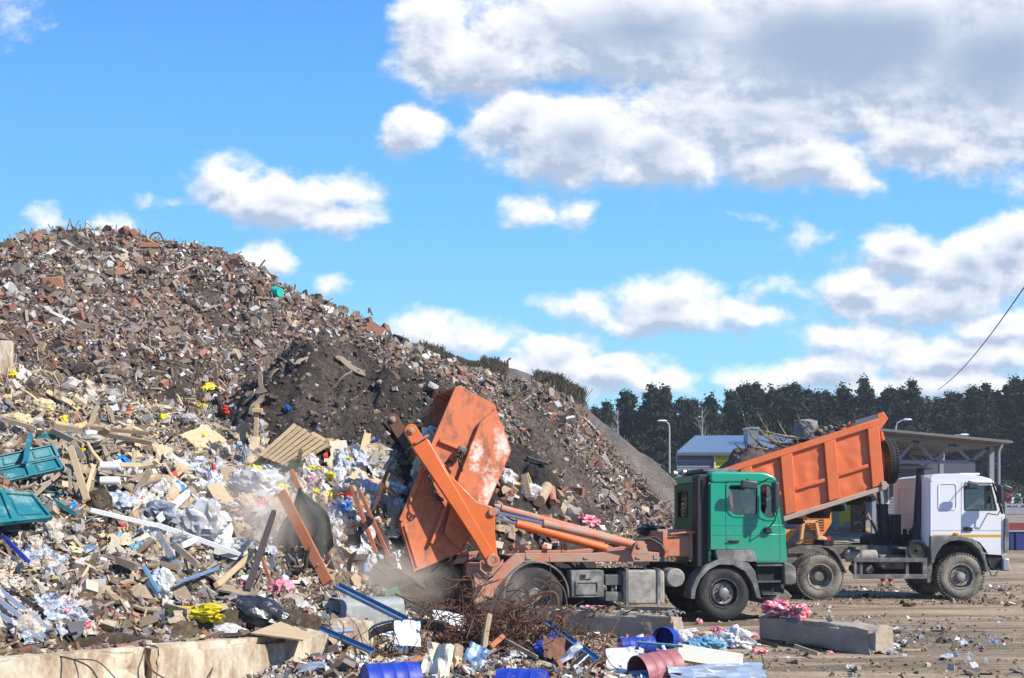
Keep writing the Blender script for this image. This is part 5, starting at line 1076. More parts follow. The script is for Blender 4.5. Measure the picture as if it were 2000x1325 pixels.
E0 = [(0,1),(1,2),(2,3),(3,4),(4,5),(5,6),(2,7),(7,8),(8,9),(9,10),(0,11),(11,12),(12,13),(13,14),(0,15),(15,16),(16,17),(17,18),(2,19),(19,20),(20,21),(21,22)]
R0 = [.14,.14,.15,.055,.07,.095,.06,.06,.042,.032,.035,.085,.055,.045,.035,.085,.055,.045,.035,.06,.042,.03,.036]
# five fingers on the raised hand
for k, (dx, dz, L_) in enumerate(((-.05,.02,.06),(-.035,.075,.085),(-.012,.09,.095),(.012,.085,.09),(.03,.065,.07))):
    b0 = len(V0); pb = hand+Vector((-.01,0,.02)); d = Vector((dx,-.01,dz)).normalized(); V0.append(tuple(pb+d*L_*.55)); V0.append(tuple(pb+d*L_*1.2+Vector((0,-.012,0)))); E0 += [(22,b0),(b0,b0+1)]; R0 += [.011,.008]
skin('body', V0, E0, R0, M_SKIN, person)
skin('jacket', [(0,0,.9),(0,0,1.15),(0,0,1.40),(0,0,1.49),(.17,0,1.42),(.22,0,1.15),(.23,-.05,.92),tuple(sh),tuple(el),tuple(hand+Vector((.045,0,-.06)))], [(0,1),(1,2),(2,3),(2,4),(4,5),(5,6),(2,7),(7,8),(8,9)], [.17,.165,.175,.08,.085,.065,.05,.085,.065,.05], M_JKT, person)
skin('trousers', [(0,0,.98),(-.1,0,.9),(-.11,-.01,.5),(-.11,.02,.12),(.1,0,.9),(.11,-.01,.5),(.11,.02,.12)], [(0,1),(1,2),(2,3),(0,4),(4,5),(5,6)], [.16,.1,.085,.085,.1,.085,.085], M_TRS, person)
for sx_ in (-1, 1):
    m = MB(); m.prism(rpoly([(-.16,0),(.1,0),(.1,.09),(0,.11),(-.12,.06)], .03), -.05, .05, Matrix.Translation((.115*sx_,0,0)).to_3x3()); m.v = [(a+.115*sx_, b, c) for a, b, c in m.v]; m.build('shoe', M_SHO, person, bevel=.02)
m = MB(); m.lathe([(-.0,.001),(.02,.07),(.07,.105),(.12,.11),(.16,.09)], (0,0,0), 16, Matrix.Rotation(-math.pi/2, 3, 'X')); m.v = [(a, b, 1.86-c*0-(.0)+c) for a, b, c in [(p[0], p[1], p[2]) for p in m.v]]; m.v = [(a, b, 3.72-c) if c > 1.86 else (a, b, c) for a, b, c in m.v]; m.build('hair', M_HAIR, person)
# ================================================================== background
M_SIDG = pmat('grey_siding', (.17,.20,.235), .5, var=.06, vs=1, bump=.03); M_SIDY = pmat('yellow_siding', (.55,.56,.03), .5, var=.06, vs=1, bump=.03)
M_ROOF = pmat('metal_roof', (.34,.42,.50), .35, metal=.4, var=.06, vs=1, bump=.02); M_CON = pmat('plinth_concrete', (.32,.31,.30), .9, var=.15)
M_DKWALL = pmat('dark_grey_wall', (.085,.095,.11), .7, var=.08, vs=1, bump=.02); M_WINF = pmat('white_window_frame', (.7,.7,.7), .5, var=0, bump=0)
M_PANE = pmat('dark_window_pane', (.10,.14,.19), .12, var=.1, bump=0, spec=.8)
def gz(x, y): return float(h_ground(np.array([x]), np.array([y]))[0])
YB = 55.0; BO = W(1322, 1020, YB); BO.z = gz(BO.x, YB)
def bx(px, Y=YB): return (px-1000)/F*Y-BO.x
def bz(py, Y=YB): return H0-(py-HY)/F*Y-BO.z
bld = empty('building', BO, 0, 'long low shed with corrugated metal roof and grey and yellow siding', 'building')
def siding(m, x0, x1, z0, z1, y, step=.14):
    z = z0
    while z < z1-.01:
        t = min(step, z1-z); m.add([(x0,y-.03,z),(x1,y-.03,z),(x1,y,z+t),(x0,y,z+t),(x0,y,z),(x1,y,z)], [(0,1,2,3),(0,4,5,1)]); z += step
ze = bz(885)
for (a, b, mt, nm) in ((1322,1393,M_SIDG,'wall'),(1397,1500,M_SIDY,'wall'),(1500,1612,M_SIDG,'wall'),(1612,1664,M_SIDY,'wall'),(1687,1800,M_SIDG,'wall')):
    m = MB(); siding(m, bx(a), bx(b), .25, ze, 0); m.bb(bx(a), bx(b), .02, .25, .0, ze-.01); m._build(nm, mt, bld, 0, False)
m = MB(); m.bb(bx(1322), bx(1800), -.05, .3, -.5, .25); m.build('plinth', M_CON, bld)
m = MB(); m.bb(bx(1393.5), bx(1397), -.12, .0, .0, ze); m.build('corner_post', pmat('cream_post', (.55,.52,.35), .6, bump=0), bld)
m = MB(); m.bb(bx(1664), bx(1687), .02, .3, .0, ze); m.build('recess_wall', M_DKWALL, bld)
for px in (1688, 1664.5): m = MB(); m.bb(bx(px)-.04, bx(px)+.04, -.1, -.03, 0, ze); m.build('drain_pipe', M_WINF, bld)
for (a, y0, b, y1) in ((1631,979,1652,997),(1718,930,1736,985),(1480,960,1500,990)):
    fr = MB(); fr.plate(rrect(bx(a), bz(y1), bx(b), bz(y0), .02), [rrect(bx(a)+.07, bz(y1)+.07, bx(b)-.07, bz(y0)-.07, .01)], -.07, -.03); f = fr.build('window', M_WINF, bld, smooth=False); q = MB(); q.bb(bx(a)+.06, bx(b)-.06, -.045, -.035, bz(y1)+.06, bz(y0)-.06); q.build('pane', M_PANE, f, smooth=False)
m = MB(); m.bb(bx(1638), bx(1646), -.06, -.03, 0, bz(1004)); m.build('door', M_SIDY, bld)
# corrugated roof, hipped at the near end
m = MB(); n = 190; x0 = bx(1320); x1 = bx(1790); zr = H0-(852-HY)/F*60-BO.z; vs = []
for i in range(n*2+1):
    x = x0+(x1-x0)*i/(2*n); r = .045 if (i//2) % 2 else 0
    tt = min(1, (x-x0)/1.75) ; yy_ = 5*tt if x-x0 < 1.75 else 5
    vs += [(x, -.25, ze+r), (x+0*(1-tt), -.25+yy_*1.05, ze+(zr-ze)*(yy_/5)+r)]
fs = [(2*i, 2*i+2, 2*i+3, 2*i+1) for i in range(2*n)]
m.add(vs, fs); rf = m._build('roof', M_ROOF, bld, 0, False); so_ = rf.modifiers.new('t', 'SOLIDIFY'); so_.thickness = .03
m = MB(); m.bb(x0, x1, -.3, -.26, ze-.14, ze+.0); m.build('eave_trim', pmat('eave_trim', (.10,.12,.15), .5, bump=0), rf)
m = MB(); a = (1457-1000)/F*57-BO.x; b = (1478-1000)/F*57-BO.x; m.bb(a, b, 1.6, 2.6, ze-.1, H0-(839-HY)/F*57-BO.z); ch = m.build('chimney', M_SIDG, rf, bevel=.01)
m = MB(); m.bb(a-.05, b+.05, 1.55, 2.65, H0-(839-HY)/F*57-BO.z+.001, H0-(836-HY)/F*57-BO.z); m.build('chimney_cap', M_ROOF, rf)
# canopy
YC = 48.0; CO = W(1936, 1050, YC); CO.z = gz(CO.x, YC)
can = empty('canopy', CO, 0, 'open steel canopy with triangulated trusses behind the white cab', 'canopy')
M_TRUSS = pmat('truss_steel', (.26,.29,.33), .5, var=.05, bump=0); M_CROOF = pmat('canopy_sheet', (.17,.165,.16), .7, var=.1, bump=.05)
def cx_(px, Y=YC): return (px-1000)/F*Y-CO.x
def cz_(py, Y=YC): return H0-(py-HY)/F*Y-CO.z
m = MB(); m.prism([(cx_(1700), cz_(841)), (cx_(1953), cz_(864.5)), (cx_(1955), cz_(868)), (cx_(1953), cz_(869.5)), (cx_(1700), cz_(845.5))], -1.2, 7.0); m.build('canopy_roof', M_CROOF, can)
m = MB()
for y in (6.4,): m.prism([(cx_(1700), cz_(846)), (cx_(1951), cz_(870)), (cx_(1940), cz_(873)), (cx_(1700), cz_(850))], y-.03, y+.03)
m._build('purlin', M_CROOF, can)
def trus(Y0):
    t = MB(); q = Y0
    def bar2(a, b, w=.085):
        A = Vector((cx_(a[0]), q, cz_(a[1]))); B = Vector((cx_(b[0]), q, cz_(b[1]))); d = B-A; t.box((A+B)/2, (d.length, .1, w*1.6), Matrix.Rotation(-math.atan2(d.z, d.x), 3, 'Y'))
    bar2((1700,853),(1932,875), .11); bar2((1700,902.5),(1903,902.5), .09)
    for k, (a, b) in enumerate((((1715,858),(1752,901)),((1786,861),(1753,901)),((1789,861),(1824,901)),((1857,868),(1826,901)),((1861,868),(1895,901)),((1930,875),(1898,901)))): bar2(a, b, .07)
    return t._build('truss', M_TRUSS, can, 0, True)
trus(0); trus(5.6)
for y in (0, 5.6): m = MB(); m.bb(cx_(1931), cx_(1940), y-.1, y+.1, -.5, cz_(873)); m.build('canopy_post', M_TRUSS, can); m = MB(); m.bb(cx_(1702), cx_(1710), y-.1, y+.1, -.5, cz_(853)); m.build('canopy_post', M_TRUSS, can)
m = MB(); m.tube([(cx_(1954),-.1,cz_(868)),(cx_(1954),-.1,cz_(871)),(cx_(1948.5),-.1,cz_(881)),(cx_(1948.5),-.1,-.3)], .07, 8); m.build('drain_pipe', M_TRUSS, can)
# dark hall behind the canopy
HO = W(1700, 1000, 62); HO.z = gz(HO.x, 62); hall = empty('hall', HO, 0, 'dark grey hall with a yellow panel behind the canopy', 'hall')
def hx(px): return (px-1000)/F*62-HO.x
def hz(py): return H0-(py-HY)/F*62-HO.z
m = MB(); m.bb(hx(1695), hx(1905), 0, 6, -.5, hz(906)); m.build('wall', M_DKWALL, hall)
m = MB(); m.bb(hx(1735), hx(1767), -.06, -.01, hz(931), hz(915)); m.build('yellow_panel', M_SIDY, hall)
for k in range(3): m = MB(); m.bb(hx(1739+k*9), hx(1740.5+k*9), -.09, -.062, hz(931), hz(915)); m.build('panel_slat', M_DKWALL, hall)
YH = W(1735, 905, 70); m = MB(); yo = empty('office_block', (YH.x, 70, gz(YH.x, 70)), 0, 'small yellow and grey block seen through the canopy truss', 'building')
zz = H0-(876-HY)/F*70-gz(YH.x, 70); m.bb(0, (1773-1735)/F*70, 0, 4, -.5, zz); m.build('wall', M_SIDY, yo); m = MB(); m.bb(.35, .9, -.06, -.01, zz-.7, zz-.15); m.build('window', M_PANE, yo)
# shelving and pallets in front of the recess
m = MB(); so2 = W(1676, 1020, 53); so2.z = gz(so2.x, 53)
for k in range(5): m.bb(-.28, .28, -.2, .2, .15+k*.42, .18+k*.42)
for a in (-.28, .28): m.bb(a-.02, a+.02, -.2, .2, 0, 2.3)
for k in range(4):
    for j in range(4): m.bb(-.25+j*.13, -.16+j*.13, -.15, .1, .18+k*.42, .18+k*.42+.15+.05*((k+j) % 3))
o = m._build('rack', M_RUST, None, 0, False, so2); tag(o, 'crowded storage rack against the shed wall', 'rack')
# lamps
M_GALV = pmat('lamp_post_grey', (.42,.44,.45), .5, var=.05, bump=0); M_LAMPW = pmat('lamp_head_white', (.75,.78,.8), .3, var=0, bump=0)
def lamp(px, ytop, hx_, hy_, Y, label):
    b = W(px, 1000, Y); b.z = gz(b.x, Y); L0 = empty('street_lamp', b, 0, label, 'street lamp', 'street lamps round the yard')
    t = W(px, ytop, Y)-b; h = W(hx_, hy_, Y)-b; s = 1 if h.x > t.x else -1; m = MB(); m.tube([(0,0,-.3),(t.x*.5,0,t.z*.5),(t.x,0,t.z),(t.x+s*.15*abs(h.x-t.x),0,t.z+(h.z-t.z)*.6),(t.x+(h.x-t.x)*.6,0,t.z+(h.z-t.z)*.9),(h.x,0,h.z)], [.07,.055,.045,.035,.03,.03], 8); m.build('pole', M_GALV, L0)
    m = MB(); m.lathe([(-.02,.001),(0,.06),(.12,.11),(.4,.10),(.52,.03),(.53,.001)], (0,0,0), 14, Matrix.Rotation(-math.pi/2*s, 3, 'Z')); m.v = [(a+h.x-s*.15, b_, c*.6+h.z) for a, b_, c in m.v]; m.build('lamp_head', M_LAMPW, L0)
lamp(1307.5, 836, 1297, 822.5, 62, 'grey street lamp beside the gravel hill, its head turned left')
lamp(1749.5, 836, 1769, 820, 66, 'street lamp with a rising arm over the left part of the canopy')
lamp(1843, 862, 1880, 849.5, 66, 'street lamp with a long flat arm over the middle of the canopy')
# orange wheel loader beyond the dump truck
LD = W(1578, 1080, 38); LD.z = gz(LD.x, 38); ldr = empty('wheel_loader', LD, 0, 'orange wheel loader with slatted engine cover seen below the raised body', 'wheel loader')
M_LOR = pmat('loader_orange', (.78,.24,.05), .5, var=.08, bump=.03, dirt=(.4,.25,.15), dscale=3, damt=.3); M_LLO = pmat('loader_cream_orange', (.80,.42,.16), .5, var=.08, bump=.03)
def lx(px): return (px-1000)/F*38-LD.x
def lz(py): return H0-(py-HY)/F*38-LD.z
m = MB(); m.prism([(lx(1577),lz(1050)),(lx(1577),lz(1004)),(lx(1600),lz(996)),(lx(1625),lz(997)),(lx(1626),lz(1021)),(lx(1612),lz(1044)),(lx(1600),lz(1050))], .1, 1.6); eng = m.build('engine_cover', M_LOR, ldr, bevel=.03)
m = MB()
for i in range(7):
    for j in range(9):
        x = 1582+i*4.3; y = 1000+j*5
        if y > 1041-(x-1582)*.1 and x > 1600: continue
        m.bb(lx(x), lx(x+3), .085, .1, lz(y+2.4), lz(y))
m._build('cover_slots', M_FRAME, eng, 0, False)
m = MB(); 
for a, b in (((1561,1052),(1566,1019)),((1565,1020),(1591,1019)),((1590,1019),(1595,1045))):
    A = Vector((lx(a[0]),-.15,lz(a[1]))); B = Vector((lx(b[0]),-.15,lz(b[1]))); d = B-A; m.box((A+B)/2, (d.length+.06, .3, .09), Matrix.Rotation(-math.atan2(d.z, d.x), 3, 'Y'))
m.build('fender_frame', M_LLO, ldr, bevel=.01)
m = MB(); m.prism([(lx(1530),lz(1060)),(lx(1530),lz(1036)),(lx(1562),lz(1034)),(lx(1562),lz(1058))], 0, 1.5); m.build('side_body', M_LOR, ldr, bevel=.03)
m = MB(); m.bb(lx(1594), lx(1609), -.2, 1.6, lz(1061), lz(1048)); m.bb(lx(1609), lx(1614), -.1, 1.5, lz(1056), lz(1050)); m.build('bumper', M_LLO, ldr, bevel=.02)
m = MB(); m.bb(lx(1614.5), lx(1621), -.1, -.05, lz(1056), lz(1048)); m.build('marker_board', M_RED, ldr)
wheel(ldr, lx(1578), .72, -.1, .72, .5, M_TYRED, M_LLO, M_LLO, True, 26, -1)
wheel(ldr, lx(1578), .72, 1.8, .72, .5, M_TYRED, M_LLO, M_LLO, True, 26, 1)
wheel(ldr, lx(1578)-2.6, .72, -.1, .72, .5, M_TYRED, M_LLO, M_LLO, True, 26, -1)
# white ring and slabs on the far yard
m = MB(); p = W(1656, 1040, 46); p.z = gz(p.x, 46); m.lathe([(0,.001+.17),(0,.28),(.2,.28),(.2,.17)], (0,0,0), 26, Matrix.Rotation(math.pi/2, 3, 'X')); o = m.build('concrete_ring', M_WINF, None, loc=p+Vector((0,0,.0))); tag(o, 'white concrete ring lying on the far yard below the raised body', 'concrete ring')
m = MB(); p = W(1700, 1040, 49); p.z = gz(p.x, 49); m.bb(-.8, .8, -.3, .3, 0, .1); o = m.build('concrete_slab', M_CON, None, loc=p, bevel=.01); tag(o, 'flat pale slab lying on the far yard right of the ring', 'slab')
# far truck, barrier and containers at the right edge
FT = W(1985, 1004, 110); FT.z = gz(FT.x, 110); ft_ = empty('parked_truck', FT, 0, 'far parked truck with white cab and red body at the right edge', 'truck')
m = MB(); k = 1.0; m.prism(rpoly([(-.55,.75),(-.5,2.05),(.42,2.1),(.62,1.35),(.66,.75)], .08), 0, 1.9); cbb = m.build('cab', M_WHITE, ft_, bevel=.04)
m = MB(); m.prism([(-.2,1.35),(-.18,1.85),(.28,1.85),(.42,1.35)], -.01, .0); m.build('side_window', M_PANE, cbb)
m = MB(); m.bb(.2, .4, -.015, -.003, .95, 1.12); m.build('blue_sign', pmat('blue_sign', (.02,.12,.6), .5, bump=0), cbb)
m = MB(); m.bb(-1.7, -.62, 0, 1.9, .75, 2.1); m.bb(-3.6,-1.7,0,1.9,.9,1.2); m.build('cargo_body', pmat('dull_red', (.30,.035,.035), .6, bump=0), ft_, bevel=.03)
m = MB(); m.bb(-3.6, .6, .2, 1.7, .4, .75); m.build('chassis', M_FRAME, ft_)
for x in (-.1, -2.4): m = MB(); m.lathe([(0,.001),(0,.42),(.35,.42),(.35,.001)], (x,-.02,.42), 22); m.build('wheel', M_TYRE, ft_)
p = W(1962, 1035, 58); p.z = gz(p.x, 58); m = MB()
for k, (z0, z1) in enumerate(((.0,.15),(.3,.62),(.70,.78))): m.bb(0, 6, k*.01, k*.01+.05, z0, z1)
m.bb(0, .1, -.05, .1, -.2, .85); m.bb(3, 3.1, -.05, .1, -.2, .85); o = m.build('barrier', pmat('barrier_steel', (.30,.31,.33), .5, bump=0), None, loc=p+Vector((0,0,.2)), bevel=.005); o.scale = (1,1,1.15); tag(o, 'grey steel barrier at the right edge behind the white truck', 'barrier')
p = W(1972, 1085, 46); p.z = gz(p.x, 46); bc = empty('waste_container', p, 0, 'low blue container with rusty red rim at the right edge', 'container')
m = MB(); m.prism([(0,0),(0,.75),(4,.75),(4,0)], 0, 1.8); bb_ = m.build('container_box', pmat('blue_container', (.02,.035,.16), .5, bump=.05, dirt=(.1,.1,.12), damt=.4), bc, bevel=.02)
m = MB()
for k in range(6): m.bb(.25+k*.62, .33+k*.62, -.05, 0, .03, .72)
m.build('rib', bb_.active_material, bb_, 0, False); m = MB(); m.bb(.75, 1.1, -.07, -.05, .28, .55); m.build('red_plate', M_RED, bb_)
m = MB(); m.bb(-.05, 4, -.05, 1.8, .76, .82); m.build('container_rim', M_STEEL, bc); m = MB(); m.bb(0, 4, .1, 1.7, .82, 1.12); m.build('red_load', pmat('dull_red_sheet', (.22,.03,.03), .7, bump=.2), bc)
p = W(1964, 1070, 50); p.z = gz(p.x, 50); m = MB(); m.bb(-.1, 5, 0, .4, 0, .3); o = m.build('concrete_beam', M_FRAMED, None, loc=p, bevel=.02); tag(o, 'dark concrete beam on the ground behind the white truck front', 'concrete beam')
# power cable
def at(px, py, Y): return W(px, py, Y)
A = at(2060, 475, 40); B = at(1832, 762, 100); m = MB(); pts = [A.lerp(B, t/24)-Vector((0,0,1.2*math.sin(math.pi*t/24)*.55)) for t in range(25)]; m.tube([p-A for p in pts], .028, 5); o = m.build('power_cable', M_RUBBER, None, loc=A); tag(o, 'thin black cable hanging across the sky at the right', 'cable')

# ------------------------------------------------------------------ pine forest
M_NEED = pmat('pine_needles', (.026,.048,.019), .85, var=.35, vs=.8, bump=0, rnd=.25, spec=.2); M_PTR = pmat('pine_trunk', (.17,.10,.065), .9, var=.3, bump=0)
M_LEAFG = pmat('bush_leaves', (.045,.062,.022), .85, var=.4, vs=.6, bump=0, rnd=.2, spec=.2)
def quads_mesh(name, P, s, rng, up=.0):
    n = len(P); a = rng.normal(size=(n,3)); a /= np.linalg.norm(a, axis=1, keepdims=True); b = np.cross(a, rng.normal(size=(n,3))); b /= np.linalg.norm(b, axis=1, keepdims=True)
    a = a*s[:,None]; b = b*(s*rng.uniform(.35,.8,n))[:,None]
    V = np.stack([P-a, P-b*.8, P+a, P+b*.8], 1).reshape(-1,3); return fast_mesh(name, V, np.arange(n*4).reshape(n,4))
def pine(seed, h, w, base):
    rng = np.random.default_rng(seed); P = []; m = MB()
    m.tube([(0,0,-.5),(rng.normal()*.1,0,h*.5),(rng.normal()*.2,0,h*.97)], [.17,.12,.03], 6)
    z = h*base
    while z < h*.99:
        t = (z-h*base)/(h*(1-base)); r = w*(.45+.55*math.sin(min(1, (1-t)*1.25)*math.pi/2))*(1-t)**.42*rng.uniform(.55,1.2)+.3
        nb = rng.integers(2, 6)
        for k in range(nb):
            a = rng.uniform(0, 2*math.pi); rr = r*rng.uniform(.55,1.1); ex, ey, ez = rr*math.cos(a), rr*math.sin(a), z+rr*rng.uniform(-.05,.3)
            if rr > .8: m.tube([(0,0,z),(ex*.9,ey*.9,ez)], [.035,.012], 3, False)
            nq = int(20+rr*44); u = rng.uniform(.25,1,nq)[:,None]; c = np.array([[ex,ey,ez-z]])*u+np.array([[0,0,z]]); P.append(c+rng.normal(size=(nq,3))*np.array([[.26,.26,.12]])*(.5+rr*.28))
        z += rng.uniform(.25,.5)
    P.append(np.array([[0,0,h-.35]])+rng.normal(size=(70,3))*[[.24,.24,.34]])
    P = np.concatenate(P); root = empty('pine_tree', (0,0,0)); m.build('trunk', M_PTR, root)
    link_mesh('crown', quads_mesh('crown', P, rng.uniform(.11,.24,len(P)), rng), M_NEED, root); return root
PT = [pine(100+i, 14, (2.3,3.0,2.0,2.7,2.4,3.3)[i], (.18,.28,.14,.34,.22,.2)[i]) for i in range(6)]
TOPX = [1100,1150,1190,1220,1250,1280,1310,1345,1375,1400,1440,1470,1520,1560,1600,1640,1680,1720,1770,1800,1850,1900,1950,2000,2080]
TOPY = [800,795,782,760,778,742,768,780,782,766,752,750,757,745,768,755,744,762,748,772,764,752,746,728,720]
rt = random.Random(5); used = set(); ti = 0
KIND = ['dark pine tree with a pointed crown in the forest behind the yard','broad dark pine tree in the forest behind the yard','slim dark pine tree in the forest behind the yard','dark pine tree with a high bare trunk in the forest','dark pine tree with a ragged crown in the forest','wide bushy dark pine tree in the forest behind the yard']
for row, (Y, off) in enumerate(((116,0),(121,.8),(127,1.5),(134,.3))):
    x = (1095-1000)/F*Y+off
    while x < (2075-1000)/F*Y:
        px = 1000+x/Y*F; ty = np.interp(px, TOPX, TOPY)+rt.choice((0,3,8,16,26))+rt.uniform(-4,4)+(0 if row < 2 else 6); zg = gz(x, Y); h = H0-(ty-HY)/F*Y-zg
        k = rt.randrange(6); src = PT[k]
        o = src if k not in used else copy_tree(src); used.add(k)
        o.location = (x, Y+rt.uniform(-1.5,1.5), zg); s = h/14; o.scale = (s*rt.uniform(.9,1.15), s*rt.uniform(.9,1.15), s); o.rotation_euler = (0,0,rt.uniform(0,6.28))
        tag(o, KIND[k], 'pine tree', 'pines of the forest behind the yard: '+('pointed','broad','slim','bare-trunked','ragged','bushy')[k]); x += rt.uniform(1.0,2.6)
rng = np.random.default_rng(3); n = 46000; P = np.stack([rng.uniform(2,66,n), rng.uniform(117,142,n), 2+rng.uniform(0,1,n)**1.2*9.5], -1)
link_mesh('undergrowth', quads_mesh('undergrowth', P, rng.uniform(.25,.6,n), rng), M_NEED); tag(bpy.data.objects['undergrowth'], 'dark undergrowth and low branches between the forest trunks', 'undergrowth', kind='stuff')
# birches with pale trunks
M_BIR = pmat('birch_bark', (.40,.38,.33), .8, var=.3, vs=6, bump=.1)
for i, (px, py, Y, lb) in enumerate(((1371,795,108,'slender bare birch with a pale trunk above the shed roof'),(1206,800,108,'small pale birch at the left end of the forest'))):
    b = W(px, 1000, Y); b.z = gz(b.x, Y); bt = empty('birch_tree', b, 0, lb, 'birch tree'); h = H0-(py-HY)/F*Y-b.z; m = MB(); m.tube([(0,0,-.3),(.1,0,h*.5),(0,0,h)], [.13,.09,.02], 6); m.build('trunk', M_BIR, bt)
    m = MB(); rb_ = random.Random(40+i)
    for k in range(26):
        z = h*rb_.uniform(.3,.95); a = rb_.uniform(0, 6.28); branch(m, (0,0,z), (math.cos(a),math.sin(a),1.3), h*.24*(1.1-z/h)+.5, .03, 1, rb_, .2)
    m.build('branches', M_BIR, bt)
# bushes at the forest foot
for i, (px, py, Y, w_, hgt) in enumerate(((1200,905,100,3.2,4.2),(1250,930,98,3.4,4.0),(1290,950,95,3.2,3.6),(1345,930,97,3,3.4),(1985,960,112,3.5,3.2))):
    b = W(px, 1000, Y); b.z = gz(b.x, Y); rng = np.random.default_rng(60+i); n = 2600; d = rng.normal(size=(n,3)); d /= np.linalg.norm(d, axis=1, keepdims=True); P = d*rng.uniform(.5,1,(n,1))*[[w_,w_,hgt*.55]]*(1+.3*np.sin(d[:,:1]*5+i))+[[0,0,hgt*.5]]
    bs_ = empty('bush', b, 0, 'dull green bush at the forest foot, '+['highest beside the gravel hill','second along the gravel hill slope','just left of the far street lamp','behind the left end of the shed roof','beyond the far white truck'][i], 'bush', 'bushes at the forest foot'); link_mesh('crown', quads_mesh('crown', P, rng.uniform(.1,.25,n), rng), M_LEAFG, bs_); m = MB(); m.tube([(0,0,-.2),(.1,0,hgt*.5)], [.1,.05], 5); m.build('trunk', M_PTR, bs_)
# dry grass on the bank behind the mound
rng = np.random.default_rng(77); n = 6000; x = np.concatenate([rng.uniform((815-1000)/F*56, (990-1000)/F*56, 3400), rng.uniform((1045-1000)/F*56, (1140-1000)/F*56, 2600)]); y = 55.6+rng.normal(size=n)*.7; z = BK(x, y); clump = np.clip(.75+1.6*fbm(x*1.1, y*.8, 3, 12), .15, 1.6)
P = np.stack([x,y,z],-1); hgt = rng.uniform(.2,.55,n)*clump; R = rand_rot(n, rng, .16); dims = np.stack([rng.uniform(.012,.03,n), rng.uniform(.012,.03,n), hgt*1.6],-1)
mass('dry_grass', P, dims, pal(n, rng, [(.09,.075,.05),(.14,.115,.075),(.06,.06,.04)], [3,3,2]), R, .1, rng, M_CHIP, 'dry grass and thin scrub growing along the bank behind the mound', 'grass', lift=0)
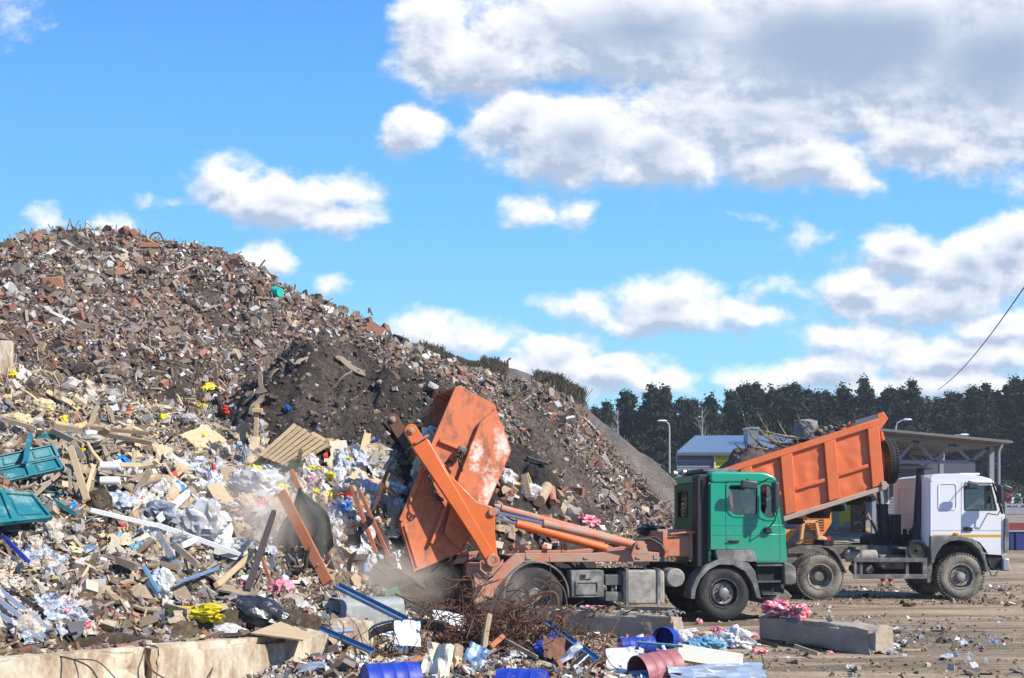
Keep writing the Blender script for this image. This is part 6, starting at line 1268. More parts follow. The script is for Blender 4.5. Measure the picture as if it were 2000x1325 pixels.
# ================================================================== individual debris
from mathutils import noise as mnoise
def cm(name, c, **k): k.setdefault('rough', .8); return pmat(name, c, **k)
D = dict(
 wood=cm('weathered_wood', (.31,.235,.155), var=.3, vs=3, stretch=(1,8,8), bump=.3, bs=20, dirt=(.17,.13,.09), dscale=4, damt=.5, rnd=.25),
 wood2=cm('fresh_wood', (.54,.39,.21), var=.2, vs=3, stretch=(1,8,8), bump=.2, bs=20, dirt=(.35,.26,.16), dscale=3, damt=.4, rnd=.12),
 osb=cm('chipboard', (.60,.47,.27), var=.2, vs=14, bump=.3, bs=30, dirt=(.42,.33,.21), dscale=4, damt=.4),
 card=cm('cardboard', (.50,.37,.23), var=.15, vs=3, bump=.2, bs=6, dirt=(.33,.26,.18), dscale=2, damt=.4, rnd=.18),
 cream=cm('cream_board', (.74,.66,.48), var=.08, bump=.1, dirt=(.5,.43,.32), dscale=3, damt=.25),
 grey=cm('grey_board', (.27,.255,.235), var=.2, bump=.2, dirt=(.16,.14,.12), dscale=3, damt=.45, rnd=.2),
 white=cm('white_board', (.74,.75,.76), var=.06, bump=.08, dirt=(.45,.42,.37), dscale=3, damt=.3),
 mint=cm('pale_mint_board', (.50,.66,.64), var=.08, bump=.1, dirt=(.45,.45,.40), dscale=3, damt=.35),
 teal=cm('teal_paint', (.015,.16,.185), rough=.45, var=.2, vs=3, bump=.12, bs=12, dirt=(.20,.27,.25), dscale=3.5, damt=.5),
 gboard=cm('green_board', (.13,.30,.19), var=.1, bump=.1, dirt=(.3,.3,.22), dscale=3, damt=.4),
 film=cm('white_plastic', (.74,.74,.75), rough=.4, var=.12, bump=.2, bs=9, dirt=(.42,.37,.30), dscale=2.5, damt=.6, trans=.2, spec=.5, rnd=.12),
 dfilm=cm('dusty_plastic', (.55,.50,.43), rough=.5, var=.15, bump=.3, bs=8, dirt=(.33,.27,.20), dscale=3, damt=.6, trans=.15),
 bluefilm=cm('bluish_plastic', (.48,.52,.60), rough=.35, var=.15, bump=.25, bs=8, dirt=(.6,.6,.62), dscale=3, damt=.6, trans=.2),
 greyfilm=cm('grey_plastic_sheet', (.27,.29,.32), rough=.4, var=.15, bump=.25, bs=8, trans=.1),
 blk=cm('black_bag_plastic', (.022,.023,.026), rough=.3, var=.2, bump=.4, bs=9, dirt=(.10,.10,.10), dscale=3, damt=.35, spec=.6),
 yel=cm('yellow_plastic', (.80,.62,.02), rough=.4, var=.15, bump=.3, bs=8, dirt=(.16,.36,.03), dscale=5, damt=.45, trans=.15),
 blue=cm('bright_blue_plastic', (.01,.20,.72), rough=.35, var=.1, bump=.3, bs=8, trans=.2),
 dblue=cm('dark_blue_plastic', (.012,.04,.34), rough=.5, var=.15, vs=2, bump=.08, dirt=(.17,.16,.15), dscale=6, damt=.42),
 red=cm('red_cloth', (.62,.05,.03), rough=.7, var=.15, bump=.3, bs=8), pink=cm('pink_cloth', (.72,.22,.30), rough=.7, var=.2, bump=.3, bs=8, dirt=(.7,.6,.58), dscale=4, damt=.5),
 redwhite=cm('red_and_white_bag_plastic', (.62,.02,.045), rough=.4, var=.12, bump=.3, bs=8, dirt=(.76,.70,.72), dscale=5.5, damt=.62),
 purple=cm('purple_cloth', (.14,.10,.50), rough=.8, var=.15, bump=.2),
 net=cm('dark_green_netting', (.012,.022,.019), rough=.85, var=.35, vs=4, stretch=(1,1,.3), bump=.5, bs=25),
 concrete=cm('old_concrete', (.60,.51,.375), rough=.95, var=.28, vs=2.5, stretch=(1.4,1.4,.5), bump=.8, bs=12, dirt=(.30,.22,.14), dscale=3, damt=.68),
 chunk=cm('rubble_concrete', (.37,.335,.29), rough=.95, var=.3, vs=3, bump=.5, bs=9, dirt=(.20,.16,.12), dscale=3, damt=.4, rnd=.45),
 brick=cm('rubble_brick', (.33,.14,.085), rough=.95, var=.3, vs=3, bump=.4, bs=12, dirt=(.25,.19,.15), dscale=3, damt=.4, rnd=.3),
 dslab=cm('dark_slab', (.12,.125,.135), rough=.85, var=.25, vs=3, bump=.3, bs=9, dirt=(.25,.24,.23), dscale=3, damt=.4, rnd=.4),
 concrete2=cm('brown_concrete', (.36,.29,.215), rough=.95, var=.3, vs=2.5, bump=.8, bs=12, dirt=(.50,.46,.40), dscale=3.5, damt=.35),
 rust=M_RUST, rustw=cm('rust_red_beam', (.42,.145,.065), var=.25, vs=4, stretch=(1,6,6), bump=.3, bs=20, dirt=(.2,.09,.05), dscale=4, damt=.4),
 dwood=cm('dark_wet_wood', (.075,.05,.038), var=.3, vs=4, stretch=(1,6,6), bump=.3, bs=20, rnd=.25),
 bsteel=cm('blue_steel', (.16,.27,.42), rough=.4, metal=.3, var=.15, bump=.08, dirt=(.45,.46,.45), dscale=4, damt=.4),
 zinc=cm('zinc_sheet', (.50,.56,.62), rough=.35, metal=.5, var=.2, vs=2, bump=.15, bs=4, dirt=(.20,.09,.045), dscale=3.5, damt=.42),
 cmet=cm('cream_painted_metal', (.58,.57,.49), rough=.45, var=.08, bump=.06, dirt=(.3,.27,.2), dscale=4, damt=.3),
 bin=cm('grey_bin_plastic', (.30,.31,.30), rough=.6, var=.1, bump=.1, dirt=(.45,.42,.36), dscale=2.5, damt=.5),
 redbar=cm('faded_red_barrel', (.35,.12,.12), rough=.5, var=.15, bump=.08, dirt=(.4,.33,.3), dscale=4, damt=.4),
 tealp=cm('pale_blue_plastic', (.14,.33,.45), rough=.45, var=.12, bump=.1, dirt=(.4,.42,.42), dscale=3, damt=.4),
 wire=cm('rusty_wire', (.14,.066,.036), rough=.9, var=.35, vs=5, bump=.2), stick=cm('peeled_stick', (.40,.29,.17), var=.2, vs=4, bump=.3, bs=20),
 foil=cm('silvery_foil', (.6,.62,.66), rough=.25, metal=.6, var=.15, bump=.3, bs=9),
 cloth=cm('dirty_cloth', (.52,.45,.37), rough=.9, var=.2, bump=.4, bs=10, dirt=(.3,.23,.16), dscale=3, damt=.55),
 teal2=cm('bright_teal_plastic', (.02,.48,.36), rough=.4, var=.05, bump=0),
)
def nz(p, s=1.0, seed=0): return mnoise.fractal(Vector(p)*s+Vector((seed*7.3, seed*3.1, seed*1.7)), 1.0, 2.0, 4)
def ridge(p, s, seed): return 1-abs(mnoise.noise(Vector(p)*s+Vector((seed*5.1, seed*2.3, seed*9.7))))*2
_cache = {}
def crumple_me(seed, amp=.28, sub=4):
    k = ('c', seed, amp, sub)
    if k in _cache: return _cache[k]
    bm = bmesh.new(); bmesh.ops.create_icosphere(bm, subdivisions=sub, radius=.5)
    for v in bm.verts:
        p = v.co.copy(); d = p.normalized(); r = 1+amp*(nz(d, 1.3, seed)*1.4+.6*(ridge(d, 2.2, seed)-.5)+.35*(ridge(d, 4.5, seed+3)-.5)+(.16*(ridge(d, 9, seed+7)-.5) if sub > 3 else 0)); p.x *= 1+.2*nz(d, 3, seed); v.co = p*max(.25, r)
    me = bpy.data.meshes.new('crumpled'); bm.to_mesh(me); bm.free(); _cache[k] = me; return me
def film_me(seed, n=26, amp=.3):
    n = min(n, 15); k = ('f', seed, n, amp)
    if k in _cache: return _cache[k]
    r = random.Random(seed); vs = []; fs = []
    for i in range(n):
        for j in range(n):
            u = i/(n-1)-.5; v = j/(n-1)-.5; e = 1+(.25 if n > 10 else .05)*nz((u*2, v*2, 5), 1.5, seed); x = u*e; y = v*e
            z = amp*(.9*nz((u, v, 0), 1.6, seed)+.45*(ridge((u, v, 0), 2.4, seed)-.5)+.14*(ridge((u, v, 1), 6, seed)-.5)); x += r.uniform(-.02,.02); y += r.uniform(-.02,.02)
            xn = .10 if n > 10 else .03; vs.append((x+xn*nz((u, v, 3), 2.4, seed), y+xn*nz((u, v, 7), 2.4, seed), z))
    fs = [t_ for i in range(n-1) for j in range(n-1) for t_ in (((i*n+j, (i+1)*n+j, (i+1)*n+j+1), (i*n+j, (i+1)*n+j+1, i*n+j+1)) if (i+j) % 2 else ((i*n+j, (i+1)*n+j, i*n+j+1), ((i+1)*n+j, (i+1)*n+j+1, i*n+j+1))) if not (min(i, j, n-2-i, n-2-j) == 0 and r.random() < (.3 if n > 10 else .08))]
    me = bpy.data.meshes.new('film'); me.from_pydata(vs, [], fs); me.update(); me.polygons.foreach_set('use_smooth', [False]*len(me.polygons)); _cache[k] = me; return me
def rest(o, P, n=None, yaw=0, tilt=1.0):
    n = (nrm(P) if n is None else n); n = (n*tilt+Vector((0,0,1))*(1-tilt)).normalized()
    q = Vector((0,0,1)).rotation_difference(n) @ Quaternion((0,0,1), yaw); o.rotation_mode = 'QUATERNION'; o.rotation_quaternion = q; o.location = P
def bag(name, px, py, w, h, mk, seed, label, cat, group=None, amp=.28, d=None, lift=.35, Y0=9.5, rot=None, sm=True):
    P = surf(px, py+h*.4, Y0); s = P.y/F; me = crumple_me(seed, amp).copy(); o = link_mesh(name, me, D[mk] if isinstance(mk, str) else mk)
    o.scale = (w*s, (d or (w+h)*.42)*s, h*s); o.location = P+Vector((0, .0, h*s*(.5-(1-lift)*.2))); o.rotation_euler = rot or (0, 0, random.uniform(-.4,.4))
    me.polygons.foreach_set('use_smooth', [sm]*len(me.polygons)); sm and me.set_sharp_from_angle(angle=.5); tag(o, label, cat, group); return o
def plane_at(px, py, t, lift, Y0=9.5):
    P = surf(px, py, Y0); view = (Vector((0,0,H0))-P).normalized(); n = (nrm(P)*(1-t)+view*t).normalized(); return P+n*lift, n
def hitp(px, py, P, n):
    d = Vector(((px-1000)/F, 1, -(py-HY)/F)); o = Vector((0,0,H0)); t = (P-o).dot(n)/d.dot(n); return o+d*t
def board(name, cor, mk, label, cat, t=.45, th=.02, lift=.08, group=None, torn=0, Y0=9.5, parent=None, bend=0, ref=None):
    cx = sum(c[0] for c in cor)/len(cor); cy = sum(c[1] for c in cor)/len(cor)
    if ref is None: P, n = plane_at(cx, cy, t, lift, Y0)
    else: P, n = ref
    W_ = [hitp(a, b, P, n) for a, b in cor]; base = sum(W_, Vector())/len(W_); pts = []
    r = random.Random(int(cx*7+cy))
    if torn:
        for i, p in enumerate(W_):
            q = W_[(i+1) % len(W_)]; k = 9
            for j in range(k): a = p.lerp(q, j/k); s_ = (1 if j else 0)*torn*(q-p).length*r.uniform(-.5,.5); c = (base-a).normalized(); pts.append(a+c*s_)
    else: pts = W_
    m = MB(); N = len(pts); vs = [p-base for p in pts]+[p-base-n*th for p in pts]
    m.add(vs, [tuple(range(N)), tuple(range(2*N-1, N-1, -1))]+[(i, (i+1) % N, N+(i+1) % N, N+i) for i in range(N)])
    o = m._build(name, D[mk] if isinstance(mk, str) else mk, parent, 0 if torn else .004, True, None if parent else base); 
    if not parent: tag(o, label, cat, group)
    return o, P, n, base, W_
def beam(name, a, b, w, th, mk, label, cat, group=None, la=.12, lb=.12, Y0=9.5, Ya=None, Yb=None, warp=.01, tear=.03):
    A = (surf(*a, Y0) if Ya is None else W(*a, Ya)); B = (surf(*b, Y0) if Yb is None else W(*b, Yb))
    if Ya is None: A += Vector((0,-.3*la,la))
    if Yb is None: B += Vector((0,-.3*lb,lb))
    d = B-A; L_ = d.length; view = (Vector((0,0,H0))-(A+B)/2).normalized(); x = d.normalized(); z = (view-x*view.dot(x)).normalized(); z = (z+x.cross(z)*.25).normalized(); y = z.cross(x)
    s = ((A+B)/2).y/F; w_ = w*s; r = random.Random(int(a[0]*3+b[1])); vs = []; n = 8
    for i in range(n+1):
        t = i/n; e = r.uniform(-tear, tear) if i in (0, n) else 0; c = A-A+x*(L_*t+e)+z*warp*L_*math.sin(t*3.1)*r.uniform(.6,1.2)
        k = 1 if 0 < i < n else r.uniform(.75,1)
        for sy, sz in ((-1,-1),(1,-1),(1,1),(-1,1)): vs.append(c+y*sy*w_/2*k+z*sz*th/2)
    fs = [(i*4+j, i*4+(j+1) % 4, (i+1)*4+(j+1) % 4, (i+1)*4+j) for i in range(n) for j in range(4)]+[(3,2,1,0), (n*4,n*4+1,n*4+2,n*4+3)]
    R = Matrix((x, y, z)).transposed(); Ri = R.transposed(); m = MB(); m.add([Ri @ v for v in vs], fs)
    o = m._build(name, D[mk] if isinstance(mk, str) else mk, None, .003, True, A); o.rotation_euler = R.to_euler(); tag(o, label, cat, group); return o
def strip(name, pts, r, mk, label, cat, group=None, lift=.1, Y0=9.5, n=7, flat=None):
    ps = [surf(a, b, Y0)+Vector((0,-.02,lift)) if len(c) == 0 else W(a, b, c[0]) for a, b, *c in pts]; m = MB(); B0 = ps[0].copy()
    # smooth the path
    q = []
    for i in range(len(ps)-1):
        p0, p1, p2, p3 = ps[max(i-1,0)], ps[i], ps[i+1], ps[min(i+2,len(ps)-1)]
        for k in range(5):
            t = k/5; q.append(.5*((2*p1)+(p2-p0)*t+(2*p0-5*p1+4*p2-p3)*t*t+(3*p1-p0-3*p2+p3)*t**3)-B0)
    q.append(ps[-1]-B0); m.tube(q, r, n); o = m._build(name, D[mk] if isinstance(mk, str) else mk, None, 0, True, B0); tag(o, label, cat, group); return o

# ---- concrete kerb blocks
def block(p, yaw, L_, w, h, label, seed):
    m = MB(); nx, ny, nz_ = 24, 6, 7; bm = bmesh.new(); bmesh.ops.create_cube(bm, size=1); bmesh.ops.bevel(bm, geom=list(bm.edges), offset=.03, segments=2, affect='EDGES')
    for v in bm.verts: v.co = Vector((v.co.x*L_, v.co.y*w, v.co.z*h))
    bmesh.ops.subdivide_edges(bm, edges=[e for e in bm.edges if e.calc_length() > .25], cuts=7, use_grid_fill=True)
    for v in bm.verts:
        q = v.co; e = (abs(q.x) > L_*.46)+(abs(q.y) > w*.44)+(abs(q.z) > h*.44); k = .012+(.028 if e >= 2 else 0); nn = Vector((nz(q, 3, seed), nz(q, 3, seed+5), nz(q, 3, seed+9))); c = max(0, nz(q, 2.2, seed+2)-.1)*(.4 if e >= 2 else 0)
        v.co = q+nn*k-Vector((q.x/L_, q.y/w, q.z/h))*c
    me = bpy.data.meshes.new('concrete_block'); bm.to_mesh(me); bm.free(); me.polygons.foreach_set('use_smooth', [True]*len(me.polygons)); me.set_sharp_from_angle(angle=math.radians(40))
    o = link_mesh('concrete_block', me, D['concrete2' if seed in (4, 5) else 'concrete'], loc=Vector((p[0], p[1], h/2-.01+p[2])), rot=(0,0,yaw)); tag(o, label, 'concrete block'); return o
wa = math.atan2(2.5, 2.85); wx = Vector((math.cos(wa), math.sin(wa), 0)); wn_ = Vector((-wx.y, wx.x, 0))
def wallp(t, off=.3): q = Vector((-5.3,11.7,0))+wx*t+wn_*off; return q
block(wallp(.39), wa, 2.36, .58, .57, 'long pale concrete block at the lower left corner of the heap', 1)
block(wallp(2.78), wa, 2.32, .58, .58, 'stained concrete block carrying the white bag and the plywood board', 2)
block(wallp(-2.05), wa, 2.36, .58, .57, 'concrete block cut by the left edge of the picture', 8)
q = W(676, 1240, 15.2); block((q.x-.62, 15.75, 0), math.radians(14), 1.75, .55, .60, 'short pale concrete block between the plywood and the grey bin', 3)
q = (Vector((4.04,18.5,0))+Vector((5.3,16.6,0)))/2; dd = Vector((1.26,-1.9,0)).normalized(); nn_ = Vector((-dd.y, dd.x, 0)); 
block(q+nn_*.25, math.atan2(dd.y, dd.x), 2.3, .5, .41, 'brown concrete block on the yard with red and white bags on top', 4)
yw = math.radians(-31); cc = Vector(((1312-1000)/F*18.6, 18.6, 0)); block(cc+Vector((-math.cos(yw)*1.2-math.sin(yw)*.25, -math.sin(yw)*1.2+math.cos(yw)*.25, 0)), yw, 2.4, .5, .42, 'grey concrete block below the fuel tank of the green truck', 5)
BLKTOP = .42

# ---- big named pieces, back to front
RK = [rock_me('chunk', 200+i, 18 if i % 2 else 12, (1,.7+.1*(i % 3),.45+.12*(i % 4))) for i in range(10)]
def chunk(name, P, s, mk, me, seed=0):
    r = random.Random(seed); o = link_mesh(name, me, None, loc=P); 
    if not me.materials: me.materials.append(D[mk])
    o.scale = (s, s, s); o.rotation_euler = (r.uniform(-.9,.9), r.uniform(-.9,.9), r.uniform(0,6.28)); return o
def variants(mk, n=6, seed=0, fl=(1,.8,.5)):
    out = []
    for i in range(n):
        r = random.Random(seed+i); bm = bmesh.new(); f_ = (fl[0], fl[1]*(1+.2*(i % 3-1)), fl[2]*(1+.25*(i % 2)))
        for a in (-1, 1):
            for b in (-1, 1):
                for c in (-1, 1):
                    for q in range(1+(r.random() < .45)*2): bm.verts.new([f_[k]*.5*(s_*r.uniform(.62,1.05)) for k, s_ in enumerate((a, b, c))])
        g_ = bmesh.ops.convex_hull(bm, input=bm.verts); bmesh.ops.delete(bm, geom=[e for e in g_['geom_interior'] if isinstance(e, bmesh.types.BMVert)], context='VERTS')
        me = bpy.data.meshes.new(mk); bm.to_mesh(me); bm.free(); me.materials.append(D[mk]); out.append(me)
    return out
VC = variants('chunk', 10, 300, (1,.8,.55)); VB = variants('brick', 6, 330, (1,.55,.5)); VD = variants('dslab', 5, 350, (1,.7,.22))
rs_ = random.Random(99)
def scatter_things(n, pxr, pyr, mes, smin, smax, name, label, cat, group, keep=None, lift=.3, seed=0, ok=None):
    r = random.Random(seed); c = 0; t = 0
    while c < n and t < n*12:
        t += 1; px = r.uniform(*pxr); py = r.uniform(*pyr)
        if ok and not ok(px, py): continue
        P = surf(px, py)
        if P.y > 38.8 or P.z > H0-(py-HY)/F*P.y+.2: continue
        s = (smin*(smax/smin)**(r.random()**1.6))*P.y/F; me = mes[r.randrange(len(mes))]
        o = bpy.data.objects.new(name, me); C.objects.link(o); o.location = P+Vector((0,-.02,s*lift*.3)); o.scale = (s*r.uniform(.8,1.3), s, s); o.rotation_euler = (r.uniform(-.8,.8), r.uniform(-.8,.8), r.uniform(0,6.28)); tag(o, label, cat, group); c += 1
def crest(px): return np.interp(px, [p for p, q in CR], [q for p, q in CR])
mnd = lambda px, py: py > crest(px)+6 and not (520 < px < 860 and py > 690+abs(px-680)*.5) and py < np.interp(px, [0,500,900,1000,1300], [715,800,860,960,1020])
scatter_things(140, (0,1000), (450,1020), VC, 6, 24, 'concrete_chunk', 'pale broken concrete chunk lying loose on the slope of the rubble mound', 'concrete chunk', 'concrete chunks on the mound', seed=1, ok=mnd)
scatter_things(46, (0,1300), (450,1020), VB, 5, 15, 'brick_chunk', 'broken red brick lump lying loose on the slope of the rubble mound', 'brick', 'brick lumps on the mound', seed=2, ok=mnd)
scatter_things(50, (0,1300), (450,1020), VD, 6, 18, 'dark_slab', 'dark flat slab fragment lying on the slope of the rubble mound', 'slab', 'dark slabs on the mound', seed=3, ok=mnd)
scatter_things(26, (540,840), (700,850), VC, 5, 13, 'stone', 'small stone resting on the dark soil heap', 'stone', 'stones on the dark soil heap', seed=4)
scatter_things(60, (0,520), (735,860), VC, 10, 34, 'rubble_lump', 'sandy rubble lump in the band above the teal doors', 'rubble', 'rubble lumps above the doors', seed=5, ok=lambda a, b: b > np.interp(a, [0,300,520], [730,775,820]))
scatter_things(60, (0,420), (1030,1240), VC, 8, 26, 'stone', 'stone embedded in the brown dirt slope above the block wall', 'stone', 'stones in the dirt slope', seed=6)
scatter_things(46, (170,420), (1130,1250), VB, 10, 24, 'brick_chunk', 'broken brick in the dirt behind the block wall', 'brick', 'bricks behind the block wall', seed=7)
scatter_things(70, (385,560), (1085,1185), VD, 14, 34, 'grey_foam_block', 'dark grey angular block in the pile left of the dust cloud', 'block', 'dark grey blocks by the dust', seed=8)
scatter_things(60, (965,1140), (960,1075), VC+VB, 8, 28, 'rubble_lump', 'brown rubble lump in the pile behind the truck cylinders', 'rubble', 'rubble behind the cylinders', seed=9)
o = chunk('boulder', surf(1190,1062)+Vector((0,0,.1)), .001, 'chunk', RK[0]); bpy.data.objects.remove(o)

# planks thrown about
def plank_me(seed, mk, L_=1, w=.12, th=.03):
    r = random.Random(seed); m = MB(); n = 6; vs = []
    for i in range(n+1):
        t = i/n-.5; b = .03*math.sin(i*1.3+seed)*L_; k = 1 if 0 < i < n else r.uniform(.3,1)
        for sy, sz in ((-1,-1),(1,-1),(1,1),(-1,1)): vs.append((t*L_+(r.uniform(-.06,.06) if i in (0, n) else 0), sy*w/2*k+b*.3, sz*th/2+b))
    m.add(vs, [(i*4+j, i*4+(j+1) % 4, (i+1)*4+(j+1) % 4, (i+1)*4+j) for i in range(n) for j in range(4)]+[(3,2,1,0), (n*4,n*4+1,n*4+2,n*4+3)])
    me = bpy.data.meshes.new('plank'); me.from_pydata(m.v, [], m.f); me.update(); me.materials.append(D[mk]); return me
PK = [plank_me(i, 'wood', 1, (.09,.14,.06,.18)[i % 4], .03) for i in range(6)]; PK2 = [plank_me(i+9, 'wood2', 1, (.10,.16,.07)[i % 3], .03) for i in range(3)]; PKD = [plank_me(i+20, 'dwood', 1, (.08,.12)[i % 2], .04) for i in range(3)]
def scatter_planks(n, pxr, pyr, mes, lmin, lmax, label, group, seed, tilt=.35, ok=None, name='plank'):
    r = random.Random(seed); c = t = 0
    while c < n and t < n*10:
        t += 1; px = r.uniform(*pxr); py = r.uniform(*pyr)
        if ok and not ok(px, py): continue
        P = surf(px, py); s = r.uniform(lmin, lmax); o = bpy.data.objects.new(name, mes[r.randrange(len(mes))]); C.objects.link(o); rest(o, P+Vector((0,-.03,.05)), None, r.uniform(0, 6.28)); o.rotation_quaternion = o.rotation_quaternion @ Quaternion((0,1,0), r.gauss(0, tilt)); o.scale = (s, r.uniform(.8,1.4), 1); tag(o, label, 'plank', group); c += 1
scatter_planks(46, (110,270), (840,1010), PK, .5, 1.3, 'weathered plank in the wood pile beside the teal doors', 'planks beside the teal doors', 1)
scatter_planks(22, (110,300), (840,1010), PK2, .4, 1.1, 'light yellowish plank in the wood pile beside the teal doors', 'light planks beside the teal doors', 2)
scatter_planks(40, (0,520), (760,900), PK+PK2, .3, .9, 'plank lying in the upper part of the waste heap', 'planks in the upper waste heap', 3, .2)
scatter_planks(36, (440,840), (880,1080), PK+PK2, .3, 1.0, 'plank mixed into the bags and cardboard left of the skip', 'planks left of the skip', 4)
scatter_planks(30, (560,800), (1000,1130), PKD, .5, 1.4, 'dark board sticking out of the waste under the skip', 'dark boards under the skip', 5, .5)
scatter_planks(20, (170,480), (1090,1235), PK+PKD, .25, .8, 'short board end in the dirt behind the block wall', 'board ends behind the block wall', 6, .25)
scatter_planks(40, (0,700), (470,760), PKD+PK, .3, .9, 'stick or board piece lying on the rubble mound', 'boards on the mound', 7, .2, lambda a, b: b > crest(a)+8)
scatter_planks(16, (970,1120), (950,1060), PK, .3, .8, 'board piece in the rubble behind the truck cylinders', 'boards behind the cylinders', 8, .3)

# crumpled plastics, cardboard and cloth
def scatter_soft(n, pxr, pyr, mk, smin, smax, name, label, cat, group, seed, kind='film', amp=.3, ok=None, tint=None):
    r = random.Random(seed); mes = []
    for i in range(5):
        me = (film_me(seed*10+i, 22, amp) if kind == 'film' else crumple_me(seed*10+i, .34, 3)).copy(); me.materials.append(D[mk]); me.polygons.foreach_set('use_smooth', [kind == 'bag']*len(me.polygons)); kind == 'bag' and me.set_sharp_from_angle(angle=.3); mes.append(me)
    c = t = 0
    while c < n and t < n*10:
        t += 1; px = r.uniform(*pxr); py = r.uniform(*pyr)
        if ok and not ok(px, py): continue
        P = surf(px, py); s = r.uniform(smin, smax)*P.y/F; o = bpy.data.objects.new(name, mes[r.randrange(5)]); C.objects.link(o); n_ = nrm(P); view = (Vector((0,0,H0))-P).normalized(); n_ = (n_*.6+view*.4+Vector((r.gauss(0,.3), r.gauss(0,.3), r.gauss(0,.3)))).normalized()
        rest(o, P+Vector((0,-.03,.04+s*.1)), n_, r.uniform(0, 6.28)); o.scale = (s*r.uniform(.7,1.5), s*r.uniform(.6,1.1), s*(1 if kind == 'film' else .6)); tag(o, label, cat, group); c += 1
mid = lambda px, py: px < 775 and py > np.interp(px, [180,300,440,560,820], [930,905,880,890,905]) and py < np.interp(px, [180,300,440,560,820], [1010,1075,1090,1080,1130])
scatter_soft(40, (190,820), (890,1120), 'film', 26, 66, 'plastic_sheet', 'crumpled white plastic sheet in the middle of the waste heap', 'plastic sheet', 'white plastic sheets in the heap', 1, ok=mid)
scatter_soft(26, (330,820), (900,1120), 'film', 16, 32, 'plastic_bag', 'bunched white plastic bag in the middle of the waste heap', 'plastic bag', 'white bags in the heap', 2, 'bag', ok=mid)
scatter_soft(26, (190,820), (900,1120), 'bluefilm', 20, 48, 'plastic_sheet', 'crumpled bluish plastic sheet in the middle of the waste heap', 'plastic sheet', 'bluish sheets in the heap', 3, ok=mid)
scatter_soft(40, (230,820), (880,1120), 'dfilm', 22, 55, 'plastic_sheet', 'dust covered plastic sheet in the middle of the waste heap', 'plastic sheet', 'dusty sheets in the heap', 4, ok=mid)
scatter_soft(14, (250,820), (960,1130), 'greyfilm', 26, 55, 'plastic_sheet', 'dark grey plastic sheet in the shaded hollow of the heap', 'plastic sheet', 'grey sheets in the heap', 5, ok=mid)
scatter_soft(66, (230,790), (860,1090), 'card', 22, 56, 'cardboard_piece', 'torn cardboard piece among the plastics of the waste heap', 'cardboard', 'cardboard in the heap', 6, 'film', .12, ok=lambda a, b: b > np.interp(a, [230,440,560,800], [930,860,850,900]))
scatter_soft(22, (0,150), (1040,1250), 'cloth', 26, 60, 'rag', 'dirty pale rag hanging at the left end of the dirt slope', 'rag', 'rags at the left of the dirt slope', 7)
scatter_soft(12, (40,150), (1080,1260), 'bluefilm', 30, 60, 'plastic_sheet', 'pale bluish film draped at the lower left of the heap', 'plastic sheet', 'bluish films at the lower left', 8)
scatter_soft(24, (100,560), (1040,1250), 'cloth', 10, 26, 'rag', 'small dirty rag in the dirt slope above the block wall', 'rag', 'rags in the dirt slope', 9)
scatter_soft(14, (0,480), (740,880), 'film', 8, 20, 'plastic_scrap', 'white plastic scrap in the upper waste heap', 'plastic scrap', 'white scraps in the upper heap', 10)
for mk, nm, col, n_, reg, sd in (('yel','yellow_bag','yellow and green plastic bag piece among the cardboard',15,((500,680),(905,1000)),11), ('red','red_rag','red orange rag scrap in the waste heap',12,((110,760),(790,1000)),12), ('pink','pink_rag','pink rag scrap among the plastics left of the skip',8,((470,760),(900,1100)),13), ('blue','blue_scrap','bright blue plastic scrap in the waste heap',8,((80,700),(760,1100)),14), ('yel','yellow_bag','small yellow plastic scrap in the upper waste heap',6,((90,420),(760,900)),15), ('redwhite','red_rag','red and white rag in the dirt above the block wall',5,((120,190),(1150,1240)),16), ('tealp','blue_scrap','pale blue plastic scrap above the long white strip',7,((230,300),(1050,1090)),17)):
    scatter_soft(n_, reg[0], reg[1], mk, 9, 28, nm, col, 'plastic scrap' if 'rag' not in nm else 'rag', nm.replace('_', ' ')+' pieces, '+col.split(' in ')[-1].split(' among ')[-1], sd, 'bag')

# teal panelled doors
def door(cor, label, cols=2, rows=1, t=.35, lift=.22, nm='door_panel'):
    cx = sum(c[0] for c in cor)/4; cy = sum(c[1] for c in cor)/4; P, n = plane_at(cx, cy, t, lift); Wc = [hitp(a, b, P, n) for a, b in cor]; base = sum(Wc, Vector())/4
    root = empty(nm, base, 0, label, 'door panel')
    def at_(u, v, h): return ((Wc[0]*(1-u)+Wc[1]*u)*(1-v)+(Wc[3]*(1-u)+Wc[2]*u)*v)+n*h-base
    def slab(m, u0, u1, v0, v1, h0, h1, b=0):
        q = [at_(u0,v0,h0),at_(u1,v0,h0),at_(u1,v1,h0),at_(u0,v1,h0),at_(u0+b,v0+b,h1),at_(u1-b,v0+b,h1),at_(u1-b,v1-b,h1),at_(u0+b,v1-b,h1)]; m.add(q, [(3,2,1,0),(4,5,6,7),(0,1,5,4),(1,2,6,5),(2,3,7,6),(3,0,4,7)])
    m = MB(); slab(m, 0, 1, 0, 1, -.03, 0); m._build('door_leaf', D['teal'], root, .004, False)
    m = MB(); e = .05; us = [0]+[k/cols for k in range(1, cols)]+[1]
    fr = []
    for v in [0]+[k/rows for k in range(1, rows)]+[1]: fr.append((0, 1, max(0, v-.09 if v else 0), min(1, v+.09 if v < 1 else 1)))
    for u_, v0, v1 in [(u_, 0, 1) for u_ in us]: fr.append((max(0, u_-.035 if u_ else 0), min(1, u_+.035 if u_ < 1 else 1), v0, v1))
    for k, f_ in enumerate(fr): slab(m, *f_, .001, .035+.0015*k)
    m._build('door_frame', D['teal'], root, .004, False)
    m = MB()
    for i in range(cols):
        for j in range(rows): slab(m, i/cols+.10/cols+.03, (i+1)/cols-.10/cols-.03, j/rows+.2/rows, (j+1)/rows-.2/rows, .001, .022, .02)
    SPLIT.add('raised_panel'); m.build('raised_panel', D['teal'], root, .003, False); return root
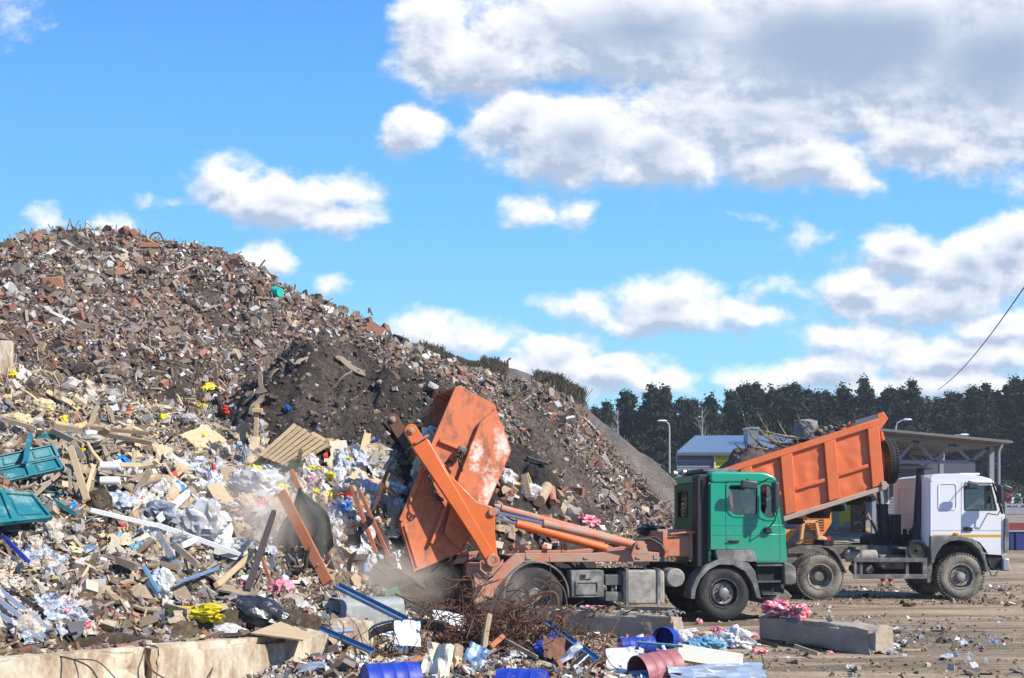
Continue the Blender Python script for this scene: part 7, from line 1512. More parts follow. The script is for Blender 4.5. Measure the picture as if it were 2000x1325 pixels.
door([(-70,906),(104,869),(116,893),(-70,930)], 'upper teal door leaf with recessed panels at the left edge', 3, lift=.5)
door([(-70,933),(112,895),(126,917),(-70,962)], 'second teal door leaf just under the upper one', 3, lift=.62)
door([(-60,955),(62,966),(102,1014),(-50,1030)], 'lower teal door leaf with a diagonal shadow above the purple cloth', 2, lift=.62)
door([(90,961),(129,967),(133,986),(95,982)], 'small broken teal door piece right of the lower door leaf', 1, lift=.25, nm='door_fragment')
beam('door_strip', (104,993), (154,1024), 9, .03, 'teal', 'teal moulding sloping down beside the small door piece', 'strip')
beam('door_strip', (70,868), (150,862), 12, .05, 'teal', 'teal board lying above the upper door leaf', 'strip')
beam('door_strip', (66,902), (56,955), 9, .04, 'teal', 'teal moulding standing across the two upper door leaves', 'strip', la=.45, lb=.4)
bag('purple_cushion', 30, 1000, 46, 16, 'purple', 31, 'purple blue cushion under the lower teal door', 'cushion', amp=.1)
# boards and sheets
B_ = [('chipboard_sheet', [(350,850),(402,829),(457,869),(404,889)], 'osb', 'large torn pale chipboard sheet at the top of the waste heap', 'chipboard', .35, .05),
 ('cream_panel', [(643,862),(676,860),(687,907),(648,909)], 'cream', 'upright cream panel right of the pallet', 'panel', .8, .0),
 ('cardboard_sheet', [(600,850),(612,843),(645,862),(640,870)], 'card', 'curled brown sheet over the right end of the pallet', 'cardboard', .5, .0),
 ('grey_board', [(718,906),(733,877),(762,900),(752,912)], 'grey', 'grey board leaning left of the arm tips', 'board', .6, .0),
 ('cardboard_sheet', [(680,932),(700,915),(745,938),(735,955)], 'card', 'flat brown cardboard sheet below the grey board', 'cardboard', .4, .03),
 ('cardboard_box_side', [(591,914),(621,916),(622,936),(592,934)], 'card', 'brown cardboard box side with a tape line right of the white post', 'cardboard', .8, .0),
 ('cardboard_sheet', [(428,912),(455,912),(446,968),(440,955)], 'card', 'narrow bent cardboard hanging left of the dust', 'cardboard', .8, .0),
 ('board_sheet', [(404,950),(430,940),(476,1005),(444,1018)], 'wood2', 'long pale board sheet sliding into the dust', 'board', .5, .0),
 ('board_sheet', [(395,875),(425,880),(430,915),(400,912)], 'grey', 'dusty grey board under the chipboard sheet', 'board', .7, .03),
 ('mint_board', [(188,862),(192,862),(300,886),(296,892)], 'mint', 'long thin pale mint board above the wooden frame', 'board', .4, .0),
 ('mint_board', [(300,870),(330,880),(392,925),(350,915)], 'mint', 'pale mint board sloping left of the chipboard', 'board', .4, .0),
 ('mint_board', [(220,900),(235,897),(248,925),(238,928)], 'white', 'small white board standing near the wood pile', 'board', .8, .0),
 ('mint_board', [(245,908),(262,900),(258,925),(248,928)], 'gboard', 'small green tinted board near the white one', 'board', .8, .0),
 ('white_sheet', [(250,925),(290,915),(345,955),(300,960)], 'white', 'white board sheet sloping down over the purple plastics', 'sheet', .4, .0),
 ('yellow_board', [(252,920),(300,925),(298,942),(255,935)], 'osb', 'tan board end above the white sheet', 'board', .6, .02),
 ('foam_block', [(203,928),(234,930),(232,950),(205,945)], 'cream', 'cream foam block beside the white tubes', 'foam block', .7, .0),
 ('square_board', [(291,884),(304,868),(321,881),(304,900)], 'card', 'square brown board end on top of the wooden frame', 'board', .8, .0),
 ('white_sheet', [(518,1002),(545,1018),(548,1048),(530,1035)], 'bluefilm', 'bluish white sheet edge standing in the dust', 'sheet', .8, .0),
 ('green_board', [(727,1165),(775,1145),(784,1160),(750,1178)], 'gboard', 'pale green board leaning above the grey bin', 'board', .7, .0),
 ('cardboard_box_side', [(668,1150),(694,1118),(706,1128),(700,1160)], 'card', 'open brown cardboard flap in the dust above the blue rail', 'cardboard', .7, .0),
 ('roof_sheet', [(128,1215),(166,1212),(163,1235),(145,1252)], 'dslab', 'dark triangular roofing sheet behind the block wall', 'sheet', .6, .0),
 ('sack_panel', [(560,1175),(585,1168),(602,1180),(598,1188)], 'tealp', 'pale blue plastic panel right of the black bag', 'panel', .5, .02)]
for nm, cor, mk, lb, ct, t, torn in B_: board(nm, cor, mk, lb, ct, t, .025, .14, torn=torn)
o, P, n, base, Wc = board('plywood_board', [(490,1236),(548,1214),(614,1240),(592,1250)], 'wood2', 'dirty plywood board lying across the corner of the block wall', 'plywood', .25, .02, .62-.3, ref=(Vector((-2.9,14.2,.66)), Vector((.05,-.12,1)).normalized()), torn=.02)
# pallet
cor = [(573,828),(645,872),(572,916),(505,889)]; P, n = plane_at(572, 880, .55, .25); Wc = [hitp(a, b, P, n) for a, b in cor]; base = sum(Wc, Vector())/4; pal_ = empty('pallet', base, 0, 'pale wooden pallet with narrow gaps leaning on the heap', 'pallet')
def pat(u, v, h): return ((Wc[0]*(1-u)+Wc[1]*u)*(1-v)+(Wc[3]*(1-u)+Wc[2]*u)*v)+n*h-base
def pslab(m, u0, u1, v0, v1, h0, h1): m.add([pat(u0,v0,h0),pat(u1,v0,h0),pat(u1,v1,h0),pat(u0,v1,h0),pat(u0,v0,h1),pat(u1,v0,h1),pat(u1,v1,h1),pat(u0,v1,h1)], [(3,2,1,0),(4,5,6,7),(0,1,5,4),(1,2,6,5),(2,3,7,6),(3,0,4,7)])
for k in range(8): m = MB(); pslab(m, k/8+.008, (k+1)/8-.012, -.02*(k % 3), 1+.015*(k % 2), 0, .022); m._build('slat', D['wood2'], pal_, .003, False)
for v in (.03,.5,.93): m = MB(); pslab(m, -.01, 1.01, v-.05, v+.05, -.12, -.001); m._build('stringer', D['wood'], pal_, .003, False)
# wooden frame, posts, beams
beam('wooden_frame_rail', (195,873), (300,893), 9, .08, 'wood', 'brown wooden rail of a broken frame, lower one', 'rail', la=.25, lb=.25)
beam('wooden_frame_rail', (178,868), (292,878), 7, .08, 'wood', 'brown wooden rail of a broken frame, upper one', 'rail', la=.3, lb=.3)
beam('upright_board', (204,882), (210,838), 13, .03, 'wood2', 'pale upright board standing over the wooden frame', 'board', Yb=19.2, la=.3)
beam('upright_board', (76,865), (77,838), 10, .04, 'wood2', 'short upright post above the upper teal door', 'board', Yb=19.8)
beam('leaning_plank', (5,845), (75,866), 8, .05, 'wood', 'grey plank lying above the upper teal door', 'plank', la=.25, lb=.25)
beam('leaning_plank', (145,935), (175,1018), 13, .04, 'wood2', 'broad pale plank standing down through the wood pile', 'plank', la=.5, lb=.3)
beam('leaning_plank', (190,957), (172,1005), 7, .03, 'wood2', 'narrow pale plank right of the broad one', 'plank', la=.4, lb=.3)
beam('leaning_plank', (142,958), (142,998), 6, .03, 'wood', 'thin grey lath left of the broad plank', 'plank', la=.4, lb=.3)
beam('leaning_plank', (108,882), (165,905), 11, .04, 'wood2', 'curved pale plank right of the upper teal door', 'plank', la=.35, lb=.3)
beam('leaning_plank', (140,895), (168,940), 11, .04, 'wood', 'weathered plank below the curved pale one', 'plank', la=.4, lb=.35)
beam('leaning_plank', (110,872), (168,876), 12, .04, 'wood', 'grey plank running right from the upper teal door', 'plank', la=.35, lb=.3)
beam('leaning_plank', (130,935), (50,1000), 8, .03, 'wood', 'dark thin board crossing under the second teal door', 'plank', la=.15, lb=.1)
cr_ = empty('cross_post', surf(500,880), 0, 'rough wooden post with a short crossbar above the pallet', 'post'); b0 = cr_.location; s = b0.y/F
m = MB(); m.box((0,0,.45), (.09,.07,.95), (0,.05,0)); m.build('upright', D['wood2'], cr_, .01); m = MB(); m.box((.04,-.06,.80), (.22,.06,.09), (0,.05,0)); m.build('crossbar', D['wood2'], cr_, .01)
strip('broom_stick', [(521,882),(512,858),(504,840)], .014, 'foil', 'silvery pole leaning beside the wooden cross post', 'pole', lift=.25); strip('broom_grip', [(513,864,24.2-.9),(521,884,24.0-.9)], .025, 'teal2', 'teal handle grip lower on the silvery pole', 'grip')
nAy = surf(580, 990).y; beam('rusty_pole', (567,915), (612,1015), 9, .07, 'rustw', 'white tipped rusty pole holding up the green netting', 'pole', Ya=nAy-1.5, Yb=nAy-1.6); beam('rusty_pole', (606,1000), (652,1118), 9, .07, 'dwood', 'dark lower pole below the netting', 'pole', Ya=nAy-1.65, Yb=nAy-1.9)
beam('timber_beam', (557,1062), (642,1152), 20, .08, 'rustw', 'thick orange brown timber falling through the dust', 'beam', la=.9, lb=.1, warp=0)
beam('timber_beam', (541,1092), (484,1168), 11, .07, 'dwood', 'dark square timber pointing up left of the dust', 'beam', la=.8, lb=.1, warp=0)
beam('timber_beam', (513,1133), (532,1168), 6, .04, 'rustw', 'short red brown lath crossing the dark timber', 'beam', la=.4, lb=.2)
beam('timber_beam', (688,1020), (735,1100), 8, .06, 'rustw', 'rusty beam falling left below the skip', 'beam', la=.7, lb=.2); beam('timber_beam', (703,1036), (765,1118), 7, .05, 'rustw', 'second rusty beam falling right below the skip', 'beam', la=.8, lb=.2)
for a, b, lb in (((758,918),(724,1013),'long leg of the dark steel frame left of the skip'),((758,918),(787,940),'top rail of the dark steel frame left of the skip'),((748,950),(780,972),'middle rail of the dark steel frame left of the skip')):
    pass
fo = surf(740, 975); fr_ = empty('metal_trestle', fo, 0, 'dark rusty square tube frame leaning left of the skip', 'trestle'); m = MB(); YF = fo.y-.5
def fp(a, b): return W(a, b, YF)-fo
for a, b in (((758,918),(724,1013)),): m = MB(); m.tube([fp(*a), fp(*b)], .045, 4); m.build('frame_leg', D['rust'], fr_, smooth=False)
for a, b in (((758,918),(787,940)),((746,948),(780,972))): m = MB(); m.tube([fp(*a), fp(*b)], .035, 4); m.build('frame_rail', D['rust'], fr_, smooth=False)
beam('long_white_strip', (180,1030), (310,1066), 9, .02, 'white', 'left half of the long white plastic strip crossing the heap', 'strip', la=.25, lb=.3, warp=.01); beam('long_white_strip', (306,1063), (470,1113), 10, .02, 'white', 'right half of the long white plastic strip crossing the heap', 'strip', la=.3, lb=.25, warp=-.01)
beam('white_board', (312,1062), (371,1010), 15, .03, 'white', 'bright white board rising to the white plastic bundle', 'board', la=.35, lb=.4, warp=0); beam('white_board', (360,1108), (388,1090), 12, .02, 'white', 'short white board below the long white strip', 'board', la=.3, lb=.3)
beam('white_board', (420,1098), (468,1112), 16, .02, 'white', 'white panel piece at the right end of the long white strip', 'board', la=.2, lb=.2)
beam('blue_pole', (283,1142), (314,1186), 7, .04, 'tealp', 'pale blue pole lying in the dirt slope', 'pole', la=.25, lb=.2); beam('blue_pole', (12,1092), (62,1146), 8, .05, 'dblue', 'dark blue plastic bar at the left of the dirt slope', 'bar', la=.3, lb=.3); beam('blue_pole', (350,1182), (432,1152), 6, .04, 'bsteel', 'dark blue steel bar above the yellow bag', 'bar', la=.3, lb=.3)
beam('plank_end', (343,1106), (392,1136), 12, .06, 'wood', 'brown plank end among the dark grey blocks', 'plank', la=.3, lb=.2); beam('plank_end', (425,1172), (495,1130), 11, .06, 'wood2', 'split pale branch board pointing right in the grey pile', 'plank', la=.2, lb=.4); beam('plank_end', (312,1080), (355,1145), 14, .02, 'dfilm', 'grey plastic panel beside the plank end', 'panel', la=.3, lb=.2); beam('plank_end', (230,1122), (272,1138), 14, .07, 'wood', 'thick curved wood chunk in the dirt slope', 'plank', la=.2, lb=.2); beam('plank_end', (328,1205), (372,1218), 9, .05, 'wood2', 'orange toned board behind the white bag', 'plank', la=.15, lb=.15)
for i, (a, b) in enumerate((((0,1185),(112,1262)),((0,1200),(95,1268)),((0,1222),(85,1272)),((20,1170),(85,1215)))): beam('metal_strip', a, b, 9, .02, 'foil' if i != 3 else 'dwood', ('upper grey metal strip at the lower left corner','middle grey metal strip at the lower left corner','lower grey metal strip at the lower left corner','dark board above the metal strips')[i], 'strip', la=.22-.04*i, lb=.14)
# special bags and cloth
bag('black_bag', 507, 1200, 108, 66, 'blk', 41, 'big black rubbish bag behind the plywood board', 'rubbish bag', amp=.2, rot=(0,.35,.2), d=60)
bag('yellow_bag', 392, 1197, 92, 34, 'yel', 42, 'yellow and green plastic bag beside the black bag', 'plastic bag', amp=.4, d=40)
bag('white_bag', 437, 1235, 80, 32, 'film', 43, 'white paper sack lying on the concrete block wall', 'sack', amp=.2, d=45, lift=.6)
bag('white_bag', 312, 1145, 46, 66, 'film', 44, 'upright crumpled white bag in the dirt slope', 'plastic bag', amp=.35, d=30)
bag('white_bag', 400, 1030, 86, 100, 'film', 45, 'large translucent white plastic bundle beside the dust', 'plastic bundle', amp=.4, d=50)
bag('white_bag', 232, 985, 56, 48, 'bluefilm', 46, 'pale blue cloth bundle below the cream foam block', 'cloth', amp=.4, d=40)
bag('grey_bag', 305, 1005, 84, 50, 'greyfilm', 47, 'grey plastic sheet bundle left of the white one', 'plastic bundle', amp=.35, d=50)
bag('white_bag', 505, 945, 90, 60, 'film', 48, 'white plastic bundle below the pallet', 'plastic bundle', amp=.45, d=45)
bag('blue_bag', 668, 993, 38, 34, 'blue', 49, 'bright blue plastic bag left of the skip', 'plastic bag', amp=.45)
bag('red_cloth', 680, 968, 48, 15, 'red', 50, 'orange red cloth above the bright blue bag', 'cloth', amp=.35)
bag('white_bag', 712, 992, 38, 44, 'film', 51, 'white bag right of the bright blue bag', 'plastic bag', amp=.4)
bag('balloon', 712, 950, 30, 28, 'bluefilm', 52, 'pale blue foil balloon above the white bag', 'balloon', amp=.12)
for i, (px, py, w, h) in enumerate(((608,917,44,14),(616,962,22,20),(645,972,26,34),(640,930,34,20),(530,935,26,18),(552,962,22,26))): bag('yellow_bag', px, py, w, h, 'yel', 60+i, ('flat yellow bag under the pallet end','yellow bag left of the pink film','yellow and green bag beside the orange cloth','yellow bag right of the brown box side','yellow bag at the left of the white bundle','yellow bag right below the white bundle')[i], 'plastic bag', amp=.4)
bag('brown_paper', 632, 975, 22, 34, 'card', 70, 'brown paper roll between the yellow bags', 'paper', amp=.15); bag('pink_film', 613, 943, 26, 26, 'pink', 71, 'pink film beside the brown box side', 'film', amp=.4); bag('pink_film', 548, 1150, 40, 40, 'pink', 72, 'red and pink bag by the short red lath', 'plastic bag', amp=.4)
bag('sofa_cushion', 625, 1005, 36, 44, 'dwood', 73, 'dark rounded seat shell right of the netting', 'seat shell', amp=.15); bag('white_bag', 545, 885, 22, 16, 'film', 74, 'small white bag at the pallet corner', 'plastic bag'); bag('foil_bag', 480, 895, 22, 40, 'greyfilm', 75, 'grey film tuft left of the pallet', 'film', amp=.4)
bag('white_sack', 1032, 960, 52, 34, 'film', 76, 'white sack with grey print behind the skip base', 'sack', amp=.15, d=34); bag('white_bag', 990, 935, 34, 40, 'film', 77, 'white bag against the lower edge of the skip', 'plastic bag', amp=.35); bag('yellow_bag', 1010, 946, 12, 8, 'yel', 78, 'tiny yellow scrap beside the white sack', 'plastic scrap'); bag('cloth_bag', 1050, 975, 30, 20, 'cream', 79, 'cream rag right under the white sack', 'rag', amp=.3)
bag('red_white_bag', 1143, 1020, 48, 28, 'redwhite', 80, 'red and white bag in the rubble above the lift cylinder', 'plastic bag', amp=.35)
bl = Vector((4.35, 18.25, .44))
for i, (dx, w, h, lb) in enumerate(((.0,.50,.27,'larger red and white bag on the brown concrete block'),(.36,.29,.24,'smaller red and white bag on the brown concrete block'))):
    me = crumple_me(81+i, .4).copy(); o = link_mesh('red_white_bag', me, D['redwhite'], loc=bl+dd*dx*1.1+Vector((.02,.1,h*.36))); o.scale = (w, .34, h); o.rotation_euler = (0,0,-.5); me.polygons.foreach_set('use_smooth', [True]*len(me.polygons)); tag(o, lb, 'plastic bag')
o = link_mesh('red_white_rag', film_me(88, 22, .3).copy(), D['redwhite'], loc=(1.45,19.4,.49)); o.scale = (.34,.2,.15); tag(o, 'flat red and white rag on the grey concrete block', 'rag')
bag('red_rag', 1483, 1272, 30, 13, 'redwhite', 89, 'small red rag on the ground left of the brown block', 'rag')
# netting drape
m = MB(); nA = surf(580, 990); YN = nA.y-1.7; vs = []; nu, nv = 26, 30
for i in range(nu):
    for j in range(nv):
        u = i/(nu-1); v = j/(nv-1); top = W(583+6*u, 952, YN); bot = W(545+100*u, 1100+25*math.sin(u*5)+8*math.sin(u*17), YN-.15); p = top.lerp(bot, v**.8); p.y += -.18*math.sin(u*3.1)*v+.10*math.sin(u*21+v*2)*v+.05*nz((u*3, v*2, 0), 3, 4); p.x += .04*math.sin(v*9+u*5)-.25*math.sin(u*3.14)*0+(.22*(math.sin(v*3.0)) if u > .5 else -.12*math.sin(v*3.0))*abs(u-.5)*2; vs.append(p-nA)
m.add(vs, [(i*nv+j, (i+1)*nv+j, (i+1)*nv+j+1, i*nv+j+1) for i in range(nu-1) for j in range(nv-1)]); o = m._build('netting', D['net'], None, 0, True, nA, ang=180); tag(o, 'dark green netting hanging from the rusty pole in the dust', 'netting')
# blue ribbon with lettering
rb0 = surf(725, 862); YR = rb0.y-.12; rbn = empty('ribbon', rb0, 0, 'dark blue ribbon with white lettering left of the arm tips', 'ribbon'); m = MB(); tp = [(706,861),(712,866),(716,864.5),(726,859),(733,855),(742,853)]; bt = [(709,866),(713,869.5),(717,868.5),(728,863),(734,860),(743,857)]
vs = []
for a, b in zip(tp, bt): vs += [W(*a, YR)-rb0, W(*b, YR)-rb0]
m.add(vs, [(2*i, 2*i+1, 2*i+3, 2*i+2) for i in range(5)]); m.v += [(a, b+.012, c) for a, b, c in m.v]; m.f += [tuple(k+12 for k in f) for f in m.f]; m._build('ribbon_band', D['dblue'], rbn)
cu = bpy.data.curves.new('lettering', 'FONT'); cu.body = 'osso'; cu.size = .085; cu.extrude = .002; cu.materials.append(D['white']); tmp = bpy.data.objects.new('tmp', cu); C.objects.link(tmp); bpy.context.view_layer.update(); lm = bpy.data.meshes.new_from_object(tmp); bpy.data.objects.remove(tmp); lm.materials.clear(); to = link_mesh('lettering', lm, D['white'], rbn); q = W(719.5, 864.2, YR)-rb0; to.location = (q.x, q.y-.012, q.z); to.rotation_euler = Euler((math.radians(90), math.radians(-27), 0), 'XYZ')
# logs and planks behind the skip
for i, (a, b, r_, lb) in enumerate((((1052,990),(1068,966),.14,'thick brown log behind the lift cylinders'),((1079,992),(1077,968),.09,'curved reddish pipe piece right of the thick log'))):
    A = surf(*a)+Vector((0,-.25,.12)); B = surf(*b)+Vector((0,0,.16)); m = MB(); m.cyl((0,0,0), B-A, r_, r_*.95, 18); o = m.build('log', D['stick'] if i == 0 else D['brick'], None, .01, loc=A); tag(o, lb, 'log')
beam('grey_plank', (1023,956), (1034,994), 12, .05, 'wood', 'grey plank standing in front of the white sack', 'plank', la=.35, lb=.2); beam('pale_plank', (1030,958), (1050,996), 5, .04, 'wood2', 'pale lath leaning right of the grey plank', 'plank', la=.35, lb=.2); beam('pale_plank', (992,958), (1010,972), 8, .03, 'wood2', 'pale short board left of the grey plank', 'plank'); beam('black_pipe', (1030,904), (1068,916), 5, .1, 'blk', 'black pipe lying on the bare soil right of the skip', 'pipe')
# things on the mound top
beam('crest_post', (170,458), (170,432), 6, .1, 'chunk', 'short upright post on the crest of the mound', 'post', Ya=37.6, Yb=37.6, warp=0); beam('leaning_rod', (166,456), (167,442), 2.5, .05, 'dwood', 'thin dark rod beside the crest post', 'rod', Ya=37.6, Yb=37.6, warp=0); strip('bent_rod', [(172,446,37.6),(176,450,37.6),(184,456,37.6)], .035, 'rust', 'bent rusty rod propping the crest post', 'rod')
o = chunk('brick_lump', W(243,453,37.4), .5, 'brick', VB[0], 3); tag(o, 'large orange brick lump on the mound crest', 'brick'); o = chunk('rust_block', W(262,460,37.2), .45, 'brick', VB[1], 4); tag(o, 'dark red block right of the crest brick lump', 'block')
beam('yellow_slab', (287,476), (305,486), 5, .08, cm('ochre_slab', (.55,.33,.06)), 'ochre yellow slab high on the mound', 'slab'); bk = surf(549, 585); m = MB(); m.lathe([(0,.001),(0,.14),(.3,.17),(.3,.155),(.02,.13),(.02,.001)], (0,0,0), 22); o = m.build('teal_bucket', D['teal2'], None, .0, loc=bk+Vector((.05,-.35,.15)), rot=(.2,.1,.9)); tag(o, 'bright teal bucket lying near the mound crest', 'bucket')
for i, (pts, lb) in enumerate((([(101,470),(97,462),(94,456)],'curved dark rod on the left crest'),([(100,468),(103,460)],'short dark rod on the left crest'),([(292,470),(300,458),(312,456),(318,468)],'thin looped wire right of the crest lump'),([(508,528),(510,516),(516,512)],'dark stub with a wire below the crest'),([(1123//1,786),(1122,780)],'stub')) if False else ((([(101,472),(96,464),(94,455)]),'curved dark rod on the left crest'),(([(102,472),(103,461)]),'short dark rod on the left crest'),(([(291,466),(300,456),(312,456),(319,470)]),'thin looped wire right of the crest lump'),(([(508,532),(509,520),(518,508)]),'dark bent wire on the upper right slope'),(([(575,566),(577,556)]),'short rod on the right shoulder of the mound'),(([(720,612),(721,602),(727,616)]),'forked dark wire on the right shoulder of the mound'),(([(993,726),(992,705),(998,700)]),'wavy twig rising from the grassy part of the crest'))): strip('bent_wire', [(a, b, 37.5) for a, b in pts], .028, 'rust', lb, 'wire')
pl0 = surf(12, 735); m = MB(); m.box((0,0,.3), (.24,.24,.75), (0,.04,.3)); o = m.build('pillar_stub', D['concrete'], None, .02, loc=pl0); tag(o, 'pale square pillar stub at the left edge', 'pillar'); bag('yellow_bag', 27, 733, 22, 16, 'yel', 90, 'yellow rag at the foot of the pillar stub', 'rag')
for i, (px, py, w, h, lb) in enumerate(((80,795,50,38,'big tan rock left of the blue strap in the upper heap'),(38,822,44,34,'wedge shaped sandy slab at the left edge above the plank'),(5,826,22,26,'rounded pale rock at the left edge'),(225,766,24,14,'bright white plaster lump in the upper heap'),(310,800,50,20,'pale flat slabs in the upper heap'),(370,818,34,22,'sandy block left above the chipboard'),(180,860,50,22,'dark topped rock above the wooden frame'),(215,740,44,16,'brown flat rock in the upper heap'),(132,760,34,20,'grey angular slab in the upper heap'))): bag('rock', px, py, w, h, 'chunk' if i not in (0,1,4) else 'osb', 92+i, lb, 'rock', amp=.16, sm=False)
bag('dirt_lump', 195, 985, 50, 58, M_WASTE, 110, 'dark crumbly earth lump right of the broad plank', 'earth lump', amp=.2, d=30)
# white tubes
for i in range(2):
    A = surf(222, 948+i*12)+Vector((0,-.3,.3-.14*i)); m = MB(); m.lathe([(-.2,.07),(.1,.07),(.1,.06),(-.2,.06),(-.2,.07)], (0,0,0), 20, Matrix.Rotation(math.pi/2+.2, 3, 'Z')); o = m.build('white_tube', D['white'], None, loc=A); tag(o, ('upper','lower')[i]+' open white tube end beside the cream foam block', 'tube')

# ---- foreground scrap on the yard
def at0(px, Y, z=0.0): return Vector(((px-1000)/F*Y, Y, z))
def Yg(py, z=.0): return (H0-z)*F/(py-HY)
def lobj(m, name, mk, P, rot, label, cat, group=None, bevel=.006, sm=True):
    o = m.build(name, D[mk] if isinstance(mk, str) else mk, None, bevel, sm, loc=P, rot=rot); tag(o, label, cat, group); return o
def drum(px, py, r, L_, rot, mk, label, openend=False, dz=0):
    Y = Yg(py, r); P = at0(px, Y, r+dz); root = empty('drum', P, 0, label, 'drum'); root.rotation_euler = rot
    pr = [(-L_/2,.001),(-L_/2,r*.93),(-L_/2-.01,r),(-L_/2+.015,r)]+[q for k in range(3) for t in [(-.25+.25*k)*L_] for q in ((t-.02,r),(t,r*1.035),(t+.02,r))]+[(L_/2-.015,r),(L_/2+.01,r)]
    pr += [(L_/2,r*.93),(L_/2,.001)] if not openend else [(L_/2,r*.96),(-L_/2+.02,r*.95)]
    m = MB(); m.lathe(pr, (0,0,0), 36); m.build('drum_shell', D[mk], root, ang=25); return root
z90 = -math.pi/2
d1_ = drum(764, 1334, .22, .58, (0,.08,z90+.4), 'dblue', 'blue plastic drum lying left of the torn cardboard')
drum(1020, 1345, .21, .5, (0,.05,z90-.25), 'dblue', 'blue plastic drum at the bottom edge beside the black pipe'); drum(1244, 1262, .13, .5, (0,.1,z90+.2), 'dblue', 'small flattened blue drum above the white metal sheets')
drum(1300, 1250, .17, .34, (.35,0,.45), 'dblue', 'dark blue open bucket lying by the grey concrete block', True, .02).rotation_euler = (.1,0,2.75)
bk_ = drum(1282, 1312, .23, .5, (.1,0,-1.0), 'redbar', 'faded red barrel with its black mouth open to the left', True); bk_.rotation_euler = (-.1,0,2.05)
m = MB(); m.lathe([(-.1,.001),(-.1,.2)], (0,0,0), 20); m.build('barrel_bottom', D['blk'], bk_)
bag('crushed_canister', 1375, 1262, 70, 34, 'tealp', 120, 'crushed pale blue canister right of the red barrel', 'canister', amp=.35, d=40, sm=False)
# grey bin
P = surf(722, 1226)+Vector((0,-.1,-.02)); bn = empty('bin', P, .0, 'toppled dusty grey plastic bin with a curved mouth', 'bin'); m = MB()
for k, (x0, x1, r0, r1) in enumerate(((-.5,.5,.26,.33),)):
    prof = rrect(-.33,0,.33,.52,.14,5); n_ = len(prof); vs = [(-.52, y*1.0, z) for y, z in prof]+[(.5, y*.8, z*.82+.02) for y, z in prof]+[(-.50, y*.92, .26+(z-.26)*.92) for y, z in prof]+[(.45, y*.72, .23+(z*.82-.21)*.86) for y, z in prof]
    m.add(vs, [(i, (i+1) % n_, n_+(i+1) % n_, n_+i) for i in range(n_)]+[(2*n_+i, 3*n_+i, 3*n_+(i+1) % n_, 2*n_+(i+1) % n_) for i in range(n_)]+[(i, 2*n_+i, 2*n_+(i+1) % n_, (i+1) % n_) for i in range(n_)]+[tuple(range(n_, 2*n_))])
m.build('bin_shell', D['bin'], bn, .01); bn.rotation_euler = (0,-.06,.45)
bag('grey_sack', 722, 1180, 40, 30, 'greyfilm', 121, 'dusty grey sack on top of the toppled bin', 'sack', amp=.12); 
m = MB(); m.bb(-.1,.1,-.02,.02,-.25,.25); m.bb(-.1,-.08,-.05,-.021,-.25,.25); m.bb(.08,.1,-.05,-.021,-.25,.25); lobj(m, 'blue_post', 'bsteel', at0(790,16.6,.28), (0,.0,.2), 'short upright pale blue post right of the bin', 'post')
def chan(a, b, Ya, Yb, w, label, mk='bsteel', nm='steel_channel'):
    A = W(*a, Ya); B = W(*b, Yb); d = B-A; L_ = d.length; m = MB(); m.bb(0,L_,-w/2,w/2,-.004,.004); m.bb(0,L_,-w/2-.004,-w/2,-.004,w*.5); m.bb(0,L_,w/2,w/2+.004,-.004,w*.5); x = d.normalized(); y = Vector((0,1,.5)).cross(x).cross(x)*-1; y = (y-x*y.dot(x)).normalized(); z = x.cross(y); R = Matrix((x,y,z)).transposed(); o = m._build(nm, D[mk], None, 0, False, A); o.rotation_euler = R.to_euler(); tag(o, label, 'channel'); return o
chan((656,1146), (792,1214), 16.6, 15.8, .11, 'pale blue steel channel leaning across the toppled bin'); chan((624,1229), (728,1274), 14.6, 13.6, .07, 'long blue steel bar leaning over the short concrete block'); chan((1068,1217), (1166,1290), 14.6, 13.6, .07, 'blue steel bar leaning right of the wire tangle'); chan((690,1230), (560,1240), 14.9, 14.3, .05, 'dark steel strip behind the plywood board', 'foil')
# bumper
m = MB(); pts = []
for i in range(17):
    t = i/16; x = -.5+t*1.0; y = -.10*math.cos(t*3.1)**2; pts.append((x, -.16*(abs(t-.5)*2)**3, .10*math.sin(t*3.1)**.5-.10))
vs = []
for x, y, z in pts: vs += [(x,y-.0,z+.075),(x,y-.07,z+.05),(x,y-.07,z-.045),(x,y-.01,z-.075),(x,y+.02,z-.06),(x,y+.03,z+.06)]
m.add(vs, [(i*6+j, (i+1)*6+j, (i+1)*6+(j+1) % 6, i*6+(j+1) % 6) for i in range(16) for j in range(6)]+[tuple(range(5,-1,-1)), tuple(range(96,102))]); lobj(m, 'car_bumper', 'blk', at0(790,14.9,.62), (0,-.04,.25), 'dark grey curved car bumper resting on the scrap right of the bin', 'bumper')
# sheets
def sheet(px, py, Y, w, h, mk, seed, rot, label, cat='metal sheet', amp=.15, nm='metal_sheet', th=.004):
    me = film_me(seed, 9, amp*.6).copy(); o = link_mesh(nm, me, D[mk]); o.location = W(px, py, Y); o.scale = (w, h, .5); o.rotation_euler = rot; so = o.modifiers.new('t', 'SOLIDIFY'); so.thickness = th; tag(o, label, cat); return o
sheet(795,1238,14.2,.34,.36,'white',201,(1.0,.1,.2),'white panel with an orange corner under the car bumper','panel'); bag('orange_corner', 783, 1254, 20, 12, 'red', 122, 'orange red corner piece at the white panel', 'scrap')
sheet(852,1302,12.9,.34,.55,'cream',202,(1.2,.1,-.25),'creased pale cardboard standing right of the blue drum','cardboard',.35,'torn_cardboard'); sheet(880,1300,13.1,.24,.5,'card',203,(1.3,.2,.15),'brown torn cardboard standing beside the pale one','cardboard',.3,'torn_cardboard')
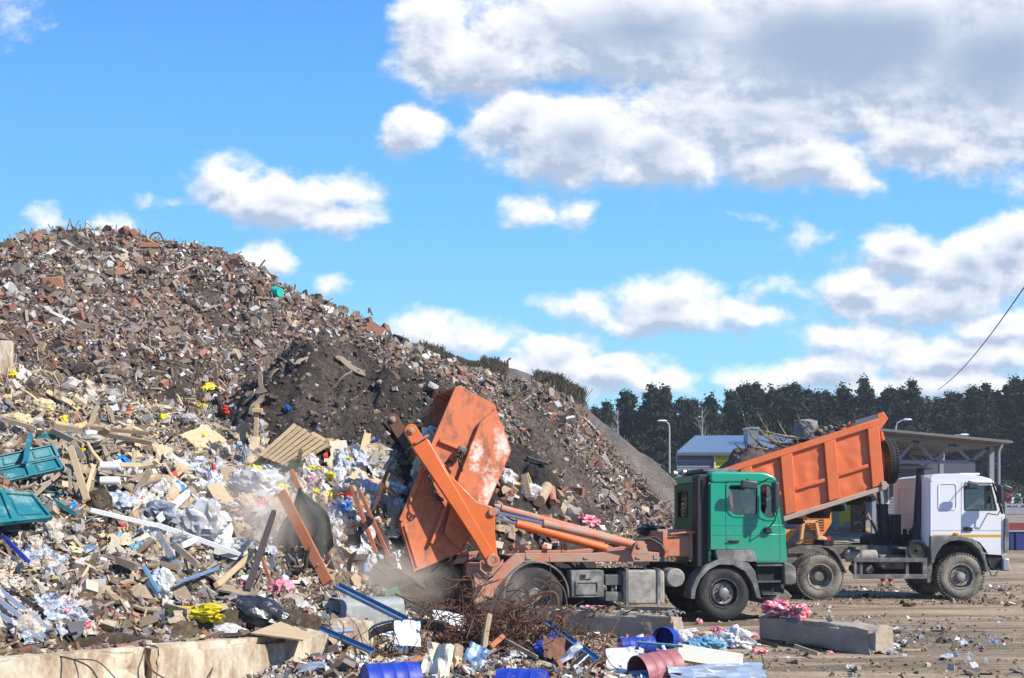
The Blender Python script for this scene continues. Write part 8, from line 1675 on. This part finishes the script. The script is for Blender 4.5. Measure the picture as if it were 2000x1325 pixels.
sheet(925,1290,13.4,.26,.40,'bsteel',204,(1.2,.5,.1),'triangular grey blue metal sheet standing in the scrap'); sheet(1092,1268,14,.42,.34,'rust',205,(.9,.2,.2),'dark rusty sheet behind the white bent strip'); sheet(905,1312,13.2,.26,.22,'rust',206,(1.0,-.4,.4),'orange rusty scrap beside the blue metal sheet')
sheet(1222,1285,13.6,.46,.28,'white',207,(1.0,-.05,-.1),'white folded metal sheet left of the red barrel',amp=.12); sheet(1260,1322,13.2,.8,.22,'white',208,(.5,0,.05),'white metal sheet at the bottom edge',amp=.12); sheet(1105,1288,13.8,.5,.10,'white',209,(.9,-.7,-.2),'white bent strip in front of the rusty sheet',amp=.25); sheet(1070,1258,14.2,.34,.2,'dblue',210,(1.0,-.5,.2),'blue plastic sheet above the white bent strip','plastic sheet')
sheet(1400,1316,12.9,1.1,.26,'zinc',211,(.95,-.04,.03),'long zinc sheet with a rusty upper edge at the bottom edge',amp=.22); sheet(1280,1330,12.9,.35,.2,'bsteel',212,(.8,.1,.2),'grey blue metal sheet at the bottom edge'); sheet(650,1300,13.4,.75,.10,'foil',213,(.5,-.05,.15),'bent pale metal strip in front of the block wall','metal strip',.2); sheet(760,1232,15.2,.35,.2,'white',214,(.8,.3,0),'white sheet corner behind the car bumper','sheet'); sheet(880,1215,15.6,.5,.3,'white',215,(.9,.2,.4),'white sheet behind the left part of the wire tangle','sheet'); sheet(868,1240,15.2,.3,.34,'brick',216,(1.1,.3,.1),'pinkish board in the left part of the wire tangle','board')
m = MB(); m.bb(-.45,.45,-.003,.003,-.10,.10); m.bb(-.45,.45,.004,.16,.097,.103); m.bb(-.45,.45,.004,.16,-.103,-.097); lobj(m, 'metal_duct', 'cmet', W(1388,1283,14.2), (-.2,.18,.25), 'cream painted metal duct right of the red barrel', 'duct')
m = MB(); m.lathe([(-.35,.055),(.35,.055),(.35,.045),(-.35,.045),(-.35,.055)], (0,0,0), 18); lobj(m, 'black_pipe', 'blk', W(1112,1314,13.3), (.5,0,-.8), 'short black pipe open toward the viewer at the bottom edge', 'pipe')
beam('rusty_pipe', (748,1322), (820,1285), 12, .06, 'rustw', 'rusty brown pipe leaning on the blue drum', 'pipe', Ya=12.9, Yb=13.3, warp=0); strip('wood_stick', [(943,1285,14.0),(948,1240,14.1),(955,1200,14.2)], .045, 'stick', 'peeled thick stick standing in front of the wire tangle', 'stick'); beam('wood_batten', (985,1250), (1050,1285), 8, .04, 'wood', 'grey wooden batten sloping below the wire tangle', 'batten', Ya=14.2, Yb=13.9); beam('wood_batten', (960,1262), (985,1240), 10, .04, 'rustw', 'brown curled wooden strip behind the blue metal sheet', 'batten', Ya=14, Yb=14.2); strip('white_rod', [(1294,1262,13.6),(1318,1310,13.4)], .022, 'white', 'white rod lying over the red barrel', 'rod')
beam('white_lath', (1240,1255), (1330,1262), 5, .03, 'tealp', 'pale blue lath behind the red barrel', 'lath', Ya=14.2, Yb=14.0); bag('clear_bag', 1440, 1250, 54, 40, 'film', 123, 'clear white plastic bag left of the brown concrete block', 'plastic bag', amp=.45, d=40); bag('white_foam', 1335, 1242, 34, 30, 'film', 124, 'white foam lump right of the open bucket', 'foam', amp=.2); bag('purple_bag', 1462, 1240, 36, 12, 'pink', 125, 'flat purple white package left of the brown block', 'package', amp=.15)
for i, (px, py, w, h, mk, lb) in enumerate(((1352,1232,22,10,'film','white rag on the litter right of the bucket'),(1378,1240,26,14,'cloth','pale rag in the litter behind the blue canister'),(1402,1232,24,14,'redwhite','red striped wrapper behind the blue canister'),(1365,1215,14,12,'redwhite','small red scrap left of the front wheel'),(1195,1230,34,18,'cloth','pale sack in the litter below the grey block'),(1222,1236,20,12,'cloth','small rag right of the pale sack'),(1160,1240,24,12,'cream','cream scrap left of the pale sack'),(735,1265,24,10,'cream','white tube like scrap in front of the short block'))): bag('litter_rag', px, py, w, h, mk, 130+i, lb, 'rag', amp=.35)
beam('yellow_batten', (1552,1262), (1598,1278), 8, .03, 'wood2', 'yellowish batten leaning on the brown concrete block', 'batten', Ya=17.0, Yb=16.3, la=0); beam('pale_batten', (1762,1270), (1796,1270), 4, .03, 'wood2', 'pale flat batten right of the brown block', 'batten', Ya=16.9, Yb=16.9); bag('stone', 1742, 1275, 20, 10, 'chunk', 140, 'pale stone at the right foot of the brown block', 'stone', amp=.15, sm=False); bag('litter_rag', 1745, 1262, 22, 12, 'film', 141, 'grey plastic scrap at the right end of the brown block', 'plastic scrap'); bag('litter_rag', 1620, 1275, 14, 8, 'redwhite', 142, 'tiny red scrap in front of the brown block', 'plastic scrap'); beam('black_bar', (1480,1252), (1520,1262), 7, .04, 'blk', 'dark bar beside the left end of the brown block', 'bar', Ya=18, Yb=17.6); bag('stone', 1625, 1207, 12, 10, 'chunk', 143, 'small grey stone standing on the brown block', 'stone', sm=False).location = bl+dd*1.05+Vector((0,.1,.02)); bag('brown_lump', 1912, 1150, 14, 8, 'blk', 144, 'small dark lump on the ground right of the white truck wheel', 'lump')
# wire tangle
def tangle(name, cx, cy, Y, wx_, hz_, n, seed, label, r=.009, curl=.35, lmin=.5, lmax=1.6):
    rnd = random.Random(seed); base = W(cx, cy, Y); m = MB()
    for k in range(n):
        a = rnd.uniform(0, 6.28); p = Vector((rnd.gauss(0,.42)*wx_, rnd.gauss(0,.3)*wx_*.6, abs(rnd.gauss(0,.45))*hz_-base.z+.05)); d = Vector((rnd.gauss(0,1), rnd.gauss(0,.7), rnd.gauss(0,.7))).normalized(); L_ = rnd.uniform(lmin, lmax)*wx_; nn = 12; pts = [p]; ax = Vector((rnd.gauss(0,1), rnd.gauss(0,1), rnd.gauss(0,1))).normalized(); w_ = rnd.gauss(0, curl)
        for i in range(nn):
            d = (Matrix.Rotation(w_+rnd.gauss(0,.14), 3, ax) @ d).normalized(); q = pts[-1]+d*L_/nn
            if q.z+base.z < .03: d.z = abs(d.z); q = pts[-1]+d*L_/nn
            pts.append(q)
        m.tube(pts, r*rnd.uniform(.6,1.5), 4, False)
    o = m._build(name, D['wire'], None, 0, True, base); tag(o, label, 'wire tangle', kind='stuff'); return o
tangle('wire_tangle', 985, 1215, 14.7, 1.15, .75, 850, 1, 'countless rusty wires of the tall tangle in front of the rear wheel', .006, .3, .22, .8)
tangle('wire_tangle', 915, 1185, 14.9, .5, 1.05, 380, 2, 'countless rusty wires of the highest left peak of the tangle', .0055, .35, .25, .9)
tangle('wire_tangle', 752, 1262, 14.2, .42, .5, 110, 3, 'countless fine rusty wires curled beside the short concrete block', .005, .5)
tangle('wire_tangle', 1080, 1235, 14.6, .8, .5, 170, 4, 'countless rusty wires low right of the tall tangle', .0055, .4, .25, .8)
tangle('wire_tangle', 1240, 1300, 14.8, 1.6, .12, 40, 5, 'countless thin wires lying over the scrap right of the tangle', .005, .3, .1, .4)
M_RB = D['rust']
for i, (pts, r_, lb) in enumerate((([(1040,1205,14.6),(1050,1160,14.6),(1075,1135,14.6),(1100,1150,14.6),(1108,1190,14.6)],.013,'long looped rusty bar right of the tangle peak'),([(1020,1190,14.5),(1035,1170,14.5),(1062,1158,14.5),(1085,1160,14.5),(1090,1185,14.5)],.02,'flat curled rusty band in front of the rear wheel'),([(772,1160,15.6),(850,1200,15.2)],.011,'long straight rusty rod left of the tangle'),([(808,1175,15.5),(846,1198,15.2)],.010,'short straight rusty rod left of the tangle'),([(866,1128,14.7),(885,1133,14.7),(924,1133,14.7)],.010,'bent rod across the top of the tangle'),([(925,1150,14.6),(975,1133,14.6)],.010,'rod rising right from the top of the tangle'),([(700,1230,14.0),(715,1270,13.8),(745,1310,13.5)],.008,'thin rusty rod rising in front of the short block'),([(1162,1290,13.8),(1180,1262,13.9),(1213,1202,14.2)],.008,'thin rod rising in front of the grey block'),([(1178,1265,13.6),(1195,1300,13.4),(1240,1320,13.2),(1262,1330,13)],.006,'thin looping wire over the white folded sheet'),([(420,1238,13.6),(416,1300,13.3),(405,1330,13.1)],.008,'thin rusty wire hanging down the stained block'),([(75,1285,12.1),(120,1283,12.1),(170,1300,11.9),(190,1325,11.8)],.009,'black cable looping down the lower left block'),([(280,1250,12.9),(286,1290,12.7),(300,1312,12.6),(330,1330,12.5)],.009,'rusty wire curling out of the gap between two blocks'),([(140,1288,12.2),(190,1292,12.1),(225,1325,11.9)],.007,'rusty wire arching over the lower left block'),([(1005,1225,14.4),(1000,1185,14.5),(975,1172,14.5),(985,1150,14.5)],.012,'thick curved rusty bar in the middle of the tangle'),([(1075,1235,14.3),(1085,1205,14.3),(1100,1215,14.3),(1095,1240,14.3)],.02,'curled rusty band low right in the tangle'))):
    strip('rusty_rod', pts, r_, 'wire' if i != 10 else 'blk', lb, 'rod')
scatter_soft(26, (690,1340), (1235,1322), 'rust', 8, 22, 'rust_flake', 'rusty metal flake in the scrap strip', 'metal flake', 'rust flakes in the scrap strip', 31, 'film')
scatter_soft(30, (640,1480), (1240,1322), 'film', 8, 22, 'plastic_scrap', 'white plastic scrap in the foreground scrap strip', 'plastic scrap', 'white scraps in the scrap strip', 32)
scatter_soft(22, (640,1450), (1240,1322), 'card', 8, 22, 'cardboard_scrap', 'brown cardboard scrap in the foreground scrap strip', 'cardboard', 'cardboard scraps in the scrap strip', 33)
scatter_soft(16, (700,1450), (1240,1322), 'tealp', 8, 18, 'plastic_scrap', 'blue grey plastic scrap in the foreground scrap strip', 'plastic scrap', 'blue scraps in the scrap strip', 34)
scatter_planks(34, (640,1330), (1245,1320), PK+PKD, .12, .45, 'short stick or batten in the foreground scrap strip', 'sticks in the scrap strip', 9, .3)
scatter_soft(10, (1760,1998), (1235,1310), 'bluefilm', 8, 24, 'plastic_scrap', 'pale plastic scrap pressed flat into the yard at the lower right', 'plastic scrap', 'scraps on the yard at the lower right', 35, amp=.1)
scatter_planks(14, (1620,1998), (1180,1320), PKD+PK, .12, .45, 'small flat stick lying on the open yard', 'sticks on the yard', 10, .0)
scatter_soft(16, (1490,1998), (1185,1310), 'film', 4, 11, 'paper_scrap', 'tiny white paper scrap on the open yard', 'paper', 'paper scraps on the yard', 36, amp=.1)
bag('black_tarpaulin', 1272, 1037, 56, 24, 'blk', 150, 'bundled black tarpaulin on the deck of the green truck', 'tarpaulin', amp=.3).location = GL+Matrix.Rotation(G.yaw, 3, 'Z') @ G.V(1270, 1035, 1.4)
bpy.data.objects['black_tarpaulin'].scale = (.52,.5,.22)
# rubbish sliding out of the skip
for i in range(26):
    r = random.Random(500+i); u = r.random(); v = r.random(); p = tw(SKF, SKF.V(845-55*v+r.uniform(-6,16), 850+170*v, .1+r.uniform(-.5,.6))); me = crumple_me(300+i % 6, .35, 3).copy(); mk = ['film','dfilm','greyfilm','card','bluefilm','dwood'][i % 6]; o = link_mesh('falling_rubbish', me, D[mk], loc=p); s = r.uniform(.15,.38); o.scale = (s, s*.8, s*.8); o.rotation_euler = (r.random()*3, r.random()*3, r.random()*3)
    tag(o, {'film':'white','dfilm':'dusty','greyfilm':'grey','card':'brown','bluefilm':'bluish','dwood':'dark'}[mk]+' rubbish lump sliding out of the tipped skip', 'rubbish', 'rubbish sliding out of the skip, '+mk)

# dirt and crumbs lying on the concrete blocks
rg = np.random.default_rng(71); P = []
for t0, t1, z in ((-3.2,1.55,.565),(1.65,3.9,.575)):
    n = 260; t = rg.uniform(t0, t1, n); o_ = .25+np.abs(rg.normal(size=n))*.16; k = o_ < .58; q = np.array([[-5.3,11.7]])+t[k,None]*np.array([[wx.x,wx.y]])+o_[k,None]*np.array([[wn_.x,wn_.y]]); P.append(np.column_stack([q, np.full(k.sum(), z)]))
n = 160; t = rg.uniform(-.1, 2.35, n); o_ = rg.uniform(.05,.45,n); d_ = np.array([math.cos(yw), math.sin(yw)]); nn2 = np.array([-d_[1], d_[0]]); q = np.array([[cc.x,cc.y]])-t[:,None]*d_[None]+o_[:,None]*nn2[None]; P.append(np.column_stack([q, np.full(n,.425)]))
P = np.concatenate(P); n = len(P); mass('block_crumbs', P, sizes(n, rg, .035, .6, .012, .14)[:,None]*np.stack([rg.uniform(.8,2.4,n), rg.uniform(.4,1,n), rg.uniform(.2,.5,n)],-1), pal(n, rg, [BRN,TAN,CON,DKB,BRK2], [5,3,3,4,2]), rand_rot(n, rg, .2), .15, rg, M_CHIP, 'countless crumbs and twigs lying along the tops of the concrete blocks', 'crumbs')
# ================================================================== dust and air
def vol(name, density, col, noise=None, anis=.3):
    m = bpy.data.materials.new(name); m.use_nodes = True; t = m.node_tree; t.nodes.remove(t.nodes['Principled BSDF']); v = t.nodes.new('ShaderNodeVolumePrincipled'); v.inputs['Color'].default_value = (*col, 1); v.inputs['Density'].default_value = density; v.inputs['Anisotropy'].default_value = anis
    t.links.new(v.outputs[0], t.nodes['Material Output'].inputs['Volume'])
    if noise:
        co = t.nodes.new('ShaderNodeTexCoord'); n = t.nodes.new('ShaderNodeTexNoise'); n.inputs['Scale'].default_value = noise; n.inputs['Detail'].default_value = 3; t.links.new(co.outputs['Object'], n.inputs['Vector'])
        l = t.nodes.new('ShaderNodeVectorMath'); l.operation = 'LENGTH'; t.links.new(co.outputs['Object'], l.inputs[0]); f = t.nodes.new('ShaderNodeMapRange'); f.interpolation_type = 'SMOOTHSTEP'; f.inputs[1].default_value = 1; f.inputs[2].default_value = .15; f.inputs[3].default_value = 0; f.inputs[4].default_value = 1; t.links.new(l.outputs['Value'], f.inputs[0])
        r = t.nodes.new('ShaderNodeMapRange'); r.inputs[1].default_value = .42; r.inputs[2].default_value = .66; r.inputs[3].default_value = .04; t.links.new(n.outputs[0], r.inputs[0]); a = t.nodes.new('ShaderNodeMath'); a.operation = 'MULTIPLY'; t.links.new(f.outputs[0], a.inputs[0]); t.links.new(r.outputs[0], a.inputs[1]); b = t.nodes.new('ShaderNodeMath'); b.operation = 'MULTIPLY'; t.links.new(a.outputs[0], b.inputs[0]); b.inputs[1].default_value = density; t.links.new(b.outputs[0], v.inputs['Density'])
    return m
def dust(name, px, py, Y, sx, sy, sz, den, label):
    bm = bmesh.new(); bmesh.ops.create_icosphere(bm, subdivisions=3, radius=1); me = bpy.data.meshes.new(name); bm.to_mesh(me); bm.free(); o = link_mesh(name, me, vol(name+'_air', den, (.97,.85,.69), 1.5, -.2), loc=W(px, py, Y)); o.scale = (sx, sy, sz); tag(o, label, 'dust', kind='stuff'); return o
dust('dust_cloud', 500, 1070, 19.9, 1.9, 1.0, 1.9, 3.2, 'pale dust drifting up left of the netting')
dust('dust_cloud', 715, 1135, 20.8, 1.9, .8, .85, 2.3, 'thin dust low under the tipped skip')
dust('dust_cloud', 990, 1150, 20.3, .9, .4, .7, .9, 'thin dust around the rear wheel of the green truck')
m = MB(); m.bb(-170, 230, -12, 330, -2, 60); hz = m._build('haze', vol('haze_air', .0004, (.82,.89,1.0), None, .2), None, 0, False); tag(hz, kind='stuff')
S.cycles.volume_step_rate = 4; S.cycles.volume_max_steps = 64; S.cycles.volume_bounces = 1
S.cycles.max_bounces = 6; S.cycles.diffuse_bounces = 2; S.cycles.glossy_bounces = 2; S.cycles.transparent_max_bounces = 12; S.cycles.transmission_bounces = 3
